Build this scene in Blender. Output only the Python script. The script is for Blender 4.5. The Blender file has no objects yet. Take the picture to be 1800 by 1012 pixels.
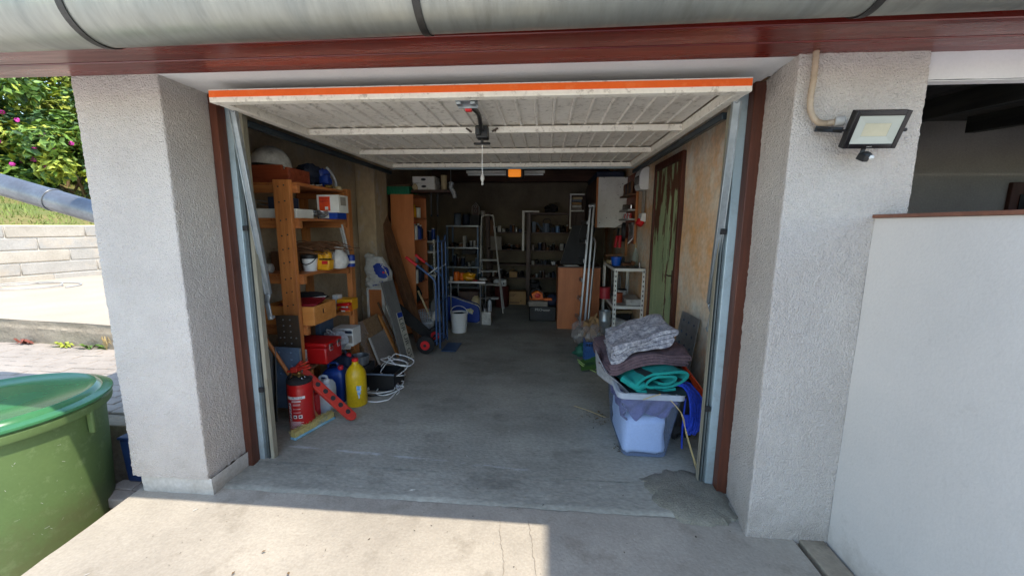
import bpy, bmesh, math, random
from mathutils import Vector, Matrix, noise
random.seed(7)
R = math.radians
SC = bpy.context.scene
COL = SC.collection

# ------------------------------------------------------------------ camera
YAW, PITCH, ROLL, FPX = 0.082348, -0.15692, 0.00633, 692.0
def cam_matrix():
    cy, sy = math.cos(YAW), math.sin(YAW)
    f = Vector((-sy*math.cos(PITCH), cy*math.cos(PITCH), math.sin(PITCH)))
    r = Vector((cy, sy, 0)); u = r.cross(f)
    c, s = math.cos(ROLL), math.sin(ROLL)
    r2, u2 = c*r + s*u, -s*r + c*u
    m = Matrix((r2, u2, -f)).transposed().to_4x4()
    m.translation = Vector((0, 0, 1.5))
    return m
cd = bpy.data.cameras.new('camera'); cam = bpy.data.objects.new('camera', cd); COL.objects.link(cam)
cd.sensor_width = 36; cd.lens = FPX/1800*36; cd.clip_start = 0.02; cd.clip_end = 900
cam.matrix_world = cam_matrix()
SC.camera = cam

# ------------------------------------------------------------------ sky, sun, exposure
SUN = Vector((0.41, -0.225, 1.0)).normalized()
wd = bpy.data.worlds.new('World'); SC.world = wd; wd.use_nodes = True
nt = wd.node_tree; nt.nodes.clear()
sk = nt.nodes.new('ShaderNodeTexSky'); sk.sky_type = 'NISHITA'; sk.sun_disc = False
sk.sun_elevation = math.asin(SUN.z); sk.sun_rotation = math.atan2(SUN.x, SUN.y)
sk.air_density = 1.3; sk.dust_density = 0.6; sk.ozone_density = 1.8
bg = nt.nodes.new('ShaderNodeBackground'); bg.inputs[1].default_value = 0.15
wo = nt.nodes.new('ShaderNodeOutputWorld')
nt.links.new(sk.outputs[0], bg.inputs[0]); nt.links.new(bg.outputs[0], wo.inputs[0])
sl = bpy.data.lights.new('sun', 'SUN'); sl.energy = 2.0; sl.angle = R(0.5); sl.color = (1.0, 0.93, 0.82)
so = bpy.data.objects.new('sun', sl); COL.objects.link(so)
so.rotation_euler = (-SUN).to_track_quat('-Z', 'Y').to_euler(); so.location = (8, -5, 20)
SC.view_settings.view_transform = 'Standard'; SC.view_settings.look = 'None'
SC.view_settings.exposure = 1.72; SC.view_settings.gamma = 1.0; SC.view_settings.use_curve_mapping = False
SC.render.engine = 'CYCLES'
SC.cycles.max_bounces = 14; SC.cycles.diffuse_bounces = 8; SC.cycles.transparent_max_bounces = 16

# ------------------------------------------------------------------ mesh builder
def lin(c):
    return tuple(((v/255)/12.92 if v <= 10 else (((v/255)+0.055)/1.055)**2.4) for v in c)
ORG = {}
class MB:
    def __init__(s): s.v = []; s.f = []; s.mi = []; s.m = 0
    def add(s, vs, fs):
        n = len(s.v); s.v += [Vector(p) for p in vs]
        s.f += [tuple(i+n for i in f) for f in fs]; s.mi += [s.m]*len(fs)
        return s
    def box(s, x0, y0, z0, x1, y1, z1):
        return s.add([(x0,y0,z0),(x1,y0,z0),(x1,y1,z0),(x0,y1,z0),(x0,y0,z1),(x1,y0,z1),(x1,y1,z1),(x0,y1,z1)],
                     [(0,3,2,1),(4,5,6,7),(0,1,5,4),(1,2,6,5),(2,3,7,6),(3,0,4,7)])
    def obox(s, c, ax, ay, az):          # centre + three half axes
        c, ax, ay, az = Vector(c), Vector(ax), Vector(ay), Vector(az)
        p = [c+i*ax+j*ay+k*az for k in (-1,1) for j, i in ((-1,-1),(-1,1),(1,1),(1,-1))]
        return s.add(p, [(0,3,2,1),(4,5,6,7),(0,1,5,4),(1,2,6,5),(2,3,7,6),(3,0,4,7)])
    def rbox(s, c, size, rz=0.0, rx=0.0, ry=0.0):
        m = Matrix.Rotation(rz,3,'Z') @ Matrix.Rotation(ry,3,'Y') @ Matrix.Rotation(rx,3,'X')
        return s.obox(c, m@Vector((size[0]/2,0,0)), m@Vector((0,size[1]/2,0)), m@Vector((0,0,size[2]/2)))
    def bar(s, p, q, w, h, up=(0,0,1)):  # rectangular bar from p to q
        p, q = Vector(p), Vector(q); d = (q-p); u = Vector(up); a = d.cross(u).normalized(); b = a.cross(d).normalized()
        return s.obox((p+q)/2, d/2, a*w/2, b*h/2)
    def cyl(s, p, q, r0, r1=None, n=16):
        p, q = Vector(p), Vector(q); r1 = r0 if r1 is None else r1
        d = (q-p).normalized(); a = d.orthogonal().normalized(); b = d.cross(a)
        vs = []
        for c, r in ((p, r0), (q, r1)):
            for i in range(n):
                t = 2*math.pi*i/n; vs.append(c + a*(r*math.cos(t)) + b*(r*math.sin(t)))
        fs = [(i, (i+1)%n, n+(i+1)%n, n+i) for i in range(n)] + [tuple(range(n-1,-1,-1)), tuple(range(n, 2*n))]
        return s.add(vs, fs)
    def lathe(s, c, prof, n=24, axis=(0,0,1), jitter=0.0):
        c = Vector(c); d = Vector(axis).normalized(); a = d.orthogonal().normalized()
        if abs(d.z) > .99: a = Vector((1,0,0))
        b = d.cross(a); vs = []; fs = []
        for r, z in prof:
            for i in range(n):
                t = 2*math.pi*i/n; k = 1 + (random.uniform(-jitter, jitter) if jitter else 0)
                vs.append(c + d*z + a*(r*k*math.cos(t)) + b*(r*k*math.sin(t)))
        for j in range(len(prof)-1):
            for i in range(n): fs.append((j*n+i, j*n+(i+1)%n, (j+1)*n+(i+1)%n, (j+1)*n+i))
        fs.append(tuple(range(n-1,-1,-1))); fs.append(tuple(range((len(prof)-1)*n, len(prof)*n)))
        return s.add(vs, fs)
    def tube(s, pts, r, n=8, closed=False):
        P = [Vector(p) for p in pts]; m = len(P); vs = []; fs = []; a = None
        for j in range(m):
            t = (P[(j+1)%m]-P[j-1]) if closed else (P[min(j+1,m-1)]-P[max(j-1,0)])
            t = t.normalized() if t.length > 1e-9 else Vector((0,0,1))
            if a is None: a = t.orthogonal().normalized()
            a = (a - t*a.dot(t)); a = a.normalized() if a.length > 1e-6 else t.orthogonal().normalized()
            b = t.cross(a); rr = r[j] if isinstance(r, (list, tuple)) else r
            for i in range(n):
                th = 2*math.pi*i/n; vs.append(P[j] + a*(rr*math.cos(th)) + b*(rr*math.sin(th)))
        for j in range(m if closed else m-1):
            k = (j+1) % m
            for i in range(n): fs.append((j*n+i, j*n+(i+1)%n, k*n+(i+1)%n, k*n+i))
        if not closed: fs += [tuple(range(n-1,-1,-1)), tuple(range((m-1)*n, m*n))]
        return s.add(vs, fs)
    def prism(s, pts, ext):              # planar polygon pushed along ext
        n = len(pts); e = Vector(ext); vs = [Vector(p) for p in pts] + [Vector(p)+e for p in pts]
        return s.add(vs, [tuple(range(n-1,-1,-1)), tuple(range(n,2*n))] + [(i,(i+1)%n,n+(i+1)%n,n+i) for i in range(n)])
    def ball(s, c, r, n=12, m=8, jit=0.0):
        c = Vector(c); r = r if isinstance(r, (tuple, list)) else (r, r, r); vs = []; fs = []
        for j in range(1, m):
            ph = math.pi*j/m
            for i in range(n):
                t = 2*math.pi*i/n; d = Vector((math.sin(ph)*math.cos(t), math.sin(ph)*math.sin(t), -math.cos(ph)))
                k = 1 + jit*noise.noise(d*2.3 + c*7)
                vs.append(c + Vector((d.x*r[0]*k, d.y*r[1]*k, d.z*r[2]*k)))
        b = len(vs); vs += [c-Vector((0,0,r[2])), c+Vector((0,0,r[2]))]
        for j in range(m-2):
            for i in range(n): fs.append((j*n+i, j*n+(i+1)%n, (j+1)*n+(i+1)%n, (j+1)*n+i))
        for i in range(n):
            fs.append((b, (i+1)%n, i)); fs.append((b+1, (m-2)*n+i, (m-2)*n+(i+1)%n))
        return s.add(vs, fs)
    def grid(s, fn, nu, nv, closed_u=False):
        vs = [fn(i/nu, j/nv) for j in range(nv+1) for i in range(nu+1)]; w = nu+1
        return s.add(vs, [(j*w+i, j*w+i+1, (j+1)*w+i+1, (j+1)*w+i) for j in range(nv) for i in range(nu)])
    def sheet(s, fn, nu, nv, th):        # grid with thickness along its normals
        base = [[Vector(fn(i/nu, j/nv)) for i in range(nu+1)] for j in range(nv+1)]
        w = nu+1; vs = []; nn = []
        for j in range(nv+1):
            for i in range(nu+1):
                du = base[j][min(i+1,nu)] - base[j][max(i-1,0)]; dv = base[min(j+1,nv)][i] - base[max(j-1,0)][i]
                n = du.cross(dv); n = n.normalized() if n.length > 1e-12 else Vector((0,0,1)); nn.append(n)
                vs.append(base[j][i] + n*th/2)
        k = len(vs)
        vs += [base[j][i] - nn[j*w+i]*th/2 for j in range(nv+1) for i in range(nu+1)]
        fs = [(j*w+i, j*w+i+1, (j+1)*w+i+1, (j+1)*w+i) for j in range(nv) for i in range(nu)]
        fs += [(k+j*w+i, k+(j+1)*w+i, k+(j+1)*w+i+1, k+j*w+i+1) for j in range(nv) for i in range(nu)]
        for i in range(nu):
            fs.append((i, k+i, k+i+1, i+1)); a = nv*w+i; fs.append((a, a+1, k+a+1, k+a))
        for j in range(nv):
            a, b = j*w, (j+1)*w; fs.append((a, b, k+b, k+a)); a, b = a+nu, b+nu; fs.append((a, k+a, k+b, b))
        return s.add(vs, fs)
    def text(s, body, o, xd, yd, size, warp=None, align='LEFT'):
        cu = bpy.data.curves.new('lettering', 'FONT'); cu.body = body; cu.size = size; cu.align_x = align; cu.resolution_u = 2
        ob = bpy.data.objects.new('lettering', cu); COL.objects.link(ob)
        bpy.context.view_layer.update()
        me = bpy.data.meshes.new_from_object(ob.evaluated_get(bpy.context.evaluated_depsgraph_get()))
        o, xd, yd = Vector(o), Vector(xd).normalized(), Vector(yd).normalized()
        vs = [(warp(v.co.x, v.co.y) if warp else o + xd*v.co.x + yd*v.co.y) for v in me.vertices]
        s.add(vs, [tuple(p.vertices) for p in me.polygons])
        bpy.data.objects.remove(ob); bpy.data.curves.remove(cu); bpy.data.meshes.remove(me)
        return s
    def shift(s, d):
        d = Vector(d); s.v = [p+d for p in s.v]; return s
    def build(s, name, mat, parent=None, bevel=0.0, smooth=True, angle=38, fix=True, seg=2):
        xs = [p.x for p in s.v]; ys = [p.y for p in s.v]; zs = [p.z for p in s.v]
        o = Vector(((min(xs)+max(xs))/2, (min(ys)+max(ys))/2, min(zs)))
        me = bpy.data.meshes.new(name); me.from_pydata([p-o for p in s.v], [], s.f)
        mats = mat if isinstance(mat, (list, tuple)) else [mat]
        for m in mats: me.materials.append(m)
        if len(mats) > 1: me.polygons.foreach_set('material_index', s.mi)
        if fix:
            b = bmesh.new(); b.from_mesh(me); bmesh.ops.recalc_face_normals(b, faces=b.faces); b.to_mesh(me); b.free()
        if smooth:
            me.polygons.foreach_set('use_smooth', [True]*len(me.polygons)); me.set_sharp_from_angle(angle=R(angle))
        me.update()
        ob = bpy.data.objects.new(name, me); COL.objects.link(ob)
        ob.location = o - (ORG[parent.name] if parent else Vector((0,0,0)))
        if parent: ob.parent = parent
        ORG[ob.name] = o
        if bevel:
            md = ob.modifiers.new('bevel', 'BEVEL'); md.width = bevel; md.segments = seg; md.limit_method = 'ANGLE'; md.angle_limit = R(40)
        return ob

def thing(name, label, cat, loc, group=None):
    o = bpy.data.objects.new(name, None); COL.objects.link(o); o.location = loc; o.empty_display_size = 0.05
    ORG[o.name] = Vector(loc); o['label'] = label; o['category'] = cat
    if group: o['group'] = group
    return o
def tag(o, label, cat, group=None):
    o['label'] = label; o['category'] = cat
    if group: o['group'] = group
    return o
def struct(o): o['kind'] = 'structure'; return o
def stuff(o): o['kind'] = 'stuff'; return o
def clone(o, loc, parent=None):          # one mesh piece again, mesh data shared
    c = o.copy(); COL.objects.link(c); c.parent = parent if parent else o.parent
    loc = Vector(loc); c.location = loc - (ORG[c.parent.name] if c.parent else Vector((0,0,0))); ORG[c.name] = loc
    return c
def clone_thing(root, loc, label, rz=0.0):
    r = root.copy(); COL.objects.link(r); r.location = loc; r.rotation_euler = (0,0,rz); r['label'] = label; ORG[r.name] = Vector(loc)
    for ch in list(root.children):
        c = ch.copy(); COL.objects.link(c); c.parent = r
        for g in ch.children:
            d = g.copy(); COL.objects.link(d); d.parent = c
    return r
def arc(c, r, a0, a1, n, ax=(1,0,0), ay=(0,0,1)):
    c, ax, ay = Vector(c), Vector(ax), Vector(ay)
    return [c + ax*(r*math.cos(R(a0+(a1-a0)*i/n))) + ay*(r*math.sin(R(a0+(a1-a0)*i/n))) for i in range(n+1)]
def smooth_path(pts, k=6):               # Catmull-Rom through the points
    P = [Vector(p) for p in pts]; out = []
    for i in range(len(P)-1):
        a, b, c, d = P[max(i-1,0)], P[i], P[i+1], P[min(i+2, len(P)-1)]
        for j in range(k):
            t = j/k; out.append(0.5*((2*b)+(c-a)*t+(2*a-5*b+4*c-d)*t*t+(3*b-a-3*c+d)*t**3))
    return out + [P[-1]]

# ------------------------------------------------------------------ materials
def mat(name, c, rough=0.6, metal=0.0, c2=None, scale=4.0, fine=0.12, fscale=60.0, bump=0.0, bscale=80.0, bdist=0.004,
        spots=None, spot_scale=9.0, spot_amt=0.4, stretch=(1,1,1), spec=0.5, coat=0.0, rvar=0.0):
    m = bpy.data.materials.new(name); m.use_nodes = True; t = m.node_tree; N = t.nodes; L = t.links
    p = N['Principled BSDF']; p.inputs['Roughness'].default_value = rough; p.inputs['Metallic'].default_value = metal
    p.inputs['Specular IOR Level'].default_value = spec
    if coat: p.inputs['Coat Weight'].default_value = coat; p.inputs['Coat Roughness'].default_value = 0.15
    g = N.new('ShaderNodeNewGeometry'); mp = N.new('ShaderNodeMapping'); mp.inputs['Scale'].default_value = stretch
    L.new(g.outputs['Position'], mp.inputs[0])
    c1 = lin(c); cc = lin(c2) if c2 else tuple(v*0.72 for v in c1)
    n1 = N.new('ShaderNodeTexNoise'); n1.inputs['Scale'].default_value = scale; n1.inputs['Detail'].default_value = 6; n1.inputs['Roughness'].default_value = .62
    L.new(mp.outputs[0], n1.inputs['Vector'])
    rp = N.new('ShaderNodeValToRGB'); rp.color_ramp.elements[0].position = .35; rp.color_ramp.elements[1].position = .68
    rp.color_ramp.elements[0].color = (*c1, 1); rp.color_ramp.elements[1].color = (*cc, 1); L.new(n1.outputs[0], rp.inputs[0])
    out = rp.outputs[0]
    if fine:
        n2 = N.new('ShaderNodeTexNoise'); n2.inputs['Scale'].default_value = fscale; n2.inputs['Detail'].default_value = 4; L.new(mp.outputs[0], n2.inputs['Vector'])
        mr = N.new('ShaderNodeMapRange'); mr.inputs[1].default_value = .25; mr.inputs[2].default_value = .75
        mr.inputs[3].default_value = 1-fine; mr.inputs[4].default_value = 1+fine; L.new(n2.outputs[0], mr.inputs[0])
        mx = N.new('ShaderNodeVectorMath'); mx.operation = 'SCALE'; L.new(out, mx.inputs[0]); L.new(mr.outputs[0], mx.inputs['Scale']); out = mx.outputs[0]
    if spots:
        n3 = N.new('ShaderNodeTexNoise'); n3.inputs['Scale'].default_value = spot_scale; n3.inputs['Detail'].default_value = 8; n3.inputs['Roughness'].default_value = .7
        L.new(mp.outputs[0], n3.inputs['Vector'])
        m3 = N.new('ShaderNodeMapRange'); m3.inputs[1].default_value = .54; m3.inputs[2].default_value = .66; m3.inputs[4].default_value = spot_amt; L.new(n3.outputs[0], m3.inputs[0])
        mi = N.new('ShaderNodeMix'); mi.data_type = 'RGBA'; L.new(m3.outputs[0], mi.inputs[0]); L.new(out, mi.inputs[6]); mi.inputs[7].default_value = (*lin(spots), 1); out = mi.outputs[2]
    L.new(out, p.inputs['Base Color'])
    if rvar:
        m4 = N.new('ShaderNodeMapRange'); m4.inputs[3].default_value = max(rough-rvar, .03); m4.inputs[4].default_value = min(rough+rvar, 1); m4.inputs[1].default_value = .3; m4.inputs[2].default_value = .7
        L.new(n1.outputs[0], m4.inputs[0]); L.new(m4.outputs[0], p.inputs['Roughness'])
    if bump:
        nb = N.new('ShaderNodeTexNoise'); nb.inputs['Scale'].default_value = bscale; nb.inputs['Detail'].default_value = 5; L.new(mp.outputs[0], nb.inputs['Vector'])
        bp = N.new('ShaderNodeBump'); bp.inputs['Strength'].default_value = bump; bp.inputs['Distance'].default_value = bdist
        L.new(nb.outputs[0], bp.inputs['Height']); L.new(bp.outputs[0], p.inputs['Normal'])
    return m
def wood(name, c, c2, axis='z', ring=26.0, rough=0.55, coat=0.0, knots=True, contrast=1.0):
    st = {'x': (0.07,1,1), 'y': (1,0.07,1), 'z': (1,1,0.07)}[axis]
    m = mat(name, c, rough, c2=c2, scale=ring, fine=.10*contrast, fscale=140, stretch=st, bump=.25, bscale=90, bdist=.002, coat=coat, rvar=.1)
    t = m.node_tree; N = t.nodes; L = t.links; p = N['Principled BSDF']
    g = N.new('ShaderNodeNewGeometry'); n = N.new('ShaderNodeTexNoise'); n.inputs['Scale'].default_value = 3.0; n.inputs['Detail'].default_value = 5
    L.new(g.outputs['Position'], n.inputs['Vector'])
    mr = N.new('ShaderNodeMapRange'); mr.inputs[1].default_value = .3; mr.inputs[2].default_value = .75; mr.inputs[3].default_value = 1.12; mr.inputs[4].default_value = 1-.35*contrast
    L.new(n.outputs[0], mr.inputs[0]); src = p.inputs['Base Color'].links[0].from_socket
    s = N.new('ShaderNodeVectorMath'); s.operation = 'SCALE'; L.new(src, s.inputs[0]); L.new(mr.outputs[0], s.inputs['Scale']); L.new(s.outputs[0], p.inputs['Base Color'])
    return m
def glassy(name, c, fac, rough=.2):      # clear plastic: tinted see-through mixed with a milky body
    m = mat(name, c, rough, fine=0); t = m.node_tree; N = t.nodes; L = t.links
    tr = N.new('ShaderNodeBsdfTransparent'); tr.inputs[0].default_value = (*[min(1, v*1.15+.25) for v in lin(c)], 1)
    mx = N.new('ShaderNodeMixShader'); mx.inputs[0].default_value = fac
    L.new(tr.outputs[0], mx.inputs[1]); L.new(N['Principled BSDF'].outputs[0], mx.inputs[2]); L.new(mx.outputs[0], N['Material Output'].inputs[0])
    return m
def glow(name, c, strength):
    m = mat(name, c, .4, fine=0); p = m.node_tree.nodes['Principled BSDF']
    p.inputs['Emission Color'].default_value = (*lin(c), 1); p.inputs['Emission Strength'].default_value = strength
    return m
M = {}
M['render'] = mat('render', (208,199,189), .92, c2=(194,185,176), scale=2.2, fine=.10, fscale=150, bump=1.0, bscale=130, bdist=.016, spec=.2)
M['render_smooth'] = mat('render_smooth', (216,214,211), .9, c2=(206,204,202), scale=1.6, fine=.03, fscale=90, bump=.35, bscale=70, bdist=.004, spec=.2)
M['low_wall'] = mat('low_wall', (209,203,195), .9, c2=(200,195,188), scale=1.6, fine=.03, fscale=90, bump=.35, bscale=70, bdist=.004, spec=.2)
M['porch'] = mat('porch', (176,170,164), .95, c2=(160,154,148), scale=1.6, bump=.3, bscale=50)
M['plinth'] = mat('plinth', (190,186,178), .9, c2=(172,165,154), scale=6, bump=.6, bscale=40, bdist=.006)
M['plaster_in'] = mat('plaster_in', (222,168,110), .95, c2=(224,216,198), scale=1.9, fine=.16, fscale=26, bump=.7, bscale=18, bdist=.010, spots=(232,226,212), spot_scale=2.1, spot_amt=.8)
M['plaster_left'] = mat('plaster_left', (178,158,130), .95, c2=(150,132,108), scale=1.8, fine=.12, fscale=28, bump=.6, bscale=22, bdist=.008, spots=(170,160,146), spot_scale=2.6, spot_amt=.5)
M['pilaster'] = mat('pilaster', (190,166,132), .95, c2=(160,138,110), scale=2.4, fine=.14, fscale=30, bump=.6, bscale=30, bdist=.006, spots=(186,182,178), spot_scale=4, spot_amt=.7, stretch=(1,1,.5))
M['block_wall'] = mat('block_wall', (124,112,94), .95, c2=(98,88,74), scale=2.0, bump=.7, bscale=18, bdist=.01)
M['conc_floor'] = mat('conc_floor', (164,160,146), .85, c2=(130,127,115), scale=1.7, fine=.20, fscale=60, bump=.6, bscale=50, bdist=.005, spots=(98,96,86), spot_scale=3.2, spot_amt=.5, stretch=(.6,1,1), rvar=.12)
M['conc_apron'] = mat('conc_apron', (172,162,146), .92, c2=(146,137,123), scale=1.4, fine=.12, fscale=90, bump=.55, bscale=60, bdist=.005, spots=(118,108,92), spot_scale=3.4, spot_amt=.5)
M['bounce_gravel'] = mat('bounce_gravel', (214,206,196), .95, c2=(196,188,178), scale=40, fine=.2, fscale=160, bump=.8, bscale=90, bdist=.01)  # yard mostly out of view, made pale to bounce sunlight into the garage
M['conc_patch'] = mat('conc_patch', (134,129,114), .95, c2=(108,103,88), scale=6, fine=.25, fscale=120, bump=.9, bscale=110, bdist=.006, spots=(130,126,118), spot_scale=6, spot_amt=.5)
M['conc_old'] = mat('conc_old', (160,147,127), .93, c2=(130,118,99), scale=2.2, fine=.12, fscale=40, bump=.7, bscale=35, bdist=.01, spots=(98,84,66), spot_scale=3.0, spot_amt=.5)
M['conc_terrace'] = mat('conc_terrace', (176,161,140), .93, c2=(164,150,130), scale=1.2, fine=.06, fscale=50, bump=.4, bscale=30, bdist=.008)
M['block_a'] = mat('block_a', (172,166,156), .93, c2=(152,146,136), scale=2.5, fine=.1, fscale=45, bump=.6, bscale=40, bdist=.008, spots=(196,176,148), spot_scale=2.2, spot_amt=.35)
M['block_b'] = mat('block_b', (182,172,156), .93, c2=(160,150,134), scale=2.5, fine=.1, fscale=45, bump=.6, bscale=40, bdist=.008)
M['mortar'] = mat('mortar', (222,214,200), .95, bump=.8, bscale=60, bdist=.01)
M['paver'] = mat('paver', (162,151,138), .93, c2=(144,134,122), scale=3, fine=.12, fscale=70, bump=.5, bscale=60, bdist=.005)
M['sand'] = mat('sand', (110,98,80), .95, c2=(88,78,64), scale=9, bump=.6, bscale=90)
M['soil'] = mat('soil', (140,110,78), .95, c2=(120,96,66), scale=3, bump=.8, bscale=20, bdist=.03)
M['grass'] = mat('grass', (104,124,48), .8, c2=(132,138,66), scale=2.5, fine=.2, fscale=20)
M['grass_ground'] = mat('grass_ground', (92,104,48), .95, c2=(128,112,68), scale=2, bump=.8, bscale=15, bdist=.03)
M['leaf_a'] = mat('leaf_a', (112,140,48), .55, c2=(62,94,34), scale=5)
M['leaf_b'] = mat('leaf_b', (176,180,64), .55, c2=(112,132,44), scale=5)
M['leaf_c'] = mat('leaf_c', (66,100,42), .6, c2=(34,58,28), scale=5)
M['flower'] = mat('flower', (198,56,150), .6, c2=(170,40,124), scale=20)
M['twig'] = mat('twig', (120,96,66), .85)
M['zinc'] = mat('zinc', (150,150,140), .42, metal=.55, c2=(130,132,126), scale=7, fine=.12, fscale=45, spots=(120,116,104), spot_scale=14, spot_amt=.35, stretch=(1,.25,.25), rvar=.12, bump=.12, bscale=9)
M['zinc_dark'] = mat('zinc_dark', (126,128,130), .4, metal=.6, c2=(100,102,106), scale=5, rvar=.1)
M['strap'] = mat('strap', (70,68,64), .5, metal=.6, c2=(52,50,48), scale=20)
M['mahogany'] = wood('mahogany', (112,28,18), (82,19,13), 'x', ring=22, rough=.30, coat=.18, contrast=.8)
M['trim_brown'] = wood('trim_brown', (96,51,33), (74,38,25), 'z', ring=30, rough=.5, contrast=.8)
M['steel_post'] = mat('steel_post', (172,188,192), .45, metal=.25, c2=(158,174,178), scale=2, fine=.04, spots=(120,116,104), spot_scale=16, spot_amt=.25)
M['steel_groove'] = mat('steel_groove', (104,112,112), .5, metal=.3, spots=(70,66,58), spot_scale=18, spot_amt=.4)
M['galv'] = mat('galv', (176,182,184), .38, metal=.7, c2=(150,156,158), scale=9, fine=.1, fscale=50, rvar=.1)
M['cream_wood'] = mat('cream_wood', (146,140,122), .7, c2=(122,116,98), scale=5, stretch=(1,1,.2), spots=(110,92,64), spot_scale=8, spot_amt=.5)
M['door_cream'] = mat('door_cream', (236,230,214), .5, c2=(222,214,198), scale=3, fine=.05, fscale=50, spots=(132,116,90), spot_scale=26, spot_amt=.55, rvar=.1)
M['door_grey'] = mat('door_grey', (226,220,208), .5, c2=(212,205,192), scale=3, fine=.06, fscale=40, spots=(120,108,90), spot_scale=24, spot_amt=.55, rvar=.1)
M['orange_strip'] = mat('orange_strip', (240,104,22), .45, c2=(230,92,18), scale=2, fine=.03, spots=(244,140,80), spot_scale=20, spot_amt=.3)
M['black'] = mat('black', (24,24,25), .5, fine=.05)
M['rubber'] = mat('rubber', (30,30,31), .85, c2=(42,40,38), scale=8)
M['black_gloss'] = mat('black_gloss', (14,14,16), .22)
M['dark_metal'] = mat('dark_metal', (70,72,72), .4, metal=.7, spots=(96,74,52), spot_scale=25, spot_amt=.4)
M['track'] = mat('track', (58,70,78), .4, metal=.6)
M['chrome'] = mat('chrome', (206,206,206), .18, metal=1.0, fine=0)
M['alu'] = mat('alu', (168,170,172), .35, metal=.85, fine=.05, c2=(140,142,146), scale=6)
M['white_plastic'] = mat('white_plastic', (228,228,224), .4, fine=.03, c2=(214,214,210))
M['white_paint'] = mat('white_paint', (222,220,212), .5, fine=.05, c2=(208,204,194), spots=(140,130,114), spot_scale=14, spot_amt=.35)
M['white_dirty'] = mat('white_dirty', (196,194,188), .6, c2=(164,160,152), scale=9, spots=(110,104,96), spot_scale=14, spot_amt=.6)
M['paper'] = mat('paper', (222,220,212), .75, fine=.04)
M['cardboard'] = mat('cardboard', (170,134,92), .85, c2=(150,116,76), scale=5)
M['red'] = mat('red', (184,22,22), .35, c2=(164,16,18), scale=4, fine=.04, coat=.2)
M['red_dull'] = mat('red_dull', (196,52,36), .5, c2=(172,40,30), scale=8, spots=(120,60,50), spot_scale=20, spot_amt=.4)
M['red_bright'] = mat('red_bright', (214,36,40), .45)
M['blue'] = mat('blue', (26,62,150), .4, c2=(18,48,124), scale=5)
M['blue_can'] = mat('blue_can', (24,58,128), .35, c2=(16,44,100), scale=5)
M['blue_steel'] = mat('blue_steel', (58,88,130), .4, metal=.2, c2=(46,74,112), scale=6, spots=(120,120,120), spot_scale=20, spot_amt=.3)
M['blue_rope'] = mat('blue_rope', (22,64,190), .6, c2=(14,44,140), scale=60)
M['blue_grey'] = mat('blue_grey', (96,116,140), .45, metal=.35, c2=(80,100,124), scale=4)
M['yellow'] = mat('yellow', (206,172,20), .35, c2=(186,150,14), scale=3)
M['yellow_tool'] = mat('yellow_tool', (228,164,24), .45, c2=(210,146,18), scale=6)
M['orange'] = mat('orange', (226,110,30), .5, c2=(200,92,22), scale=6)
M['orange_red'] = mat('orange_red', (238,84,28), .75, c2=(190,40,18), scale=6, bump=.3, bscale=60)
M['teal'] = mat('teal', (14,142,132), .9, c2=(8,118,112), scale=8, fine=.12, fscale=120, bump=.7, bscale=160, bdist=.004)
M['teal_dark'] = mat('teal_dark', (16,40,40), .9, bump=.7, bscale=160, bdist=.004)
M['green'] = mat('green', (62,116,60), .6, c2=(44,94,46), scale=6)
M['green_tray'] = mat('green_tray', (22,126,88), .5, c2=(16,104,74), scale=8)
M['bin_body'] = mat('bin_body', (98,120,70), .55, c2=(86,107,62), scale=2.0, fine=.05, fscale=60, spots=(150,168,120), spot_scale=16, spot_amt=.22, spec=.35)
M['bin_lid'] = mat('bin_lid', (66,124,78), .2, c2=(56,110,70), scale=3, fine=.04)
M['pine'] = wood('pine', (200,128,68), (168,100,50), 'z', ring=34, rough=.55)
M['pine_x'] = wood('pine_x', (190,120,64), (158,92,46), 'x', ring=34, rough=.55)
M['pine_y'] = wood('pine_y', (190,118,62), (158,90,44), 'y', ring=34, rough=.55)
M['red_wood'] = wood('red_wood', (150,68,36), (116,46,24), 'x', ring=26, rough=.5)
M['crate_wood'] = wood('crate_wood', (206,138,70), (184,116,54), 'x', ring=20, rough=.5, contrast=.6)
M['old_wood'] = wood('old_wood', (120,80,50), (88,58,36), 'z', ring=24, rough=.7)
M['dark_wood'] = wood('dark_wood', (78,48,33), (56,34,24), 'z', ring=26, rough=.5)
M['beam_wood'] = wood('beam_wood', (96,66,52), (66,46,36), 'x', ring=14, rough=.8)
M['board_dark'] = wood('board_dark', (58,54,48), (40,38,34), 'y', ring=12, rough=.8)
M['veneer'] = wood('veneer', (206,128,74), (190,112,62), 'z', ring=12, rough=.45, contrast=.5)
M['veneer_dark'] = wood('veneer_dark', (190,114,66), (170,98,54), 'z', ring=12, rough=.5, contrast=.5)
M['chip'] = mat('chip', (150,120,86), .85, c2=(126,98,68), scale=40)
M['grey_plank'] = mat('grey_plank', (112,110,104), .8, c2=(98,96,92), scale=6, stretch=(1,1,.25), spots=(70,66,60), spot_scale=10, spot_amt=.5)
M['grey_panel'] = mat('grey_panel', (142,134,124), .8, c2=(122,114,104), scale=5)
M['dark_box'] = mat('dark_box', (46,46,48), .65, c2=(32,32,34), scale=6)
M['dark_blue'] = mat('dark_blue', (34,46,70), .7, c2=(24,32,52), scale=6)
M['grey_blue'] = mat('grey_blue', (98,112,128), .6, c2=(80,92,108), scale=6)
M['brown_plate'] = mat('brown_plate', (82,70,58), .55, metal=.4, c2=(64,54,44), scale=7, spots=(110,84,58), spot_scale=14, spot_amt=.4)
M['rug'] = mat('rug', (176,174,176), .95, c2=(92,92,104), scale=38, fine=.35, fscale=150, bump=1.0, bscale=130, bdist=.006, spots=(200,198,200), spot_scale=30, spot_amt=.7)
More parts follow.
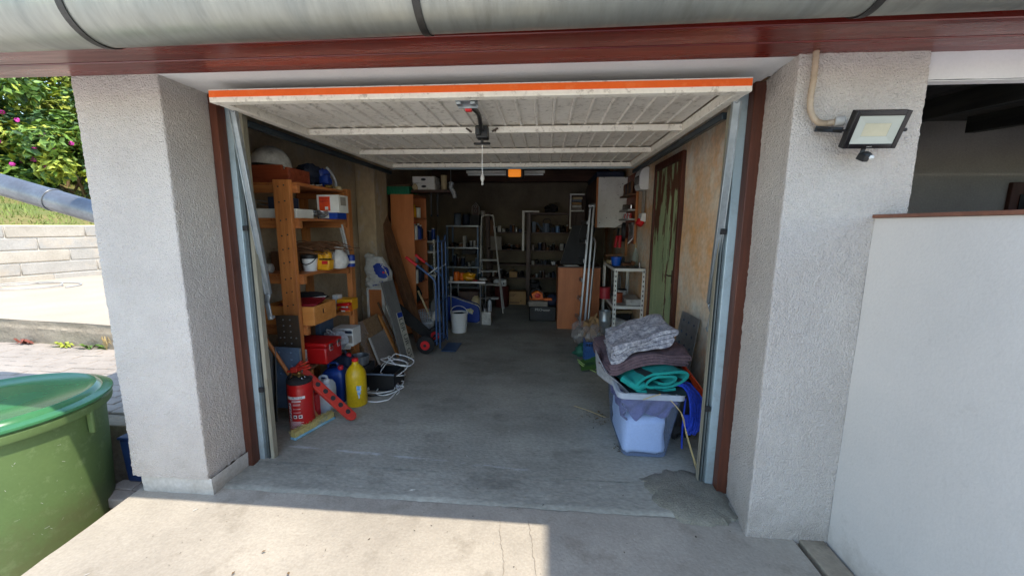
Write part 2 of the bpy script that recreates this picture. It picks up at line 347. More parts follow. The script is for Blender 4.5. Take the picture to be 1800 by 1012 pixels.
M['purple'] = mat('purple', (104,84,88), .95, c2=(78,62,68), scale=26, fine=.2, fscale=140, bump=.8, bscale=120, bdist=.005)
M['violet'] = mat('violet', (120,108,140), .9, c2=(96,86,118), scale=12, fine=.15, fscale=120, bump=.6, bscale=90)
M['foam'] = mat('foam', (222,226,232), .8, c2=(206,212,222), scale=6, fine=.06)
M['bubble'] = mat('bubble', (172,174,176), .45, c2=(140,142,146), scale=30, fine=.25, fscale=100, bump=1.0, bscale=120, bdist=.006)
M['tub'] = glassy('tub', (176,190,216), .19)
M['tub_rim'] = glassy('tub_rim', (206,212,222), .62, .3)
M['film'] = glassy('film', (206,200,196), .30, .18)
M['glass'] = glassy('glass', (200,214,210), .18, .05)
M['canister'] = glassy('canister', (206,216,222), .80, .35)
M['bag'] = mat('bag', (206,204,196), .6, c2=(180,176,168), scale=14, fine=.08, bump=.8, bscale=24, bdist=.012)
M['rubber_red'] = mat('rubber_red', (200,30,44), .5)
M['led'] = mat('led', (176,178,166), .3, c2=(168,170,158), scale=8, fine=.02)
M['led_chip'] = mat('led_chip', (206,198,168), .4, fine=.02)
M['conduit'] = mat('conduit', (176,156,132), .55, c2=(160,140,116), scale=20)
M['tile_brown'] = mat('tile_brown', (126,82,62), .6, c2=(106,66,50), scale=8)
M['lamp_amber'] = glow('lamp_amber', (255,146,40), .17)
M['stripe_ink'] = mat('stripe_ink', (34,34,36), .7, fine=0)
M['ink_blue'] = mat('ink_blue', (24,56,150), .6, fine=0)
M['ink_white'] = mat('ink_white', (232,228,226), .6, fine=0)
M['hose'] = mat('hose', (176,174,168), .5)
M['tan'] = mat('tan', (190,170,130), .7, c2=(170,150,110), scale=10)
M['bristle'] = mat('bristle', (196,178,110), .9, c2=(160,146,92), scale=30, fine=.3, fscale=200, spots=(40,120,150), spot_scale=6, spot_amt=.9, bump=.9, bscale=180)
M['pot_red'] = mat('pot_red', (178,44,54), .5)
M['pot_orange'] = mat('pot_orange', (186,88,52), .6)
M['straw'] = mat('straw', (196,172,118), .8)
def scuffed(m):                          # pale feathered scuffs where the raised door's lip meets the floor
    t = m.node_tree; N = t.nodes; L = t.links; p = N['Principled BSDF']
    g = N.new('ShaderNodeNewGeometry'); sp = N.new('ShaderNodeSeparateXYZ'); L.new(g.outputs['Position'], sp.inputs[0])
    def mth(op, a, b):
        n = N.new('ShaderNodeMath'); n.operation = op
        for i, v in enumerate((a, b)):
            if isinstance(v, (int, float)): n.inputs[i].default_value = v
            else: L.new(v, n.inputs[i])
        return n.outputs[0]
    line = mth('ADD', sp.outputs['Y'], mth('MULTIPLY', sp.outputs['X'], .073))
    d = mth('ABSOLUTE', mth('SUBTRACT', line, 2.243), 0)
    band = N.new('ShaderNodeMapRange'); band.inputs[1].default_value = .0; band.inputs[2].default_value = .075; band.inputs[3].default_value = .24; band.inputs[4].default_value = -.16; L.new(d, band.inputs[0])
    xm = N.new('ShaderNodeMapRange'); xm.inputs[1].default_value = -.1; xm.inputs[2].default_value = .35; xm.inputs[3].default_value = 0; xm.inputs[4].default_value = -.5; L.new(sp.outputs['X'], xm.inputs[0])
    mp = N.new('ShaderNodeMapping'); mp.inputs['Scale'].default_value = (4,14,1); L.new(g.outputs['Position'], mp.inputs[0])
    n = N.new('ShaderNodeTexNoise'); n.inputs['Scale'].default_value = 1.3; n.inputs['Detail'].default_value = 10; n.inputs['Roughness'].default_value = .75; L.new(mp.outputs[0], n.inputs['Vector'])
    v = mth('ADD', mth('ADD', n.outputs[0], band.outputs[0]), xm.outputs[0])
    r = N.new('ShaderNodeMapRange'); r.inputs[1].default_value = .68; r.inputs[2].default_value = .86; r.inputs[4].default_value = .6; L.new(v, r.inputs[0])
    mi = N.new('ShaderNodeMix'); mi.data_type = 'RGBA'; L.new(r.outputs[0], mi.inputs[0]); L.new(p.inputs['Base Color'].links[0].from_socket, mi.inputs[6]); mi.inputs[7].default_value = (*lin((206,208,210)),1)
    L.new(mi.outputs[2], p.inputs['Base Color'])
def splashed(m, top, amt=.5, col=(120,106,86)):   # dirt splashed up the foot of a wall
    t = m.node_tree; N = t.nodes; L = t.links; p = N['Principled BSDF']
    g = N.new('ShaderNodeNewGeometry'); sp = N.new('ShaderNodeSeparateXYZ'); L.new(g.outputs['Position'], sp.inputs[0])
    h = N.new('ShaderNodeMapRange'); h.inputs[1].default_value = -.05; h.inputs[2].default_value = top; h.inputs[3].default_value = .42; h.inputs[4].default_value = 0; L.new(sp.outputs['Z'], h.inputs[0])
    n = N.new('ShaderNodeTexNoise'); n.inputs['Scale'].default_value = 9; n.inputs['Detail'].default_value = 9; n.inputs['Roughness'].default_value = .7; L.new(g.outputs['Position'], n.inputs['Vector'])
    a = N.new('ShaderNodeMath'); a.operation = 'ADD'; L.new(h.outputs[0], a.inputs[0]); L.new(n.outputs[0], a.inputs[1])
    r = N.new('ShaderNodeMapRange'); r.inputs[1].default_value = .62; r.inputs[2].default_value = 1.0; r.inputs[4].default_value = amt; L.new(a.outputs[0], r.inputs[0])
    mi = N.new('ShaderNodeMix'); mi.data_type = 'RGBA'; L.new(r.outputs[0], mi.inputs[0]); L.new(p.inputs['Base Color'].links[0].from_socket, mi.inputs[6]); mi.inputs[7].default_value = (*lin(col),1)
    L.new(mi.outputs[2], p.inputs['Base Color'])
scuffed(M['conc_floor']); splashed(M['low_wall'], .22, .45); splashed(M['render'], .25, .35); splashed(M['plinth'], .12, .5); splashed(M['bin_body'], .12, .5, (96,88,60)); splashed(M['steel_post'], .35, .5, (112,98,78))
def peeling():
    m = mat('peeling_green', (168,178,132), .7, c2=(138,158,118), scale=3, fine=.08, bump=.5, bscale=40); t = m.node_tree; N = t.nodes; L = t.links; p = N['Principled BSDF']
    g = N.new('ShaderNodeNewGeometry'); mp = N.new('ShaderNodeMapping'); mp.inputs['Scale'].default_value = (9,9,2.0); L.new(g.outputs['Position'], mp.inputs[0])
    n = N.new('ShaderNodeTexNoise'); n.inputs['Scale'].default_value = 1.0; n.inputs['Detail'].default_value = 9; n.inputs['Roughness'].default_value = .62; L.new(mp.outputs[0], n.inputs['Vector'])
    sp = N.new('ShaderNodeSeparateXYZ'); L.new(g.outputs['Position'], sp.inputs[0])
    h = N.new('ShaderNodeMapRange'); h.inputs[1].default_value = .9; h.inputs[2].default_value = 2.1; h.inputs[3].default_value = -.05; h.inputs[4].default_value = .09; L.new(sp.outputs['Z'], h.inputs[0])
    ad = N.new('ShaderNodeMath'); ad.operation = 'ADD'; L.new(n.outputs[0], ad.inputs[0]); L.new(h.outputs[0], ad.inputs[1])
    th = N.new('ShaderNodeMapRange'); th.inputs[1].default_value = .545; th.inputs[2].default_value = .56; L.new(ad.outputs[0], th.inputs[0])
    mi = N.new('ShaderNodeMix'); mi.data_type = 'RGBA'; L.new(th.outputs[0], mi.inputs[0]); L.new(p.inputs['Base Color'].links[0].from_socket, mi.inputs[6]); mi.inputs[7].default_value = (*lin((96,60,40)),1)
    L.new(mi.outputs[2], p.inputs['Base Color']); b = N.new('ShaderNodeBump'); b.inputs['Strength'].default_value = .6; b.inputs['Distance'].default_value = .003; b.invert = True
    L.new(th.outputs[0], b.inputs['Height']); L.new(b.outputs[0], p.inputs['Normal']); return m
M['peeling_green'] = peeling()
# ================================================================== GROUND
def quad_sheet(name, pts, m, parent=None):
    return MB().add(pts, [tuple(range(len(pts)))]).build(name, m, parent, smooth=False)
gm = MB()
gm.add([(-200,-200,-.40),(200,-200,-.40),(200,200,-.40),(-200,200,-.40)], [(0,1,2,3)])
struct(gm.build('ground', M['bounce_gravel'], smooth=False))
struct(MB().box(-2.05,-40,-.45,40,.62,-.06).build('bounce_forecourt', M['bounce_gravel'], smooth=False))  # unseen yard surface, added pale for bounce light
struct(MB().box(1.25,.62,-.45,40,1.83,-.055).build('terrace_base', M['bounce_gravel'], smooth=False))
# garage floor, threshold and apron
fl = MB()
def floorf(u, v):
    x, y = -2.25+3.45*u, 2.18+6.1*v
    return (x, y, .004*noise.noise((x*2.1, y*2.1, 0)) + .002*noise.noise((x*9, y*9, 3)))
fl.grid(floorf, 60, 100)
struct(fl.build('garage_floor', M['conc_floor']))
def edge_y(x): return 1.925 + .012*noise.noise((x*5, 0, 1)) + .006*noise.noise((x*21, 0, 2))
th = MB()
def thf(u, v):
    x = -1.9+3.0*u; y0 = edge_y(x); y = y0 + (2.2-y0)*v
    return (x, y, -.004 + .004*noise.noise((x*4,y*9,5)) + .0025*noise.noise((x*17,y*17,5)) - (.009 if v == 0 else 0))
th.grid(thf, 150, 14)
struct(th.build('threshold', M['conc_floor']))
ap = MB()
def apx(y): return -2.31 + (1.89-y)*.115 + .006*noise.noise((y*9, 3, 1))
def apf(u, v):
    y = .6+1.6*v; x0 = apx(y); x = x0 + (1.245-x0)*u
    return (x, y, -.016 + .004*noise.noise((x*2.3, y*2.3, 0)) + .002*noise.noise((x*13, y*13, 4)))
ap.grid(apf, 150, 80)
def apz(x, y): return -.016 + .004*noise.noise((x*2.3, y*2.3, 0)) + .002*noise.noise((x*13, y*13, 4))
ck = MB()
for pts in ([(-.21,1.83),(-.19,1.70),(-.165,1.60),(-.15,1.48),(-.115,1.36),(-.11,1.2)],[(-.06,1.84),(-.03,1.66),(-.01,1.50),(.02,1.34),(.03,1.2)]):
    P = [Vector((p.x+.008*noise.noise((p.x*60,p.y*60,1)), p.y+.008*noise.noise((p.x*60,p.y*60,5)), 0)) for p in smooth_path([(x,y,0) for x,y in pts], 14)]
    for a, b in zip(P[:-1], P[1:]):
        d = (b-a).normalized(); n_ = Vector((-d.y,d.x,0)); w = .0008+.0011*abs(noise.noise((a.x*30,a.y*30,8)))
        q = [a-n_*w, a+n_*w, b+n_*w, b-n_*w]; ck.add([(p.x,p.y,apz(p.x,p.y)+.0022) for p in q], [(0,1,2,3)])
struct(ck.build('apron_crack', mat('crack', (142,131,115), .95), smooth=False, fix=False))
struct(ap.build('apron', M['conc_apron']))
ae = MB(); ys = [.6+.05*i for i in range(27)]
for a, b in zip(ys[:-1], ys[1:]):
    ae.add([(apx(a),a,-.016),(apx(b),b,-.016),(apx(b)-.01,b,-.42),(apx(a)-.01,a,-.42)], [(0,1,2,3)])
struct(ae.build('apron_edge', M['conc_old']))
# drain joint and kerb beside the terrace wall
struct(MB().box(1.244,-4,-.09,1.272,1.84,-.045).build('joint', M['sand']))
kb = MB()
for i in range(4): kb.box(1.273,-2.16+i*1.0,-.08,1.389,-1.165+i*1.0,-.012)
struct(kb.build('kerb', M['conc_old'], bevel=.006))
# loose mortar patch by the right door post
pp = [(.60,2.21),(.66,2.28),(.78,2.33),(.93,2.33),(1.03,2.27),(1.045,2.10),(1.03,1.95),(.96,1.91),(.86,1.885),(.77,1.90),(.70,1.94),(.64,2.02),(.62,2.10)]
pm = MB(); c = Vector((.84,2.1,.014))
P2 = smooth_path(pp+[pp[0]], 5)[:-1] if False else [Vector((x,y,0)) for x,y in pp]
ring = []
for i in range(len(P2)):
    a, b = P2[i], P2[(i+1)%len(P2)]
    for j in range(5):
        q = a.lerp(b, j/5); q += Vector((noise.noise((q.x*16,q.y*16,1))+.6*noise.noise((q.x*50,q.y*50,1)), noise.noise((q.x*16,q.y*16,9))+.6*noise.noise((q.x*50,q.y*50,9)),0))*.026; ring.append(q)
base_ring = []
for i in range(len(ring)):
    q = Vector((0,0,0))
    for k in range(-7,8): q += ring[(i+k)%len(ring)]
    base_ring.append(q/15)
vs = []; n = len(ring); K = [(1.03,-.014),(1,-.002),(.93,.006),(.8,.012),(.65,.016),(.5,.017),(.35,.019),(.2,.018)]
for k, z in K:
    for q, q0 in zip(ring, base_ring):
        p = Vector((c.x,c.y,0)).lerp(q0.lerp(q, max(0,min(1,(k-.78)/.22))), k); p.z = z + .006*noise.noise((p.x*26,p.y*26,2)) + .003*noise.noise((p.x*80,p.y*80,2)); vs.append(p)
vs.append(c); fs = [(j*n+i, j*n+(i+1)%n, (j+1)*n+(i+1)%n, (j+1)*n+i) for j in range(len(K)-1) for i in range(n)] + [((len(K)-1)*n+i, (len(K)-1)*n+(i+1)%n, len(vs)-1) for i in range(n)]
struct(MB().add(vs, fs).build('mortar_patch', M['conc_patch']))
# ---- left side: paving, step, terrace, retaining wall, hillside
pv = struct(MB().add([(-9,2.2,.19),(-2.33,2.2,.19),(-2.33,3.7,.19),(-9,4.0,.19)], [(0,1,2,3)]).build('paving', M['sand'], smooth=False))
proto = None
k = 0
for j in range(13):
    for i in range(19):
        x = -2.36-.1 - i*.203 - (.1 if j % 2 else 0); y = 2.36 + j*.104
        if y > 3.52 + (-2.5-x)*.09: continue
        if proto is None:
            proto = MB().box(x-.099,y-.05,.15,x+.099,y+.05,.22).build('paver', M['paver'], pv, bevel=.005, seg=1); base = ORG[proto.name].copy(); px0 = Vector((x,y,0))
        else:
            q = clone(proto, base + Vector((x,y,0)) - px0 + Vector((random.uniform(-.002,.002),random.uniform(-.002,.002),random.uniform(-.004,.002))), pv)
            q.rotation_euler = (random.uniform(-.012,.012), random.uniform(-.012,.012), random.uniform(-.01,.01))
struct(MB().box(-9,2.16,-.42,-2.33,2.3,.205).build('paving_step', M['conc_old'], bevel=.008))
lp = struct(MB().box(-2.56,1.90,-.42,-2.30,2.16,-.125).build('lower_paving', M['sand'], smooth=False))
proto = None
for j in range(3):
    for i in range(2):
        x = -2.36 - i*.15 - (.05 if j % 2 else 0); y = 1.93 + j*.09
        if proto is None:
            proto = MB().box(x-.073,y-.043,-.16,x+.073,y+.043,-.10).build('paver', M['paver'], lp, bevel=.005, seg=1); base = ORG[proto.name].copy(); px0 = Vector((x,y,0))
        else: clone(proto, base + Vector((x,y,0)) - px0 + Vector((0,0,random.uniform(-.004,.003))), lp)
def stepy(x): return 3.36 + (-2.5-x)*.1
st = MB()
def risf(u, v):
    x = -9+6.6*u; y = stepy(x) + .010*noise.noise((x*3, v*3, 1)) + .004*noise.noise((x*20, v*9, 2)) + (.015 if v > .72 else 0)*1
    return (x, y, .18 + .285*v)
st.grid(risf, 160, 14)
struct(st.build('terrace_step', M['conc_old']))
tr = MB()
def terf(u, v):
    x = -11+8.6*u; y0 = stepy(x)+.012; y = y0 + (12-y0)*v
    return (x, y, .465 + .006*noise.noise((x*1.5,y*1.5,0)))
tr.grid(terf, 40, 40)
struct(tr.build('terrace', M['conc_terrace']))
tc = MB()
def tcf(u, v):
    x = -9+6.6*u; y0 = stepy(x); return (x, y0-.006+.03*v + .006*noise.noise((x*12,v,2)), .4665+.0015*noise.noise((x*7,v,1)))
# retaining wall of concrete blocks
rw = thing('retaining_wall', 'low retaining wall of grey concrete blocks below the grassy bank', 'wall', (-9.0,6.5,.45))
A = Vector((-10.2,2.6,0)); D = Vector((.27,1,0)).normalized(); NN = Vector((D.y,-D.x,0))
protos = {}
for r in range(5):
    for i in range(-1, 11):
        off = (.5 if r % 2 else 0) + .13*r
        p = A + D*(i*1.02+off); zz = .36 + r*.22
        ma = 'block_b' if random.random() < .3 else 'block_a'
        ctr = p + D*.5 + Vector((0,0,zz))
        d = NN*random.uniform(-.006,.006)
        if ma not in protos:
            b = MB().obox(ctr+Vector((0,0,.105)), D*.505, NN*.1, Vector((0,0,.102))).build('block', M[ma], rw, bevel=.012, seg=1); protos[ma] = (b, ORG[b.name]-ctr)
        else: clone(protos[ma][0], ctr + protos[ma][1] + d, rw)
mo = MB().obox(A+D*5.3-NN*.012+Vector((0,0,.9)), D*6, NN*.09, Vector((0,0,.545)))
mo.build('mortar_bed', M['mortar'], rw)
# hillside
hs = MB()
def hillf(u, v):
    p = A + D*(-1+14*u) - NN*(.05+9*v)
    return (p.x, p.y, 1.455 + 9*v*.34 + .12*noise.noise((p.x*.8,p.y*.8,0))*min(1,v*6) + .04*noise.noise((p.x*4,p.y*4,0))*min(1,v*6))
hs.grid(hillf, 70, 50)
struct(hs.build('hillside', M['grass_ground']))
gb = MB(); rg = random.Random(3)
for i in range(9000):
    u = rg.uniform(.0,.85); v = rg.random()**1.4*.42
    p = Vector(hillf(u, v)); hgt = rg.uniform(.05,.16)*(1 if v > .03 else .5); a = rg.uniform(0,6.28); w = rg.uniform(.006,.012)
    if noise.noise((p.x*1.3,p.y*1.3,8)) < -.28: continue
    d = Vector((math.cos(a),math.sin(a),0)); l = Vector((rg.uniform(-.06,.06),rg.uniform(-.06,.06),hgt))
    gb.add([p-d*w, p+d*w, p+d*w*.6+l*.6, p+l], [(0,1,2,3)])
stuff(gb.build('grass', M['grass'], smooth=False, fix=False))
# flowering hedge on the bank
def bush(name, label, base, rad, hgt, nleaf, seed, flowers=0, tall=0):
    nleaf = int(nleaf*1.6)
    rn = random.Random(seed); base = Vector(base)
    t = thing(name, label, 'bush', base, 'flowering bushes on the bank')
    ms = ['leaf_a','leaf_b','leaf_c']; L = MB(); clumps = []
    for i in range(46):
        th = rn.uniform(0,6.28); ph = rn.random(); rr = rad*rn.uniform(.45,1.0)
        clumps.append((base + Vector((math.cos(th)*rr*math.sqrt(1-ph*ph*.7), math.sin(th)*rr*math.sqrt(1-ph*ph*.7), .12*hgt+ph*hgt*.9)), rn.uniform(.22,.46)*rad*.75, rn.choice([0,0,0,1,1,2])))
    for i in range(nleaf):
        c, r, kind = rn.choice(clumps)
        d = Vector((rn.gauss(0,1),rn.gauss(0,1),rn.gauss(0,.9))).normalized()
        p = c + d*(r*rn.random()**.4)
        nrm = (d*.6 + Vector((0,0,.7)) + Vector((rn.gauss(0,.5),rn.gauss(0,.5),rn.gauss(0,.4)))).normalized()
        a = nrm.orthogonal().normalized(); b = nrm.cross(a); q = rn.uniform(0,6.28); e = a*math.cos(q)+b*math.sin(q); f = nrm.cross(e)
        s = rn.uniform(.055,.115)
        L.m = kind if rn.random() < .7 else rn.choice([0,1,2])
        L.add([p-e*s, p+f*s*.5+nrm*s*.12, p+e*s, p-f*s*.5+nrm*s*.12], [(0,1,2,3)])
    L.build('crown', [M[m] for m in ms], t, smooth=False, fix=False)
    T = MB()
    for i in range(16):
        c, r, kk = rn.choice(clumps); g = base + Vector((rn.uniform(-.25,.25)*rad, rn.uniform(-.25,.25)*rad, -.2))
        T.tube(smooth_path([g, g.lerp(c,.5)+Vector((rn.gauss(0,.12),rn.gauss(0,.12),.1)), c], 4), [.03,.028,.026,.024,.021,.018,.015,.012,.008], 5)
    T.build('stem', M['twig'], t)
    for i in range(flowers):
        F = MB(); th = rn.uniform(-1.9,.9); ph = rn.uniform(.15,.8); c = base + Vector((math.cos(th)*rad*.98, math.sin(th)*rad*.98, ph*hgt))
        for j in range(12):
            d = Vector((rn.gauss(0,1),rn.gauss(0,1),rn.gauss(0,1))).normalized(); a = d.orthogonal().normalized(); b = d.cross(a); s = rn.uniform(.022,.038); p = c + d*.035
            F.add([p-a*s, p-b*s, p+a*s, p+b*s], [(0,1,2,3)])
        F.build('flower', M['flower'], t, smooth=False, fix=False)
    return t
bush('rose_bush', 'broad green bush with magenta flowers on the bank nearest the pillar', (-10.9,8.6,1.9), 1.35, 2.6, 9000, 11, 16)
bush('rose_bush', 'flowering green bush on the bank at the left edge of the picture', (-12.6,7.5,2.1), 1.5, 2.5, 9000, 12, 16)
bush('rose_bush', 'tall yellow green bush rising behind the flowering ones on the bank', (-13.6,9.8,2.6), 1.9, 3.6, 11000, 13, 0)
bush('rose_bush', 'leafy green bush behind the pillar, mostly hidden, on the bank', (-11.9,11.4,2.4), 1.8, 3.6, 9000, 14, 0)
# weeds along the foot of the step
for i, (x, c, lab) in enumerate([(-5.55,'leaf_red','reddish weed at the foot of the terrace step'),(-4.98,'leaf_b','bright green spreading weed at the foot of the terrace step'),(-4.66,'leaf_a','small green weed right of the bright one by the step'),(-4.45,'straw','dry straw coloured weed by the step next to the pillar')]):
    if c not in M: M[c] = mat(c, (128,66,50), .7)
    y = stepy(x)-.03; t = thing('weed', lab, 'weed', (x,y,.215), 'weeds along the step'); w = MB(); rn = random.Random(i)
    for k in range(16):
        a = rn.uniform(math.pi,2*math.pi) if i != 3 else rn.uniform(0,6.28); l = rn.uniform(.06,.17) if i != 3 else rn.uniform(.03,.06); hh = rn.uniform(.02,.07) if i != 3 else rn.uniform(.08,.16)
        d = Vector((math.cos(a)*1.3, math.sin(a)*.45,0)); s = d.cross(Vector((0,0,1))).normalized()*(.016 if i != 3 else .003); p = Vector((x,y,.21))
        w.add([p, p+d*l*.5+s+Vector((0,0,hh)), p+d*l+Vector((0,0,hh*.6)), p+d*l*.5-s+Vector((0,0,hh))], [(0,1,2,3)])
    w.build('leaf', M[c], t, smooth=False, fix=False)
# garden hose lying on the terrace
hp = []
for i in range(60):
    t = i/59*2*math.pi*1.6; rr = .62+.05*math.sin(t*1.7)
    hp.append((-8.15+rr*math.cos(t)*.8-.25*(i/59), 5.62+rr*.62*math.sin(t)+.10*math.sin(t*.5), .480+.012*(i//20)))
hp += [(-8.6,4.9,.48),(-9.2,4.6,.48)]
tag(MB().tube(smooth_path(hp,3), .010, 6).build('garden_hose', M['hose']), 'white garden hose lying in loose loops on the sunny terrace', 'hose')

# ================================================================== GARAGE BUILDING
G = thing('garage_building', 'garage with rough white rendered walls and mahogany eaves round the open doorway', 'building', (-.4,1.86,0))
def rough_box(name, x0, x1, y0, y1, z0, z1, m, parent, cell=.009, amp=.0032, faces='FLR', round_=.006, splay=0.0, ragged=1.0):
    b = MB()
    def nz(p, nrm): p = Vector(p); return p + Vector(nrm)*(amp*(noise.noise(p*95) + .8*noise.noise(p*47)) + .004*noise.noise(p*3))
    nz_ = max(2, int((z1-z0)/cell)); nx = max(2, int((x1-x0)/cell)); ny = max(2, int((y1-y0)/cell))
    loop = []                            # rounded outline in plan: left, front, right
    if 'L' in faces: loop += [((x0+splay*max(0,(y1+(y0+round_-y1)*i/ny)-y0), y1+(y0+round_-y1)*i/ny), (-1,0)) for i in range(ny)]
    if 'F' in faces:
        loop += [((x0+round_*.3, y0+round_*.3), (-.7,-.7))]
        loop += [((x0+round_+(x1-x0-2*round_)*i/nx, y0), (0,-1)) for i in range(nx+1)]
        loop += [((x1-round_*.3, y0+round_*.3), (.7,-.7))]
    if 'R' in faces: loop += [((x1, y0+round_+(y1-y0-round_)*i/ny), (1,0)) for i in range(ny+1)]
    w = len(loop); vs = [nz((q[0],q[1],z0+(z1-z0)*j/nz_ + ((.010*noise.noise((q[0]*22,q[1]*22,1))+.008*noise.noise((q[0]*70,q[1]*70,2)))*ragged if j == 0 else 0)), (n_[0],n_[1],0)) for j in range(nz_+1) for q, n_ in loop]
    b.add(vs, [(j*w+i, j*w+i+1, (j+1)*w+i+1, (j+1)*w+i) for j in range(nz_) for i in range(w-1)])
    return b.build(name, m, parent, angle=80, fix=False)
lpil = rough_box('pillar', -2.31, -1.852, 1.86, 2.32, .085, 2.205, M['render'], G)
lpil['label'] = 'left white rendered pillar with a bare plinth'
pl = MB()
def plf(u, v):
    per = [(-2.27,2.3),(-2.272,1.872),(-1.838,1.868),(-1.836,2.14)]; s = u*3; i = min(int(s),2); a, b = Vector((*per[i],0)), Vector((*per[i+1],0)); p = a.lerp(b, s-i)
    p += Vector((.006*noise.noise((p.x*14,p.y*14,v*3)), .006*noise.noise((p.x*14,p.y*14,v*3+5)), -.10+.19*v)); return p
pl.grid(plf, 60, 8)
pl.build('plinth', M['plinth'], lpil, angle=50, fix=False)
rpil = rough_box('pillar', 1.022, 1.527, 1.83, 2.32, -.03, 2.205, M['render'], G, splay=.115)
rpil['label'] = 'right white rendered pillar carrying the floodlight'
sf = MB()
sf.box(-1.86, 1.862, 2.2, 1.03, 2.24, 2.26)
sf.build('soffit', M['render_smooth'], G)
rough_box('lintel', 1.529, 3.4, 1.845, 1.88, 2.094, 2.205, M['render_smooth'], G, cell=.03, ragged=0)
ls = MB().box(1.529,1.85,2.09,3.4,1.895,2.0935); ls.build('lintel_underside', M['render_smooth'], G)
uw = MB().box(-2.31,1.875,2.207,3.4,2.1,2.62); uw.build('upper_wall', M['render_smooth'], G)
# inner shell
def wavy(name, fn, nu, nv, m, amp=.006):
    b = MB(); b.grid(fn, nu, nv); return b.build(name, m, G)
def nz2(p, d, amp): p = Vector(p); return p + Vector(d)*(amp*(noise.noise(p*1.7)+.4*noise.noise(p*6)))
lw = wavy('left_wall', lambda u,v: nz2((-2.255, 2.2+6.1*u, -.02+2.6*v), (1,0,0), .010), 60, 30, M['plaster_left']); lw['label'] = 'dim brown plaster wall behind the timber shelves'
rw_ = MB()
def rwf(u0,u1,v0,v1,nu,nv): rw_.grid(lambda u,v: nz2((1.2, u0+(u1-u0)*u, v0+(v1-v0)*v), (-1,0,0), .008), nu, nv)
rwf(2.2,3.62,-.02,2.6,18,30); rwf(4.5,8.3,-.02,2.6,40,30); rwf(3.62,4.5,2.14,2.6,10,6)
rwo = rw_.build('right_wall', M['plaster_in'], G); rwo['label'] = 'stained ochre plaster wall on the right'
shell = MB()
shell.box(-2.5,2.33,-.1,-2.262,8.5,2.6); shell.box(1.21,2.33,-.1,1.40,3.6,2.6); shell.box(1.21,4.52,-.1,1.40,8.5,2.6); shell.box(1.30,3.6,-.1,1.40,4.52,2.6)
shell.box(-2.5,8.31,-.1,1.40,8.55,2.6)
shell.build('outer_wall', M['render_smooth'], G)
wavy('back_wall', lambda u,v: nz2((-2.26+3.47*u, 8.22, -.02+2.6*v), (0,-1,0), .012), 40, 30, M['block_wall'])
MB().box(-2.25,4.62,-.02,-2.02,5.0,2.6).build('pilaster', M['pilaster'], G, bevel=.012)
MB().box(-2.31,2.20,-.03,-1.825,2.33,2.21).build('jamb_wall', M['plaster_left'], G)
MB().box(1.045,2.20,-.03,1.30,2.33,2.21).build('jamb_wall', M['plaster_in'], G)
MB().box(-2.26,2.205,2.28,1.21,2.33,2.62).build('door_header', M['board_dark'], G)
for i in range(22):
    y = 2.34 + i*.285
    MB().box(-2.3, y, 2.585, 1.25, y+.275, 2.61).build('ceiling_board', M['board_dark'], G, bevel=.004, seg=1)
MB().box(-2.25,7.85,2.34,1.2,8.05,2.56).build('ceiling_beam', M['beam_wood'], G, bevel=.01)
MB().box(-2.25,6.0,2.42,1.2,6.16,2.58).build('ceiling_beam', M['beam_wood'], G, bevel=.01)
# roof, eaves
rf = MB(); rf.add([(-2.72,1.36,2.37),(3.6,1.36,2.37),(3.6,8.9,3.6),(-2.72,8.9,3.6),(-2.72,1.36,2.43),(3.6,1.36,2.43),(3.6,8.9,3.68),(-2.72,8.9,3.68)],
       [(0,3,2,1),(4,5,6,7),(0,1,5,4),(1,2,6,5),(2,3,7,6),(3,0,4,7)])
rf.build('roof', M['tile_brown'], G)
MB().box(-2.68,1.722,2.199,3.6,1.858,2.222).build('soffit_board', M['mahogany'], G, bevel=.004)
MB().box(-2.68,1.584,2.201,3.6,1.716,2.224).build('soffit_board', M['mahogany'], G, bevel=.004)
MB().box(-2.68,1.548,2.184,3.6,1.580,2.40).build('fascia_board', M['mahogany'], G, bevel=.004)
MB().box(-2.68,1.575,2.228,3.6,1.87,2.40).build('eaves_filling', M['board_dark'], G)
# gutter: half-round zinc with rolled front bead
gt = MB()
def gutz(x): return 2.268 + .0076*(x+.42)
NS = 60
prof = arc((0,1.430,0), .118, 180, 360, 26, (0,1,0), (0,0,1))
inner = arc((0,1.430,0), .115, 360, 180, 26, (0,1,0), (0,0,1))
ringp = prof + inner
vs = []; w = len(ringp)
for i in range(NS+1):
    x = -2.76+6.4*i/NS
    for q in ringp: vs.append((x, q.y, q.z+gutz(x)+.0015*noise.noise((x*2.2,q.y*8,q.z*8))))
gt.add(vs, [(i*w+j, i*w+(j+1)%w, (i+1)*w+(j+1)%w, (i+1)*w+j) for i in range(NS) for j in range(w)])
gt.tube([(-2.76+6.4*i/NS, 1.310, gutz(-2.76+6.4*i/NS)+.004) for i in range(NS+1)], .011, 8)
gut = gt.build('gutter', M['zinc'], G, fix=False)
gut['label'] = 'weathered zinc half-round gutter along the eaves'
for x in (-2.55, -1.63, -.42, .985, 2.1):
    s = MB(); o = arc((x,1.430,gutz(x)), .123, 172, 362, 24, (0,1,0), (0,0,1)); n_ = arc((x,1.430,gutz(x)), .1195, 172, 362, 24, (0,1,0), (0,0,1))
    vs = []
    for a, b in zip(o, n_):
        for dx in (-.0125, .0125): vs += [(a.x+dx,a.y,a.z),(b.x+dx,b.y,b.z)]
    fs = []
    for i in range(len(o)-1):
        k = 4*i; fs += [(k,k+2,k+6,k+4),(k+1,k+5,k+7,k+3),(k,k+4,k+5,k+1),(k+2,k+3,k+7,k+6)]
    s.add(vs, fs); s.build('bracket', M['strap'], gut)
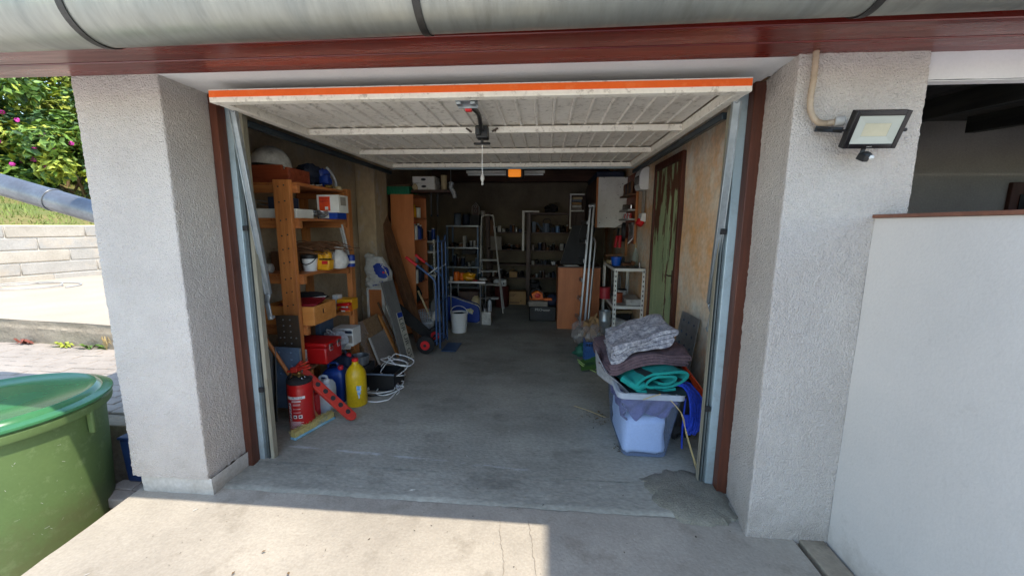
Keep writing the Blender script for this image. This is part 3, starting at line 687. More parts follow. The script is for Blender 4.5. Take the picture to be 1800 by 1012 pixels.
# wooden stop strips round the doorway
MB().box(-1.850,2.135,-.02,-1.806,2.197,2.198).build('door_trim', M['trim_brown'], G, bevel=.003)
MB().box(1.006,2.135,-.02,1.062,2.197,2.198).build('door_trim', M['trim_brown'], G, bevel=.003)
MB().box(-1.81,2.16,2.165,.99,2.20,2.199).build('door_trim', M['dark_wood'], G, bevel=.003)

# porch room to the right of the pillar
MB().box(1.40,4.5,-.1,7.4,4.62,2.75).build('porch_wall', M['porch'], G)
MB().box(7.4,1.6,-.1,7.5,4.62,2.75).build('porch_wall', M['porch'], G)
for i in range(18):
    y0 = 1.92+i*.145; za = 2.40+.16*(y0-1.9)/2.6; zb = 2.40+.16*(y0+.14-1.9)/2.6
    MB().add([(1.40,y0,za),(7.4,y0,za),(7.4,y0+.14,zb),(1.40,y0+.14,zb),(1.40,y0,za+.02),(7.4,y0,za+.02),(7.4,y0+.14,zb+.02),(1.40,y0+.14,zb+.02)],
             [(0,3,2,1),(4,5,6,7),(0,1,5,4),(1,2,6,5),(2,3,7,6),(3,0,4,7)]).build('porch_board', M['board_dark'], G, smooth=False)
for x in (2.02, 3.0, 3.98, 4.96, 5.9):
    MB().add([(x,2.1,2.26),(x+.09,2.1,2.26),(x+.09,4.3,2.40),(x,4.3,2.40),(x,2.1,2.41),(x+.09,2.1,2.41),(x+.09,4.3,2.56),(x,4.3,2.56)],
             [(0,3,2,1),(4,5,6,7),(0,1,5,4),(1,2,6,5),(2,3,7,6),(3,0,4,7)]).build('rafter', M['board_dark'], G, bevel=.005)
pw = MB().box(4.66,4.46,1.2,5.5,4.50,1.96).build('porch_window', M['trim_brown'], G, bevel=.006)
MB().box(4.74,4.45,1.27,5.42,4.458,1.84).build('pane', M['black_gloss'], pw)
MB().box(2.45,1.86,-.1,7.5,1.95,2.09).build('porch_wall', M['porch'], G)  # extra front wall out of view, added to keep the porch dark
# old door in the right wall: frame, leaf of boards, latch
dr = MB(); dr.box(1.165,3.63,0,1.212,3.68,2.15); dr.box(1.165,4.46,0,1.212,4.51,2.15); dr.box(1.165,3.682,2.085,1.212,4.458,2.15)
df = dr.build('old_door', M['trim_brown'], G, bevel=.004); df['label'] = 'old wooden door with flaking pale green paint over brown'
for i in range(6):
    y = 3.683+i*.1290
    MB().box(1.180+random.uniform(0,.003),y,0.01,1.208,y+.1265,2.08).build('board', M['peeling_green'], df, bevel=.003, seg=1)
lt = MB().box(1.174,3.71,.98,1.1795,3.74,1.10); lt.cyl((1.18,3.725,1.05),(1.145,3.725,1.05),.007,n=8); lt.cyl((1.145,3.725,1.05),(1.145,3.785,1.05),.007,n=8)
lt.build('handle', M['brown_plate'], df)

# terrace wall running towards the viewer on the right
tw = thing('terrace_wall', 'smooth white rendered wall with a thin brown coping on the right', 'wall', (1.5,.6,0))
b = MB()
def twf(u, v): return nz2((1.40, 1.828-4.3*u, -.1+1.64*v), (-1,0,0), .003) + Vector((.0006*noise.noise((u*900, v*300, 0)),0,0))
b.grid(twf, 120, 60)
b.box(1.404,-2.4,-.1,1.62,1.826,1.538)
b.build('body', M['low_wall'], tw)
cp = MB(); cp.box(1.388,-2.45,1.541,1.64,1.829,1.556); cp.build('coping', M['tile_brown'], tw, bevel=.003)
# unseen canopy added beyond the wall so its edge shades the apron's right half
nh = thing('shade_canopy', 'unseen high canopy on slim posts added to shade the right of the forecourt', 'canopy', (4.0,-4.0,0))
MB().box(2.30,-9,5.40,5.2,1.1,5.52).build('roof', M['mahogany'], nh)  # roof of the added shade canopy
for x, y in ((2.6,-8.6),(4.9,-8.6),(2.6,-4),(4.9,-4),(4.9,.7),(2.6,.7)): MB().box(x-.06,y-.06,-.14,x+.06,y+.06,5.40).build('post', M['trim_brown'], nh)  # posts of the added shade canopy
# downpipe at the left
dp = thing('downpipe', 'grey zinc downpipe sloping into the garage wall on the left', 'downpipe', (-2.32,2.45,1.55))
a, b_ = Vector((-4.9,2.45,2.08)), Vector((-2.49,2.45,1.43))
MB().cyl(a, b_, .072, n=24).build('pipe', M['zinc_dark'], dp)
m_ = a.lerp(b_, .66); d_ = (b_-a).normalized()
MB().cyl(m_-d_*.012, m_+d_*.012, .077, n=24).build('collar', M['zinc_dark'], dp, bevel=.003)
# ================================================================== UP-AND-OVER DOOR
FR = thing('door_frame', 'pale blue grey steel frame and tracks that carry the raised garage door', 'door frame', (-.38,2.22,0))
MB().box(-1.868,2.2,0,-1.775,2.25,2.165).build('post', M['steel_post'], FR, bevel=.003)
MB().box(.966,2.2,-.02,1.06,2.25,2.165).build('post', M['steel_post'], FR, bevel=.003)
for s, x0 in ((1,-1.775),(-1,.966)):
    g = MB()
    for dx0, dx1, y0, y1 in ((0.0,.010,2.217,2.25),(.010,.017,2.232,2.25),(.017,.025,2.208,2.25),(.025,.032,2.226,2.25)):
        a, b = sorted((x0+s*dx0, x0+s*dx1)); g.box(a+.0005,y0,.0,b-.0005,y1,2.16)
    g.build('channel', M['steel_groove'], FR, bevel=.0015, seg=1)
    a, b = sorted((x0+s*.0325, x0+s*(.056 if s > 0 else .036))); MB().box(a,2.212,-.01,b,2.25,2.165).build('stop_strip', M['cream_wood'], FR, bevel=.002)
    xx = x0+s*.055
    MB().box(min(xx,xx-s*.03),2.26,2.055,max(xx,xx-s*.03),4.42,2.092).build('track', M['track'], FR, bevel=.004)
    for z in (.46,1.46): MB().box(min(x0+s*.008,x0+s*.036),2.19,z,max(x0+s*.008,x0+s*.036),2.2075,z+.03).build('bumper', M['rubber'], FR, bevel=.003)
MB().box(-1.71,4.385,2.105,.925,4.42,2.14).build('rear_bar', M['steel_post'], FR, bevel=.004)
MB().box(-1.722,2.2,2.17,.952,2.25,2.2).build('head_rail', M['steel_groove'], FR, bevel=.003)
# lifting arms: from the raised leaf down to their pivots low on the posts
for sx, x0, x1 in ((1,-1.672,-1.715),(-1,.905,.945)):
    p0, p1 = Vector((x0,2.09,2.098)), Vector((x1,2.285,1.07)); d = (p1-p0).normalized()
    ar = MB(); ar.bar(p0, p1, .034, .007, (0,1,0)); 
    sd = Vector((0,1,0)).cross(d).normalized()
    ar.bar(p0+Vector((sx*.017,0,0)), p1+Vector((sx*.017,0,0)), .005, .024, (0,1,0)); ar.bar(p0-Vector((sx*.017,0,0)), p1-Vector((sx*.017,0,0)), .005, .024, (0,1,0))
    q1 = p1+Vector((-sx*.022,.012,-.055)); q2 = q1+Vector((sx*.008,.01,-.115))
    ar.bar(p1, q1, .032, .012, (0,1,0)); ar.bar(q1, q2, .030, .012, (0,1,0)); ar.cyl(q2+Vector((0,-.012,.012)), q2+Vector((0,.03,.012)), .010, n=10)
    ar.cyl(p0+Vector((0,-.012,0)), p0+Vector((0,.012,0)), .012, n=10)
    ar.build('lifting_arm', M['galv'], FR, bevel=.0015, seg=1)

GD = thing('garage_door', 'raised cream up-and-over garage door with a bright orange strip along its lip', 'garage door', (-.38,3.1,2.1))
XL, XR = -1.668, .900
lip = MB().box(XL-.0,1.935,2.092,XR,1.985,2.152).build('lip', M['door_cream'], GD, bevel=.003)
MB().box(XL+.004,1.931,2.115,XR-.004,1.9345,2.1445).build('orange_strip', M['orange_strip'], lip)
for a, b in ((XL,XL+.052),(XR-.052,XR)): MB().box(a,1.987,2.094,b,4.25,2.146).build('side_rail', M['door_cream'], GD, bevel=.004)
for y in (2.68,3.42,4.19):
    MB().box(XL+.053,y,2.098,XR-.053,y+.034,2.1375).build('crossbar', M['door_cream'], GD, bevel=.003)
npan = 24; pwid = (XR-XL-.104)/npan; proto = None
for i in range(npan):
    x = XL+.052+i*pwid
    if proto is None:
        sec = [(0,.012),(.006,.001),(.016,.001),(.022,.012),(pwid-.0008,.012),(pwid-.0008,.016),(0,.016)]
        b = MB().prism([(x+u, 1.988, 2.139+w) for u, w in sec], (0,2.25,0)); proto = b.build('panel', M['door_grey'], GD, smooth=False); base = ORG[proto.name].copy()
    else: clone(proto, base+Vector((i*pwid,0,random.uniform(-.0015,.0015))), GD)
# lock: plate with red latch, rod, gearbox with T handle
lk = MB(); lk.obox((-.395,2.022,2.093),(.052,0,0),(0,.034,-.004),(0,.001,.004)); lk.box(-.445,2.05,2.075,-.345,2.058,2.138); lk.obox((-.43,2.005,2.083),(.012,0,0),(0,.02,0),(0,0,.006)); lk.obox((-.36,2.005,2.083),(.012,0,0),(0,.02,0),(0,0,.006))
plate = lk.build('lock_plate', M['galv'], GD, bevel=.002)
MB().box(-.412,2.0585,2.066,-.380,2.088,2.094).build('latch', M['red_bright'], plate, bevel=.003)
rd = MB(); rd.tube(smooth_path([(-.397,2.08,2.098),(-.385,2.24,2.112),(-.39,2.36,2.118),(-.405,2.50,2.106),(-.412,2.64,2.095)],5), .013, 8)
rd.build('lock_rod', M['dark_metal'], GD)
bx = MB(); bx.rbox((-.415,2.645,2.09),(.075,.085,.075)); bx.rbox((-.437,2.60,2.09),(.03,.06,.05)); bx.cyl((-.42,2.65,2.055),(-.42,2.65,2.03),.010,n=10)
gbx = bx.build('lock_box', M['dark_metal'], GD, bevel=.005)
MB().box(-.475,2.638,2.018,-.365,2.662,2.031).build('handle', M['black'], gbx, bevel=.006)
for x in (-.505,-.335):
    w_ = MB(); w_.cyl((x,2.676,2.108),(x,2.64,2.108),.006,n=8); w_.rbox((x,2.645,2.108),(.045,.008,.012),ry=.6 if x<-.4 else -.5); w_.build('wing_nut', M['brown_plate'], GD, bevel=.002)
MB().box(-.02,3.60,2.132,.06,3.62,2.1385).build('red_tape', M['red_dull'], GD)
# strings of cobweb and fluff on the crossbars are left to the dirt in the paint
pc = thing('pull_cord', 'thin white pull cord with a small grip hanging from the door lock', 'cord', (-.42,2.66,1.77))
MB().tube([(-.42,2.655,2.018),(-.421,2.656,1.9),(-.42,2.656,1.83)], .0022, 6).build('string', M['white_plastic'], pc)
g = MB(); g.lathe((-.42,2.656,1.762),[(.004,0),(.008,.004),(.006,.02),(.009,.03),(.013,.04),(.013,.055),(.006,.07)],10); g.build('grip', M['white_dirty'], pc)
# door opener with amber lamp, strip light
op = thing('door_opener', 'black door opener with a glowing amber lamp hanging behind the door', 'door opener', (-.39,5.06,2.1))
MB().box(-.50,5.04,2.09,-.28,5.22,2.20).build('housing', M['black'], op, bevel=.012)
MB().box(-.468,4.985,2.095,-.312,5.042,2.188).build('lamp_cover', M['lamp_amber'], op, bevel=.012)
MB().box(-.41,5.10,2.20,-.37,5.14,2.585).build('hanger', M['dark_metal'], op)
MB().box(-.41,4.39,2.205,-.37,5.30,2.235).build('rail', M['dark_metal'], op, bevel=.003)
sl_ = thing('strip_light', 'unlit fluorescent strip light hanging under the ceiling at the back', 'light', (-.56,5.6,2.2))
MB().box(-1.11,5.58,2.215,-.02,5.64,2.25).build('casing', M['white_paint'], sl_, bevel=.004)
MB().cyl((-1.09,5.61,2.198),(-.04,5.61,2.198),.013,n=12).build('tube', M['white_plastic'], sl_)
for x in (-.95,-.18): MB().cyl((x,5.61,2.25),(x,5.61,2.585),.004,n=6).build('rod', M['dark_metal'], sl_)

# ================================================================== FLOODLIGHT, CONDUIT
fl_ = thing('floodlight', 'black LED floodlight with motion sensor tilted down on the right pillar', 'floodlight', (1.265,1.70,1.75))
c = Vector((1.265,1.705,1.872)); ax = Vector((1,0,0)); up = Vector((0,-.055,.122)).normalized(); nn = ax.cross(up)  # points to the viewer
if nn.y > 0: nn = -nn
body = MB(); body.obox(c-nn*.016, ax*.097, up*.069, nn*.013)
body.obox(c-nn*.038, ax*.06, up*.04, nn*.010)
for i in range(9): body.obox(c-nn*.055+ax*(-.048+.012*i), ax*.002, up*.036, nn*.010)
hb = body.build('housing', M['black'], fl_, bevel=.005)
fr_ = MB()
for s in (-1,1): fr_.obox(c+nn*.0+ax*(s*.0885), ax*.0085, up*.069, nn*.0035); fr_.obox(c+up*(s*.0605), ax*.0795, up*.0085, nn*.0034)
fr_.build('bezel', M['black_gloss'], fl_, bevel=.002)
rf_ = MB(); o = [(-.079,-.051),(.079,-.051),(.079,.051),(-.079,.051)]; i_ = [(-.047,-.024),(.047,-.024),(.047,.024),(-.047,.024)]
rf_.add([c+ax*a+up*b+nn*.0005 for a,b in o]+[c+ax*a+up*b-nn*.0025 for a,b in i_], [(0,1,5,4),(1,2,6,5),(2,3,7,6),(3,0,4,7)])
rf_.build('reflector', M['led'], fl_, smooth=False)
MB().obox(c-nn*.004, ax*.0465, up*.0235, nn*.0015).build('led_board', M['led_chip'], fl_)
MB().text('ANCO', c-up*.0637+nn*.0040-ax*.012, ax, up, .0065).build('lettering', M['white_dirty'], fl_)
br = MB(); br.bar((1.115,1.815,1.905),(1.115,1.72,1.885),.018,.005,(0,0,1)); br.bar((1.105,1.812,1.903),(1.18,1.76,1.885),.022,.005,(0,1,0)); br.bar((1.16,1.775,1.888),(1.168,1.72,1.875),.02,.006); br.bar((1.36,1.77,1.888),(1.362,1.715,1.873),.02,.006); br.bar((1.16,1.778,1.888),(1.37,1.774,1.888),.02,.005); br.cyl((1.362,1.71,1.873),(1.376,1.71,1.873),.007,n=8)
br.build('bracket', M['black'], fl_, bevel=.0015, seg=1)
sb = c - up*.068 - nn*.012 - ax*.008
sn = MB(); sn.bar(sb, sb-Vector((.004,-.004,.026)), .014, .014); k = sb-Vector((.0,.012,.034)); sn.ball(k, (.022,.022,.017), 12, 8); sn.rbox(k+Vector((-.010,-.004,-.006)), (.026,.034,.026), rz=.3, rx=.5)
se = sn.build('sensor', M['black'], fl_, bevel=.003)
MB().ball(k+Vector((.010,-.018,-.008)), (.010,.009,.008), 10, 6).build('lens', M['white_plastic'], se)
cn = thing('conduit', 'beige corrugated conduit curving down to the floodlight', 'conduit', (1.03,1.81,1.92))
P = smooth_path([(1.072,1.806,2.2),(1.074,1.806,2.10),(1.070,1.806,2.02),(1.079,1.805,1.965),(1.105,1.803,1.930),(1.135,1.80,1.921),(1.172,1.79,1.925)], 14)
rr = [.0112 + (.0016 if i % 2 else -.001) for i in range(len(P))]
MB().tube(P, rr, 12).build('pipe', M['conduit'], cn, angle=80)
MB().cyl((1.165,1.792,1.925),(1.195,1.78,1.925),.019,n=16).build('gland', M['white_dirty'], cn, bevel=.002)

# ================================================================== BLUE BLOCK FOR THE SHADED STEP BEHIND THE GREEN TUB
M['riser_shade_blue'] = mat('riser_shade_blue', (30,52,92), .45, c2=(24,42,78), scale=5)  # blue shade on the step riser, put into the colour of an added block
bt = thing('blue_shade_block', 'dark blue block standing in for the shaded step between the green tub and the pillar', 'tub', (-2.44,2.07,-.1))
MB().add([(-2.575,2.04,-.098),(-2.345,2.04,-.098),(-2.345,2.15,-.098),(-2.575,2.15,-.098),(-2.588,2.032,.185),(-2.335,2.032,.185),(-2.335,2.153,.185),(-2.588,2.153,.185)],[(0,3,2,1),(4,5,6,7),(0,1,5,4),(1,2,6,5),(2,3,7,6),(3,0,4,7)]).build('body', M['riser_shade_blue'], bt, bevel=.012)
MB().box(-2.592,2.027,.186,-2.332,2.156,.204).build('rim', M['riser_shade_blue'], bt, bevel=.006)  # top edge of the added shade block
# ================================================================== GREEN RAIN TUB
gbn = thing('rain_tub', 'big round green plastic tub with a lid beside the left pillar', 'tub', (-2.95,1.72,-.4))
BC = Vector((-2.90,1.70,-.1))
b = MB(); b.lathe(BC, [(.36,-.30),(.395,-.29),(.405,-.25),(.425,.25),(.435,.60),(.435,.625)], 72); b.build('body', M['bin_body'], gbn)
b = MB(); b.lathe(BC, [(.440,.575),(.462,.578),(.466,.590),(.466,.618),(.455,.628),(.445,.628)], 72)
b.build('rim', M['bin_body'], gbn)
b = MB(); b.lathe(BC, [(.458,.629),(.470,.631),(.474,.638),(.472,.648),(.452,.655),(.430,.658),(.420,.672),(.405,.680),(.385,.676),(.372,.670),(.20,.676),(.02,.680)], 72); b.build('lid', M['bin_lid'], gbn)
sc_ = MB(); rn = random.Random(9)
for i in range(26):
    a = R(rn.uniform(-75,25)); z = rn.uniform(-.02,.5); r = .4265 + .012*(z+.0)*.8 + .003; dz = rn.uniform(.001,.004); da = rn.uniform(.003,.016)
    if rn.random() < .3: da *= 3; dz *= .5
    sl2 = rn.uniform(-.01,.01)
    rr = lambda zz: .406+.019*min(1,max(0,(zz+.25)/.5))+.010*max(0,(zz-.25)/.35) + .0012
    sc_.add([BC+Vector((rr(zz)*math.cos(aa), rr(zz)*math.sin(aa), zz)) for aa, zz in ((a,z),(a+da,z+sl2),(a+da,z+sl2+dz),(a,z+dz))], [(0,1,2,3)])
stuff(sc_.build('scuffs', M['white_dirty'], gbn, smooth=False, fix=False))
for a in (16, 120, 255):
    d = Vector((math.cos(R(a)),math.sin(R(a)),0)); t_ = Vector((-d.y,d.x,0))
    MB().obox(BC+d*.452+Vector((0,0,.535)), d*.014, t_*.012, Vector((0,0,.075))).build('clip', M['bin_body'], gbn, bevel=.006)
# ================================================================== TIMBER SHELVES AND THEIR LOAD
LV = [1.80, 1.545, 1.13, .735, .40]           # upper faces of the five shelves
SH = thing('timber_shelf', 'home-made orange pine shelf rack along the left wall', 'shelf', (-2.02,3.12,0))
def post(x0,x1,y0,y1,m='pine'): return MB().box(x0,y0,-.0,x1,y1,1.815).build('post', M[m], SH, bevel=.003)
p1 = post(-1.952,-1.828,2.745,2.782); post(-1.835,-1.785,3.50,3.57); post(-2.245,-2.20,3.50,3.57); post(-2.245,-2.19,2.75,2.785)
bo = MB()
for z in (1.77,1.66,1.53,1.42,1.32,1.22,1.10,1.0,.90):
    for dx in (-.022,.022): bo.cyl((-1.89+dx,2.7455,z+dx*.2),(-1.89+dx,2.742,z+dx*.2),.006,n=6)
stuff(bo.build('screws', M['dark_metal'], SH))
for z in LV:
    for y0, y1 in ((2.785,2.822),(3.455,3.495)): MB().box(-2.24,y0,z-.075,-1.795,y1,z-.022).build('crosspiece', M['pine_x'], SH, bevel=.003)
    for x0, x1 in ((-2.24,-2.02),(-2.012,-1.80)):
        if z == .40: x0, x1 = (x0, x1)
        MB().box(x0,2.79,z-.021,x1,3.56,z).build('shelf_board', M['old_wood'] if z == .40 else M['pine_y'], SH, bevel=.002)
# top shelf
WB = thing('wooden_box', 'reddish brown wooden box under the hard hat', 'box', (-1.98,2.96,LV[0]))
b = MB(); z0 = LV[0]
b.prism([(-2.235,2.80,z0),(-1.865,2.80,z0),(-1.865,2.80,z0+.108),(-1.885,2.80,z0+.108),(-1.889,2.80,z0+.092),(-1.905,2.80,z0+.092),(-1.909,2.80,z0+.125),(-2.235,2.80,z0+.125)], (0,.018,0))
b.build('front', M['red_wood'], WB, bevel=.002)
MB().box(-1.883,2.819,z0,-1.865,3.05,z0+.108).build('side', M['red_wood'], WB, bevel=.002); MB().box(-2.235,2.819,z0,-2.217,3.05,z0+.108).build('side', M['red_wood'], WB, bevel=.002)
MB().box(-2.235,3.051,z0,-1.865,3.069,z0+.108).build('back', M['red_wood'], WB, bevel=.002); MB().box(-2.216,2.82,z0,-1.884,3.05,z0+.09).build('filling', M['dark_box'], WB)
HH = thing('hard_hat', 'dirty white hard hat resting on the reddish wooden box', 'hard hat', (-1.985,2.90,1.925))
b = MB(); hc = Vector((-2.075,2.93,1.926))
def hat(u, v):
    a = 2*math.pi*u; ph = (math.pi/2)*v; k = math.cos(ph); rx, ry, rz = .142, .120, .145
    p = Vector((rx*math.cos(a)*k, ry*math.sin(a)*k, rz*math.sin(ph)**.9))
    if abs(p.y) < .022 and v > .3: p.z += .006
    p.z += -.012*math.cos(a)*(1-v) + (.016*max(0,math.sin(-a)))*(1-v)
    return hc+p
b.sheet(hat, 44, 18, .004); b.build('shell', M['white_dirty'], HH, angle=70)
b = MB()
def brim(u, v):
    a = -.9+1.8*u; rr = .140+.04*v*math.cos(a*.9); return hc + Vector((rr*math.cos(a), (.12+.03*v)*math.sin(a), -.012*math.cos(a)-.014*v))
b.sheet(brim, 20, 3, .004); b.build('brim', M['white_dirty'], HH)
sw = MB(); sw.tube([hc+Vector((.126*math.cos(R(a)), .106*math.sin(R(a)), -.004)) for a in range(0,360,12)], .006, 6, True); sw.build('headband', M['black'], HH)
def simple(name, label, cat, mb, m, group=None, **k): return tag(mb.build(name, m, None, **k), label, cat, group)
# blue tool bag, cutters, tape on the far end
TB = thing('tool_bag', 'crumpled dark and bright blue bag at the far end of the top shelf', 'bag', (-1.98,3.38,LV[0]))
b = MB().ball((-2.03,3.36,1.905),(.10,.12,.105),18,12,.5); b.build('body', M['dark_blue'], TB)
b = MB().ball((-1.915,3.38,1.885),(.04,.07,.085),14,10,.6); b.build('pocket', M['blue'], TB)
MB().tube(smooth_path([(-1.885,3.36,1.985),(-1.865,3.40,1.94),(-1.845,3.42,1.88),(-1.84,3.42,1.83)],5), .011, 6).build('strap', M['bubble'], TB)
simple('adhesive_tape', 'yellow roll of tape at the front edge of the top shelf', 'tape', MB().lathe((-1.835,3.44,LV[0]),[(.018,0),(.036,0),(.036,.028),(.018,.028)],18), M['tan'])
for i, (x, y, lab) in enumerate([(-1.93,3.18,'shiny chrome socket lying nearest the wooden box on the top shelf'),(-1.885,3.22,'larger shiny chrome fitting in front of the blue bag'),(-1.845,3.30,'small brassy fitting beside the yellow tape')]):
    simple('pipe_fitting', lab, 'fitting', MB().lathe((x,y,LV[0]+.018),[(.012,-.03),(.018,-.028),(.018,0),(.013,.004),(.013,.024),(.017,.028),(.010,.032)],12,(.5,.6,.15)), M['chrome'] if i < 2 else mat('brass', (170,140,80), .3, metal=.9), None)
TR_ = MB().box(-2.18,3.16,LV[0],-1.96,3.27,LV[0]+.03); TR_.box(-2.17,3.17,LV[0]+.03,-1.97,3.26,LV[0]+.05)
simple('tool_tray', 'flat dark tray next to the wooden box on the top shelf', 'tray', TR_, M['dark_box'], bevel=.004)
# second shelf
simple('flat_carton', 'long flat white carton on the second shelf behind the post', 'carton', MB().box(-2.21,2.805,LV[1],-1.825,3.02,LV[1]+.068), M['paper'], bevel=.003)
b = MB().box(-2.06,2.83,LV[1]+.069,-1.93,3.0,LV[1]+.155); simple('book_box', 'dark blue box standing on the flat white carton', 'box', b, M['dark_blue'], bevel=.003)
for i, y in enumerate((2.87, 2.93)): simple('steel_rod', ('upper','lower')[i]+' thin bright rod lying on the second shelf left of the post', 'rod', MB().cyl((-2.22,y,LV[1]+.14-.03*i),(-1.99,y+.12,LV[1]+.10-.03*i),.004,n=6), M['alu'])
for i, (x, y, r) in enumerate([(-1.85,3.06,.042),(-1.83,3.16,.045)]):
    b = MB()
    for k in range(7):
        a = random.uniform(0,3); b.tube([(x+r*math.cos(t*.52)*math.cos(a)*.9, y+r*math.sin(t*.52), LV[1]+.030+.014*math.sin(t*.52+a)+.004*k) for t in range(12)], .0035, 5, True)
    simple('wire_tangle', ('coil of bright wire next to the flat white carton','second coil of wire in front of the blue and white pack')[i], 'wire', b, M['alu'])
PK = thing('paper_pack', 'blue and white packet under the tin with the orange label', 'packet', (-1.80,3.26,LV[1]))
MB().box(-1.90,3.20,LV[1],-1.73,3.36,LV[1]+.052).build('body', M['blue'], PK, bevel=.003)
b = MB(); b.box(-1.888,3.1985,LV[1]+.006,-1.80,3.1995,LV[1]+.048); b.build('label', M['paper'], PK)
b = MB(); b.prism([(-1.875,3.198,LV[1]+.012),(-1.845,3.198,LV[1]+.036),(-1.815,3.198,LV[1]+.030),(-1.835,3.198,LV[1]+.012)], (0,-.0005,0)); b.build('print', M['blue_grey'], PK)
OT = thing('labelled_box', 'cream box with a large orange warning label stacked on the blue packet', 'box', (-1.80,3.28,LV[1]+.053))
zb = LV[1]+.053
MB().box(-1.905,3.21,zb,-1.715,3.37,zb+.145).build('carton', M['paper'], OT, bevel=.003)
MB().box(-1.885,3.2085,zb+.015,-1.79,3.2095,zb+.13).build('orange_label', M['orange_red'], OT)
t_ = MB()
for i, (s_, zz) in enumerate([('ACHTUNG',zb+.112),('VORSICHT',zb+.087)]): t_.text(s_, (-1.877,3.208,zz), (1,0,0), (0,0,1), .016)
t_.build('lettering', mat('ink_red', (120,20,12), .6, fine=0), OT)
MB().box(-1.835,3.2078,zb+.022,-1.808,3.2082,zb+.048).build('pictogram', M['paper'], OT)
MB().box(-1.7145,3.24,zb+.06,-1.714,3.33,zb+.13).build('side_label', M['grey_panel'], OT)
for x, y, nm in ((-1.955,3.30,'left'),(-1.92,3.42,'right')): pass
# third shelf
z = LV[2]
BK = thing('paint_bucket', 'small white paint bucket with a black rim on the third shelf', 'bucket', (-2.0,3.0,z))
MB().lathe((-1.885,3.02,z),[(.048,0),(.058,.10)],22).build('pail', M['white_plastic'], BK)
MB().lathe((-1.885,3.02,z),[(.059,.10),(.061,.102),(.061,.13),(.052,.131)],22).build('rim', M['black'], BK)
MB().tube([(-1.885+.062*math.cos(R(a)), 3.02-.062*abs(math.sin(R(a)))*.9-.004, z+.115-.06*math.sin(R(a))) for a in range(0,181,15)], .004, 6).build('handle', M['black'], BK)
YT = thing('heat_gun', 'yellow power tool with a red label on the third shelf', 'tool', (-1.80,3.10,z))
b = MB(); b.prism([(-1.87,3.06,z),(-1.755,3.06,z),(-1.745,3.06,z+.085),(-1.80,3.06,z+.09),(-1.815,3.06,z+.14),(-1.875,3.06,z+.15),(-1.90,3.06,z+.14),(-1.865,3.06,z+.12)], (0,.085,0)); b.build('body', M['yellow_tool'], YT, bevel=.012)
b = MB().ball((-1.782,3.10,z+.115),(.038,.04,.05),14,10); b.build('motor', M['yellow_tool'], YT)
MB().box(-1.805,3.053,z+.05,-1.757,3.0555,z+.078).build('red_label', M['red_bright'], YT)
b = MB().box(-1.825,3.05,z+.085,-1.742,3.09,z+.095); b.build('grille', M['black'], YT, bevel=.003)
PB = thing('plastic_sack', 'tied white plastic sack standing between the yellow tool and the small can', 'sack', (-1.75,3.25,z))
b = MB().lathe((-1.755,3.24,z),[(.05,0),(.068,.03),(.072,.07),(.06,.12),(.035,.145),(.03,.16),(.045,.175),(.03,.185),(.01,.18)],20,(0,0,1),.06); b.build('sack', M['bag'], PB)
SC_ = thing('small_can', 'small blue and white printed can at the far end of the third shelf', 'can', (-1.74,3.40,z))
MB().lathe((-1.725,3.38,z),[(.034,0),(.035,.002),(.035,.10),(.033,.104)],18).build('body', M['blue'], SC_); MB().lathe((-1.725,3.38,z+.03),[(.0355,0),(.0355,.022)],18).build('band', M['paper'], SC_)
simple('rolled_cloth', 'stained off-white roll lying left of the post on the third shelf', 'roll', MB().lathe((-2.20,2.84,z+.035),[(.01,0),(.036,.003),(.033,.06),(.037,.11),(.010,.115)],14,(1,.1,0),.06), M['white_dirty'])
tw_ = MB(); rn = random.Random(5)
for i in range(46):
    x0 = rn.uniform(-2.2,-1.95); y0 = rn.uniform(2.95,3.3); z1 = z+rn.uniform(.15,.22)
    tw_.tube(smooth_path([(x0,y0,z1),(x0+.16,y0+rn.uniform(-.04,.04),z1+rn.uniform(-.01,.035)),(x0+rn.uniform(.25,.36),y0+rn.uniform(-.06,.06),z1-.02)],4), rn.uniform(.002,.005), 5)
tw_.box(-2.2,3.0,z,-1.96,3.4,z+.15)
simple('twig_bundle', 'bundle of dry brown twigs and cable lying across a dark box on the third shelf', 'bundle', tw_, M['old_wood'])
for i, x in enumerate((-1.80,-1.765)): simple('white_pipe', ('left','right')[i]+' of two pale pipes leaning at the back above the white sack', 'pipe', MB().cyl((x,3.47-.03*i,z+.06),(x-.055,3.47-.03*i,z+.37),.009,n=10), M['white_dirty'])
# fourth shelf
z = LV[3]-.06
CR = thing('wooden_crate', 'orange brown wooden crate with a slotted handle on the fourth shelf', 'crate', (-1.9,2.95,z))
z = .735
b = MB(); 
MB().box(-2.16,2.795,z,-1.742,2.808,z+.145).build('front', M['crate_wood'], CR, bevel=.003)
sd = MB(); y0, y1 = 2.809, 3.10
sd.box(-1.756,y0,z,-1.742,y1,z+.07); sd.box(-1.756,y0,z+.07,-1.742,y0+.11,z+.145); sd.box(-1.756,y1-.15,z+.07,-1.742,y1,z+.145); sd.box(-1.756,y0+.1101,z+.108,-1.742,y1-.1501,z+.145)
sd.build('side', M['crate_wood'], CR, bevel=.0015); MB().box(-2.16,2.809,z,-2.146,3.10,z+.145).build('side', M['crate_wood'], CR)
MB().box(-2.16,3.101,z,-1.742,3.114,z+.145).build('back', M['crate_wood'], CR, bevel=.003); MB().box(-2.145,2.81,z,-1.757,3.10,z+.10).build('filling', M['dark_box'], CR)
b = MB().obox((-1.92,2.935,z+.150),(.145,.02,.006),(-.02,.10,.012),(0,0,.012)); simple('red_folder', 'dark red folder lying on top of the wooden crate', 'folder', b, mat('maroon', (150,22,36), .45), bevel=.005)
simple('white_ruler', 'white strip lying behind the red folder on the crate', 'strip', MB().obox((-1.92,3.03,z+.168),(.13,.03,.012),(-.004,.015,0),(0,0,.003)), M['white_plastic'])
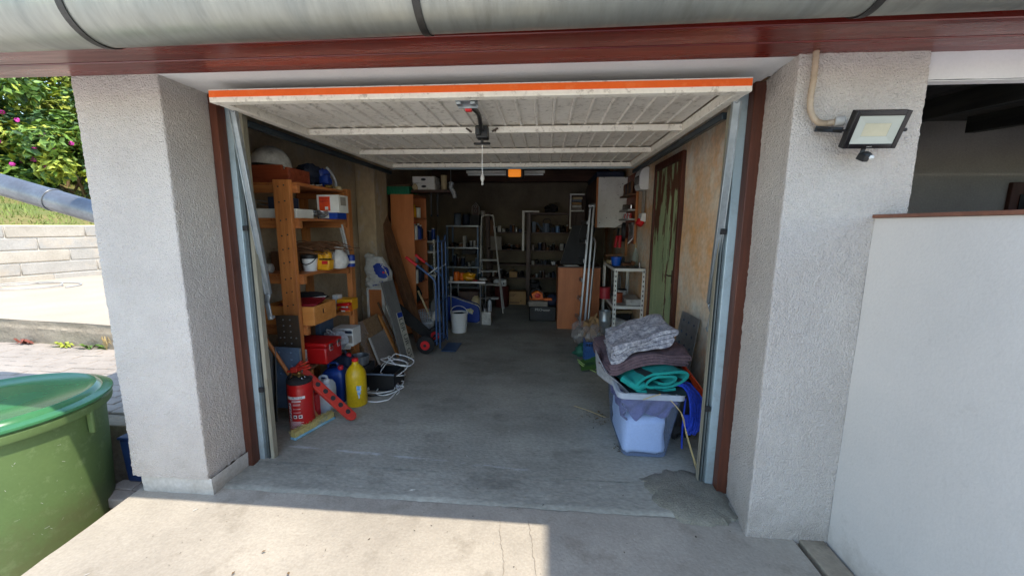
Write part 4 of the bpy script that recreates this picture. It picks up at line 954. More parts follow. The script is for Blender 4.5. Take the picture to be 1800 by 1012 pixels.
b = MB().ball((-1.95,3.11,z+.17),(.14,.05,.04),16,8,.4); simple('dark_cloth', 'dark crumpled cloth at the back of the wooden crate', 'cloth', b, M['dark_box'])
z = LV[3]
b = MB().bar((-1.83,3.30,z+.06),(-1.70,3.27,z+.075),.04,.03); b.bar((-1.80,3.27,z+.03),(-1.70,3.24,z+.035),.035,.02)
simple('hand_drill', 'red and black hand tool right of the wooden crate', 'tool', b, M['red'], bevel=.008)
simple('yellow_case', 'yellow box behind the red tool on the fourth shelf', 'box', MB().box(-1.84,3.33,z,-1.66+.0,3.45,z+.075) if False else MB().box(-1.86,3.34,z,-1.72,3.46,z+.10), M['yellow_tool'], bevel=.004)
simple('silver_case', 'small white box beside the yellow one on the fourth shelf', 'box', MB().box(-1.92,3.38,z+.0,-1.865,3.45,z+.13), M['paper'], bevel=.003)
BB = thing('battery_pack', 'white and orange pack at the right end of the fourth shelf', 'packet', (-1.75,3.40,z))
MB().box(-1.795,3.29,z,-1.76,3.34,z+.075).build('white_half', M['paper'], BB, bevel=.002); MB().box(-1.759,3.29,z,-1.715,3.34,z+.075).build('orange_half', M['orange'], BB, bevel=.002)
MB().box(-1.75,3.289,z+.02,-1.73,3.2895,z+.06).build('label', M['paper'], BB)
# steel plates leaning against the near post
BP = thing('drilled_plate', 'brown steel plate with drilled holes standing against the near post', 'plate', (-1.9,2.72,.2))
BPm = MB().obox((-1.90,2.715,.60),(.088,0,.002),(0,.003,0),(.0,-.010,.232)); BPm.build('plate', M['brown_plate'], BP, bevel=.001)
h = MB()
for i in range(5):
    for s in (-1,1): h.cyl((-1.90+.026*s,2.7085-.0095,.80-.045*i),(-1.90+.026*s,2.7055-.0095,.80-.045*i),.006,n=8)
for s in (-1,1): h.cyl((-1.90+.062*s,2.705,.66),(-1.90+.062*s,2.702,.66),.006,n=8)
stuff(h.build('holes', M['galv'], BP))
BQ = thing('riveted_plate', 'blue grey steel plate with embossed knobs behind the extinguisher', 'plate', (-1.9,2.66,.1))
BQm = MB().obox((-1.905,2.662,.36),(.125,0,-.004),(0,.004,0),(.006,-.012,.245)); BQm.build('plate', M['blue_grey'], BQ, bevel=.001)
h = MB()
for i in range(4):
    for k in range(2): h.ball((-1.945+.09*k,2.652-.0,.565-.055*i),(.011,.010,.011),8,6)
stuff(h.build('knobs', M['blue_grey'], BQ))
MB().obox((-1.783,2.656,.355),(.004,0,0),(0,.005,0),(.006,-.012,.245)).build('edge', M['galv'], BQ)
# bottom shelf
z = LV[4]
RB = thing('red_toolbox', 'red metal cash box with a picture label on the bottom shelf', 'toolbox', (-1.82,2.97,z))
MB().box(-2.0,2.86,z,-1.705,3.10,z+.135).build('body', M['red'], RB, bevel=.012); 
MB().box(-2.004,2.856,z+.137,-1.701,3.104,z+.172).build('lid', M['red'], RB, bevel=.012)
lb = MB().box(-1.985,2.857,z+.012,-1.865,2.8585,z+.122).build('label', M['paper'], RB)
MB().box(-1.975,2.8555,z+.04,-1.915,2.8565,z+.095).build('picture', M['orange_red'], lb); MB().ball((-1.895,2.8565,z+.05),(.016,.0012,.024),10,8).build('picture', M['dark_blue'], lb)
t_ = MB().text('Ferro', (-1.975,2.8553,z+.100), (1,0,0), (0,0,1), .024); t_.build('lettering', M['stripe_ink'], lb)
for y in (2.92,3.04):
    c_ = MB(); c_.tube([(-1.699,y-.022,z+.155),(-1.695,y-.022,z+.105),(-1.695,y+.022,z+.105),(-1.699,y+.022,z+.155)], .0028, 6); c_.box(-1.705,y-.012,z+.13,-1.698,y+.012,z+.16); c_.build('clasp', M['chrome'], RB)
b = MB().ball((-1.83,3.24,z+.09),(.10,.08,.09),18,12,.4); b.tube(smooth_path([(-1.86,3.19,z+.15),(-1.87,3.16,z+.20),(-1.83,3.15,z+.20),(-1.80,3.18,z+.15)],5), .005, 6); simple('carrier_bag', 'grey plastic carrier bag slumped behind the red cash box', 'bag', b, M['bubble'])
WC = thing('white_carton', 'white carton with a blue stripe at the far end of the bottom shelf', 'carton', (-1.82,3.42,z))
MB().box(-1.92,3.345,z,-1.73,3.50,z+.165).build('box', M['paper'], WC, bevel=.004); MB().box(-1.85,3.343,z+.12,-1.735,3.3445,z+.145).build('stripe', M['dark_blue'], WC); MB().box(-1.80,3.3425,z+.03,-1.735,3.3445,z+.10).build('stripe', M['grey_panel'], WC)
simple('paper_sheet', 'loose white paper on the front edge of the bottom shelf', 'paper', MB().obox((-1.79,3.40,z+.004) if False else (-1.79,3.30,z+.003),(.05,.02,0),(-.02,.05,0),(0,0,.0015)), M['paper'])
for i in range(4):
    bkx = -2.17+.055*i
    simple('binder', ['dark binder nearest the wall','blue grey binder second from the wall','brown binder third from the wall','pale binder nearest the crate'][i]+' under the fourth shelf', 'binder', MB().box(bkx,3.22,z,bkx+.045,3.44,z+.26), M[['dark_box','grey_blue','old_wood','blue_grey'][i]], 'binders on the bottom shelf', bevel=.002)
# ================================================================== FLOOR, LEFT FOREGROUND
EX = thing('fire_extinguisher', 'red powder fire extinguisher with a printed white label by the left door post', 'fire extinguisher', (-1.778,2.61,0))
ec = Vector((-1.778,2.612,0))
MB().lathe(ec, [(.078,0),(.084,.006),(.0855,.02),(.0855,.325),(.083,.335),(.0855,.345),(.084,.36)], 48).build('body', M['red'], EX)
MB().lathe(ec, [(.083,.3605),(.078,.373),(.060,.388),(.035,.396),(.014,.399)], 40).build('shoulder', M['rubber'], EX)
h = MB(); h.cyl(ec+Vector((0,0,.398)), ec+Vector((0,0,.435)), .014, n=12); h.cyl(ec+Vector((-.045,-.01,.415)), ec+Vector((.04,-.01,.415)), .009, n=10); h.build('valve', mat('brass_valve', (176,146,92), .35, metal=.9), EX)
h = MB(); h.bar(ec+Vector((-.03,0,.445)), ec+Vector((.10,-.01,.475)), .022, .010); h.bar(ec+Vector((-.05,0,.452)), ec+Vector((.085,-.012,.52)), .022, .010); h.rbox(ec+Vector((-.03,0,.45)), (.05,.03,.035)); h.build('handle', M['red_dull'], EX, bevel=.002)
MB().tube([ec+Vector((.05+.014*math.cos(R(a)), -.03, .405+.014*math.sin(R(a)))) for a in range(0,360,30)], .0022, 6, True).build('safety_pin', M['chrome'], EX)
MB().tube(smooth_path([ec+Vector((-.045,-.01,.415)), ec+Vector((-.075,0,.40)), ec+Vector((-.098,.0,.33)), ec+Vector((-.10,.01,.12)), ec+Vector((-.09,.0,.06))],6), .010, 8).build('hose', M['rubber'], EX)
def exw(a0, z0): 
    def f(x, y):
        a = a0 + x/.0860; return ec + Vector((.0863*math.cos(a), .0863*math.sin(a), z0+y))
    return f
AX = R(-98)
def patch(b, x0, x1, z0, z1, n=6, off=.0001):
    f = exw(AX, 0); pts = [f(x0+(x1-x0)*i/n, 0) for i in range(n+1)]
    k = 1+off/.0863
    vs = [ec+Vector(((p.x-ec.x)*k,(p.y-ec.y)*k,z)) for z in (z0,z1) for p in pts]
    b.add(vs, [(i,i+1,n+2+i,n+1+i) for i in range(n)])
w = MB()
patch(w,-.045,-.006,.255,.277); patch(w,-.006,.09,.257,.277)
for z in (.243,.236): patch(w,-.003,.06,z,z+.004)
for i in range(4): patch(w,-.036,-.012,.226-.034*i-.030,.226-.034*i)
for z in (.218,.210,.182,.156): patch(w,.004,.055,z,z+.0028)
for x in (.004,.04): patch(w,x,x+.024,.112,.137)
for i in range(9): patch(w,-.036,.070-random.uniform(0,.02),.085-.0065*i,.0878-.0065*i)
w.build('label', M['ink_white'], EX, smooth=False, fix=False)
w = MB(); w.text('PROTEX', (0,0,0), (1,0,0), (0,0,1), .019, warp=lambda x,y,f=exw(AX-.0+.0/.086,.2605): ec+Vector(((f(x,0).x-ec.x)*1.006,(f(x,0).y-ec.y)*1.006,.2605+y)))
for i in range(4):
    patch(w,-.032,-.022,.226-.034*i-.020,.226-.034*i-.008,3,.0006); patch(w,-.020,-.015,.226-.034*i-.026,.226-.034*i-.014,3,.0006)
for x in (.008,.044): patch(w,x,x+.014,.118,.131,3,.0006)
w.build('lettering', M['stripe_ink'], EX, smooth=False, fix=False)
# broom
BR = thing('broom', 'broom with an orange handle and yellow and blue bristles lying by the extinguisher', 'broom', (-1.70,2.6,0))
a, b_ = Vector((-1.722,2.425,.0)), Vector((-1.612,2.765,.0)); d = (b_-a).normalized(); s = Vector((d.y,-d.x,0))
bb = MB(); rn = random.Random(2)
bb.obox((a+b_)/2+Vector((0,0,.034))-s*.022, d*.172, s*.020, Vector((0,0,.024)))
for i in range(420):
    p = a.lerp(b_, rn.uniform(.01,.99)) + s*rn.uniform(-.045,-.004) + Vector((0,0,.012)); q = p + Vector((0,0,rn.uniform(.045,.062))) + d*rn.gauss(0,.006) - s*rn.uniform(0,.012)
    bb.add([p-d*.0016, p+d*.0016, q+d*.0012, q-d*.0012], [(0,1,2,3)])
stuff(bb.build('bristles', M['bristle'], BR, smooth=False, fix=False))
MB().obox((a+b_)/2+Vector((0,0,.009))-s*.02, d*.178, s*.026, Vector((0,0,.009))).build('brush_head', mat('head_blue', (150,186,196), .5, c2=(70,140,170), scale=9), BR, bevel=.006)
MB().cyl((-1.712,2.70,.03),(-2.02,2.585,.735), .0135, n=12).build('handle', M['pine'], BR)
# red perforated bar
RBAR = thing('red_bar', 'red painted perforated steel bar lying slanted over the jerrycan', 'steel bar', (-1.6,2.75,.02))
a, b_ = Vector((-1.815,2.66,.455)), Vector((-1.45,2.72,.055)); d = (b_-a).normalized(); wv = Vector((.35,.9,.25)); wv = (wv-d*wv.dot(d)).normalized(); nv = d.cross(wv); nv = -nv if nv.y > 0 else nv
bm_ = MB(); bm_.obox((a+b_)/2, d*(b_-a).length/2, wv*.033, nv*.003)
for sg in (-1,1): bm_.obox((a+b_)/2+wv*(sg*.033)-nv*.014, d*(b_-a).length/2, wv*.003, nv*.0135)
bm_.cyl(b_-nv*.02+d*.0, b_+nv*.004, .034, n=16); bm_.build('bar', M['red_dull'], RBAR, bevel=.002)
h = MB()
for i in range(6):
    c = a.lerp(b_, .22+.14*i) + nv*.0032
    h.cyl(c, c+nv*.0012, .0195, n=14)
stuff(h.build('holes', M['dark_box'], RBAR))
ph = MB()
for i in range(6):
    c = a.lerp(b_, .22+.14*i) + nv*.0044; pts = arc(c, .021, 180, 360, 10, d, wv); ph.tube(pts, .003, 5)
stuff(ph.build('hole_lips', M['red_dull'], RBAR))
pk = MB(); pk.bar(a+Vector((-.03,-.02,-.04)), a+Vector((.05,-.02,.05)), .03, .02); pk.bar(a+Vector((-.06,-.03,-.03)), a+Vector((.12,-.05,.035)), .022, .014); pk.build('clevis', M['red_dull'], RBAR, bevel=.003)
wr = MB()
for i in range(3): wr.tube(smooth_path([a+Vector((0,-.02,.01*i)), a+Vector((.05,-.03,.03+.012*i)), a+Vector((.10+.01*i,-.04,.065+.012*i))],5), .002, 5)
wr.build('wire', M['chrome'], RBAR)
# bottles and canisters
def jerry(name, label, c, sx, sy, hh, m, capm, cap=(0,0), rz=0.0):
    t = thing(name, label, 'canister', c); c = Vector(c); b = MB()
    mr = Matrix.Rotation(rz,3,'Z')
    prof = [(.94,0),(1,.03),(1,.72),(.96,.84),(.72,.95),(.5,.985)]; n = 28; vs = []
    for k, zz in prof:
        for i in range(n):
            a = 2*math.pi*i/n; ca, sa = math.cos(a), math.sin(a); e = .35
            p = mr @ Vector((sx/2*k*math.copysign(abs(ca)**e,ca), sy/2*k*math.copysign(abs(sa)**e,sa), hh*zz)); vs.append(c+p)
    fs = [(j*n+i, j*n+(i+1)%n, (j+1)*n+(i+1)%n, (j+1)*n+i) for j in range(len(prof)-1) for i in range(n)] + [tuple(range(n-1,-1,-1)), tuple(range((len(prof)-1)*n, len(prof)*n))]
    b.add(vs, fs); b.build('body', m, t, angle=50)
    q = c + mr@Vector((cap[0],cap[1],hh*.95)); MB().lathe(q,[(.020,0),(.022,.004),(.022,.026),(.019,.030)],16).build('cap', capm, t)
    g = MB(); g.tube(smooth_path([c+mr@Vector((-sx*.28,0,hh*.95)), c+mr@Vector((-sx*.24,0,hh*1.10)), c+mr@Vector((sx*.1,0,hh*1.10)), c+mr@Vector((sx*.14,0,hh*.97))],6), .010, 8); g.build('handle', m, t)
    return t
jerry('white_canister', 'milky white plastic canister behind the slanted red bar', (-1.735,2.86,0), .135, .13, .275, M['canister'], M['white_plastic'], (.03,-.03), .1)
jerry('blue_canister', 'dark blue plastic canister with a red cap beside the yellow bottle', (-1.775,3.09,0), .19, .16, .30, M['blue_can'], M['rubber_red'], (.06,-.03), .15)
jerry('rear_canister', 'second dark canister with a red cap standing behind the blue one', (-1.80,3.29,0), .18, .16, .34, M['dark_blue'], M['rubber_red'], (.05,0), 0)
RC = thing('oil_can', 'narrow red and blue can between the extinguisher and the white canister', 'can', (-1.80,2.77,0))
MB().box(-1.845,2.735,0,-1.79,2.81,.20).build('blue_side', M['blue'], RC, bevel=.006); MB().box(-1.7895,2.735,0,-1.745,2.81,.20).build('red_side', M['red_bright'], RC, bevel=.006)
YB = thing('yellow_bottle', 'large yellow plastic bottle with a red cap and a torn blue label', 'bottle', (-1.558,3.02,0)); yc = Vector((-1.558,3.025,0))
MB().lathe(yc, [(.066,0),(.080,.006),(.083,.018),(.083,.25),(.080,.275),(.069,.305),(.048,.335),(.030,.352),(.026,.36),(.026,.378)], 44).build('body', M['yellow'], YB)
MB().lathe(yc, [(.025,.3785),(.026,.381),(.026,.398),(.022,.402)], 20).build('cap', M['red_bright'], YB)
lb = MB(); 
for (a0,a1,z0,z1,mm) in [(-64,-38,.15,.19,0),(-60,-42,.115,.15,0),(-56,-48,.08,.115,0)]:
    vs = [yc+Vector((.0836*math.cos(R(a0+(a1-a0)*i/5)), .0836*math.sin(R(a0+(a1-a0)*i/5)), z+random.uniform(-.004,.004))) for z in (z0,z1) for i in range(6)]
    lb.add(vs, [(i,i+1,7+i,6+i) for i in range(5)])
lb.build('torn_label', mat('label_blue', (70,150,200), .5, c2=(220,220,220), scale=30, fine=0), YB, smooth=False, fix=False)
simple('saucepan', 'grey metal pan behind the neck of the yellow bottle', 'pan', MB().lathe((-1.70,3.40,.21),[(.06,0),(.075,.01),(.08,.09),(.077,.09),(.07,.015)],26), M['alu'])
simple('wooden_block', 'dark crate under the pan beneath the bottom shelf', 'crate', MB().box(-1.80,3.33,0,-1.615,3.52,.21), M['dark_box'], bevel=.004)
DT = thing('black_crate', 'black plastic crate with a pale front rim behind the yellow bottle', 'crate', (-1.48,3.45,0))
b = MB(); b.box(-1.60,3.30,0,-1.345,3.315,.15); b.box(-1.60,3.55,0,-1.345,3.565,.15); b.box(-1.60,3.316,0,-1.585,3.549,.15); b.box(-1.36,3.316,0,-1.345,3.549,.15); b.box(-1.584,3.316,.0,-1.361,3.549,.06)
b.build('body', M['black'], DT, bevel=.003); MB().box(-1.605,3.292,.151,-1.34,3.31,.163).build('rim', M['grey_blue'], DT, bevel=.003)
# cable
EC = thing('extension_cable', 'untidy loops of white extension cable on the floor with a plug', 'cable', (-1.44,3.3,0))
rn = random.Random(21); P = []
loops = [(-1.44,3.22,.15,.16,.010),(-1.40,3.34,.11,.17,.022),(-1.47,3.28,.13,.10,.03),(-1.40,3.47,.10,.12,.09),(-1.43,3.58,.13,.11,.18),(-1.38,3.60,.12,.10,.19),(-1.42,3.50,.12,.14,.15)]
for k, (cx, cy, rx, ry, z) in enumerate(loops):
    for i in range(14):
        a = 2*math.pi*i/14 + k*.6; P.append((cx+rx*math.cos(a)*(1+.1*math.sin(3*a+k)), cy+ry*math.sin(a), max(.008, z + .035*math.sin(a+k)*(1 if z > .05 else .12))))
MB().tube(smooth_path(P,3), .0048, 6).build('cord', M['white_plastic'], EC)
p = Vector((-1.385,3.44,.06)); MB().cyl(p, p+Vector((-.035,-.045,.035)), .019, .017, 12).build('plug', M['bubble'], EC, bevel=.003)
p = Vector((-1.355,3.40,.03)); MB().cyl(p, p+Vector((.02,-.055,-.006)), .018, .02, 12).build('socket', M['bubble'], EC, bevel=.003)
MB().tube(smooth_path([(-1.62,3.13,.01),(-1.58,3.18,.012),(-1.50,3.17,.01),(-1.42,3.20,.012),(-1.38,3.24,.03)],6), .007, 6).build('black_cord', M['black'], EC)
# dark blade tools behind the post
b = MB(); b.sheet(lambda u,v: (-1.985+.05*u, 2.55+.02*math.sin(u*3)+.05*v, .05+.55*v+.02*u), 8, 12, .006)
simple('scythe', 'dark curved scythe blade standing behind the left door post', 'blade', b, M['dark_metal'])
simple('iron_rod', 'thin iron rod leaning in the corner behind the left door post', 'rod', MB().cyl((-1.93,2.46,.0),(-1.985,2.52,.66),.010,n=8), M['dark_metal'])
# boards leaning by the pilaster
def slab(a, b, b2, a2, th):              # base a-b, top a2-b2
    a, b, b2, a2 = map(Vector, (a,b,b2,a2)); n = (b-a).cross(a2-a).normalized(); n = n if n.x > 0 else -n
    return MB().add([a,b,b2,a2,a-n*th,b-n*th,b2-n*th,a2-n*th], [(0,1,2,3),(7,6,5,4),(0,4,5,1),(1,5,6,2),(2,6,7,3),(3,7,4,0)]), n
WR = thing('wrapped_board', 'brown chipboard wrapped in clear film leaning in front of the orange cabinet', 'board', (-1.85,4.05,0))
q = ((-1.80,3.88,0),(-1.735,4.26,0),(-1.90,4.26,.50),(-2.02,3.86,.44))
s_, n = slab(*q, .035); s_.build('board', M['chip'], WR, bevel=.003)
rn = random.Random(4)
def filmf(u, v):
    a, b, c, d = map(Vector, q); p = a.lerp(b,u).lerp(d.lerp(c,u), v); return p + n*(.004+.010*abs(noise.noise((u*9+v*7, v*3-u*5, 2))))
fm = MB(); fm.grid(lambda u,v: filmf(u*.42, v), 24, 30); fm.build('film', M['film'], WR)
simple('grey_sheet', 'thin grey sheet resting against the wrapped board', 'panel', slab((-1.735,3.93,0),(-1.675,4.22,0),(-1.80,4.23,.33),(-1.87,3.98,.29),.010)[0], M['grey_panel'], bevel=.001)
simple('white_lath', 'short white lath along the left edge of the grey sheet', 'lath', MB().bar((-1.728,3.90,0),(-1.86,3.95,.30),.028,.012,(1,0,0)), M['white_paint'])
simple('brown_lath', 'narrow brown wooden lath leaning right of the wrapped board', 'lath', MB().bar((-1.655,4.24,.0),(-1.865,4.24,.49),.055,.018,(1,0,0)), M['crate_wood'], bevel=.002)
simple('thin_lath', 'thinner grey brown lath behind the brown lath', 'lath', MB().bar((-1.64,4.30,.0),(-1.90,4.30,.62),.03,.014,(1,0,0)), M['old_wood'])
OC = thing('orange_cabinet', 'small orange brown cabinet with white edges against the concrete pilaster', 'cabinet', (-1.98,4.5,0))
MB().box(-2.06,4.43,0,-1.905,4.60,.745).build('panel', M['veneer'], OC); MB().box(-2.085,4.415,0,-2.061,4.60,.765).build('edge', M['white_paint'], OC, bevel=.002); MB().box(-1.904,4.415,0,-1.872,4.60,.765).build('edge', M['white_paint'], OC, bevel=.002); MB().box(-2.06,4.42,.746,-1.905,4.60,.766).build('top', M['white_paint'], OC, bevel=.002)
for i, (x, zt) in enumerate(((-1.60,.56),(-1.565,.68))):
    simple('white_profile', ('shorter','longer')[i]+' white strip leaning between the orange cabinet and the grey plank', 'strip', MB().bar((x,4.31-.02*i,0),(x-.24,4.40,zt),.03,.022,(1,0,0)), M['white_paint'])
GP = thing('grey_plank', 'long grey plank leaning with an old number plate fixed to it', 'plank', (-1.6,4.2,0))
qa, qb, qc, qd = Vector((-1.50,3.98,0)), Vector((-1.455,4.19,0)), Vector((-1.725,4.34,.88)), Vector((-1.77,4.13,.88))
s_, n = slab(qa,qb,qc,qd,.022); s_.build('board', M['grey_plank'], GP, bevel=.002)
def onp(u, v, o=0): return qa.lerp(qb,u).lerp(qd.lerp(qc,u), v) + n*o
np_ = MB(); pts = [onp(.46,.015,.002),onp(.98,.015,.002),onp(.98,.60,.002),onp(.46,.60,.002)]; np_.prism(pts, n*.002); npl = np_.build('number_plate', mat('plate_white', (186,182,164), .6, c2=(150,146,128), scale=20), GP)
MB().prism([onp(.52,.535,.0042),onp(.96,.535,.0042),onp(.96,.595,.0042),onp(.52,.595,.0042)], n*.0004).build('blue_band', M['blue'], npl)
dn = (onp(.5,0)-onp(.5,1)).normalized(); acr = (onp(1,.5)-onp(0,.5)).normalized()
MB().text('LER UR GS', onp(.56,.525,.0046), dn, acr, .098).build('lettering', M['stripe_ink'], npl)
# cement bag on the cabinet
CB = thing('cement_bag', 'half empty white cement bag with a blue oval on the orange cabinet', 'bag', (-1.96,4.5,.766))
bc = Vector((-1.955,4.50,.766))
def bagf(u, v):
    a = 2*math.pi*u; z = v*.36
    wx = .15*(1-.05*v) if v < .45 else .15*(1-.9*(v-.45)**1.25); wy = .085*(1-.55*max(0,v-.5)); lean = -.04*max(0,v-.35)*2
    k = 1+.16*noise.noise((math.cos(a)*1.6, math.sin(a)*1.6, v*4))
    e = .6; ca, sa = math.cos(a), math.sin(a)
    fold = .012*noise.noise((a*3.5, v*16, 4))*(1 if ca < .3 else .35)
    if v < .06: wx *= .86+.14*v/.06
    p = bc + Vector((math.copysign(abs(ca)**e,ca)*wx*k+lean+fold, math.copysign(abs(sa)**e,sa)*wy*k+fold, z)); p.y = min(p.y, 4.612); return p
b = MB(); b.grid(bagf, 56, 34); b.ball(bc+Vector((-.10,.0,.335)), (.055,.05,.06), 14, 10, .7); b.ball(bc+Vector((-.065,.0,.30)), (.06,.05,.04), 14, 8, .6)
b.build('sack', M['bag'], CB, angle=70)
def onbag(x, z):                         # point on the bag's front
    best = None
    for i in range(60):
        u = .5+.5*i/60; p = bagf(u, min(max(z/.36,0),1))
        if best is None or abs(p.x-x) < abs(best.x-x): best = p
    return best
ov = MB(); pts = []
n = 28; cx, cz = bc.x+.055, .205
vs = []
for k in (1,.75,.5,.25,.02):
    for i in range(n):
        a = 2*math.pi*i/n; ex = .105*k*math.cos(a); ez = .062*k*math.sin(a); x = cx+ex*.80+ez*.45; z = cz+ez*1.1-ex*.55
        p = onbag(min(x, bc.x+.135), z); vs.append(p+Vector((0,-.004,0)))
ov.add(vs, [(j*n+i, j*n+(i+1)%n, (j+1)*n+(i+1)%n, (j+1)*n+i) for j in range(4) for i in range(n)]); ov.build('blue_oval', M['ink_blue'], CB, fix=False)
em = MB(); p = onbag(bc.x+.085,.185); em.ball(p+Vector((0,-.004,0)), (.016,.003,.014), 10, 6); em.build('emblem', M['red_bright'], CB); em = MB(); p = onbag(bc.x+.108,.18); em.ball(p+Vector((0,-.004,0)), (.010,.003,.013), 10, 6); em.build('emblem', M['yellow'], CB)
t_ = MB(); t_.text('Ihr Fliesen', (0,0,0), (1,0,0), (0,0,1), .030, warp=lambda x,y: onbag(bc.x-.045+x, .058+y+x*.12)+Vector((0,-.003,0)))
t_.text('Spezialist', (0,0,0), (1,0,0), (0,0,1), .022, warp=lambda x,y: onbag(bc.x-.055+x, .026+y+x*.12)+Vector((0,-.003,0)))
t_.build('lettering', M['ink_blue'], CB, smooth=False, fix=False)
# big brown plank against the wall
simple('leaning_beam', 'long heavy brown beam leaning against the wall left of the tall cabinet', 'beam', MB().obox((-1.885,4.90,.99),(.040,-.02,.014),(.02,.075,0),(-.305,.05,.985)), M['old_wood'], bevel=.006)
lsw = thing('light_switch', 'grey surface switch with its conduit on the left wall', 'switch', (-2.22,5.12,1.5))
MB().box(-2.245,5.05,1.54,-2.185,5.13,1.63).build('box', M['white_dirty'], lsw, bevel=.006); MB().cyl((-2.235,5.09,1.63),(-2.235,5.09,2.55),.010,n=8).build('conduit', M['grey_panel'], lsw)
# ================================================================== REAR LEFT
TC = thing('tall_cabinet', 'tall orange brown open cabinet full of bottles on the left', 'cabinet', (-1.9,5.5,0))
y0, y1, x0, x1, zt = 5.2, 5.78, -2.06, -1.75, 1.90
MB().box(x0,y0,0,x1,y0+.02,zt).build('side', M['veneer'], TC, bevel=.001); MB().box(x0,y1-.02,0,x1,y1,zt).build('side', M['veneer_dark'], TC, bevel=.001)
MB().box(x0,y0+.0205,0,x0+.012,y1-.0205,zt).build('back', M['veneer_dark'], TC); MB().box(x0+.013,y0+.0205,zt-.02,x1,y1-.0205,zt).build('top', M['veneer_dark'], TC)
LVC = [.06,.40,.70,.98,1.30,1.60]
for z in LVC: MB().box(x0+.013,y0+.021,z-.018,x1-.005,y1-.021,z).build('shelf', M['veneer_dark'], TC)
def bottle(label, x, y, z, r, hh, m, capm=None, neck=.35, group=None, name='bottle'):
    t = thing(name, label, name, (x,y,z), group)
    MB().lathe((x,y,z),[(r*.92,0),(r,.006),(r,hh*.66),(r*.85,hh*.76),(r*neck,hh*.86),(r*neck,hh*.90)],14).build('body', m, t)
    MB().lathe((x,y,z+hh*.9001),[(r*neck*1.15,0),(r*neck*1.15,hh*.1)],12).build('cap', capm or M['white_plastic'], t); return t
def tin(label, x, y, z, r, hh, m, lid=None, group=None, name='tin'):
    t = thing(name, label, name.replace('_',' '), (x,y,z), group)
    MB().lathe((x,y,z),[(r*.96,0),(r,.003),(r,hh*.9),(r*.97,hh*.91)],16).build('body', m, t)
    MB().lathe((x,y,z+hh*.911),[(r*1.03,0),(r*1.03,hh*.07),(r*.9,hh*.085)],16).build('lid', lid or M['alu'], t); return t
bottle('yellow bottle on the highest filled shelf of the tall cabinet', -1.80,5.32,1.60,.05,.17,M['yellow_tool'],M['yellow'],.6)
tin('white jar with a dark lid beside the yellow bottle in the tall cabinet', -1.80,5.50,1.60,.05,.15,M['white_paint'],M['dark_box'],name='jar')
bottle('white and red spray bottle on the upper middle shelf of the tall cabinet', -1.79,5.33,1.30,.045,.24,M['paper'],M['red_bright'])
bottle('blue bottle right of the red capped one in the tall cabinet', -1.79,5.50,1.30,.045,.22,M['blue'],M['white_plastic'])
bottle('dark slim bottle at the back end of the upper middle shelf of the tall cabinet', -1.80,5.64,1.30,.035,.20,M['dark_blue'])
tin('short steel tin alone on the middle shelf of the tall cabinet', -1.79,5.36,.98,.04,.10,M['alu'])
tin('white cylinder tin on the lower shelf of the tall cabinet', -1.79,5.30,.70,.045,.19,M['white_paint'],M['white_plastic'])
bottle('dark glass jar with a steel cap on the lower shelf of the tall cabinet', -1.79,5.45,.70,.055,.24,M['dark_blue'],M['alu'],.6)
bottle('shadowy bottle at the far end of the lower shelf of the tall cabinet', -1.80,5.62,.70,.04,.22,M['dark_box'],M['dark_metal'])
simple('green_bag', 'dark green bag under the lowest bottles in the tall cabinet', 'bag', MB().ball((-1.87,5.45,.52),(.10,.15,.12),14,10,.5), M['teal_dark'])
# on top of the cabinet
GT = thing('green_crate', 'green plastic fruit crate on top of the tall cabinet', 'crate', (-1.95,5.35,zt))
b = MB(); b.box(-2.13,5.20,zt,-1.80,5.21,zt+.10); b.box(-2.13,5.5,zt,-1.80,5.51,zt+.10); b.box(-2.13,5.211,zt,-2.12,5.499,zt+.10); b.box(-1.81,5.211,zt,-1.80,5.499,zt+.10); b.box(-2.119,5.211,zt,-1.811,5.499,zt+.012); b.build('body', M['green_tray'], GT)
for i in range(9): MB().box(-2.125+i*.036,5.192,zt,-2.107+i*.036,5.1995,zt+.10).build('rib', M['green_tray'], GT, bevel=.002)
MB().obox((-1.96,5.34,zt+.115),(.14,.02,.01),(-.02,.10,0),(0,0,.012)).build('filling', M['old_wood'], GT)
BX = []
for i, (lab, z, dx) in enumerate([('white drawer box with an oval handle, lower of two on the tall cabinet', zt+.065, 0),('white drawer box with an oval handle, upper of two on the tall cabinet', zt+.155, -.005)]):
    t = thing('drawer_box', lab, 'box', (-1.62,5.45,z), 'white drawer boxes'); MB().box(-1.78+dx,5.30,z,-1.475+dx,5.55,z+.086).build('body', M['white_paint'], t, bevel=.004)
    MB().ball((-1.63+dx,5.299,z+.045),(.035,.008,.016),12,8).build('handle', M['dark_box'], t)
CS = thing('corner_shelf', 'dark wall shelf on slanted steel brackets right of the tall cabinet', 'shelf', (-1.55,5.5,1.92))
MB().box(-1.795,5.26,zt+.03,-1.28,5.62,zt+.064).build('board', M['dark_wood'], CS, bevel=.002)
for x in (-1.53,-1.44): MB().cyl((x,5.30,zt+.03),(x-.10,5.62,zt-.25),.009,n=8).build('bracket', M['alu'], CS)
for x in (-1.53,-1.44): MB().box(x-.11,5.62,zt-.28,x-.09,5.64,zt+.03).build('upright', M['track'], CS)
simple('skein', 'small pale ball of string in front of the white drawer boxes', 'string', MB().ball((-1.74,5.235,zt+.045) if False else (-1.745,5.28,zt+.10),(.04,.04,.04),12,8,.5), M['tan'])
tin('beige cardboard tube standing right of the white drawer boxes', -1.38,5.40,zt+.065,.04,.20,M['tan'],M['tan'],name='tube')
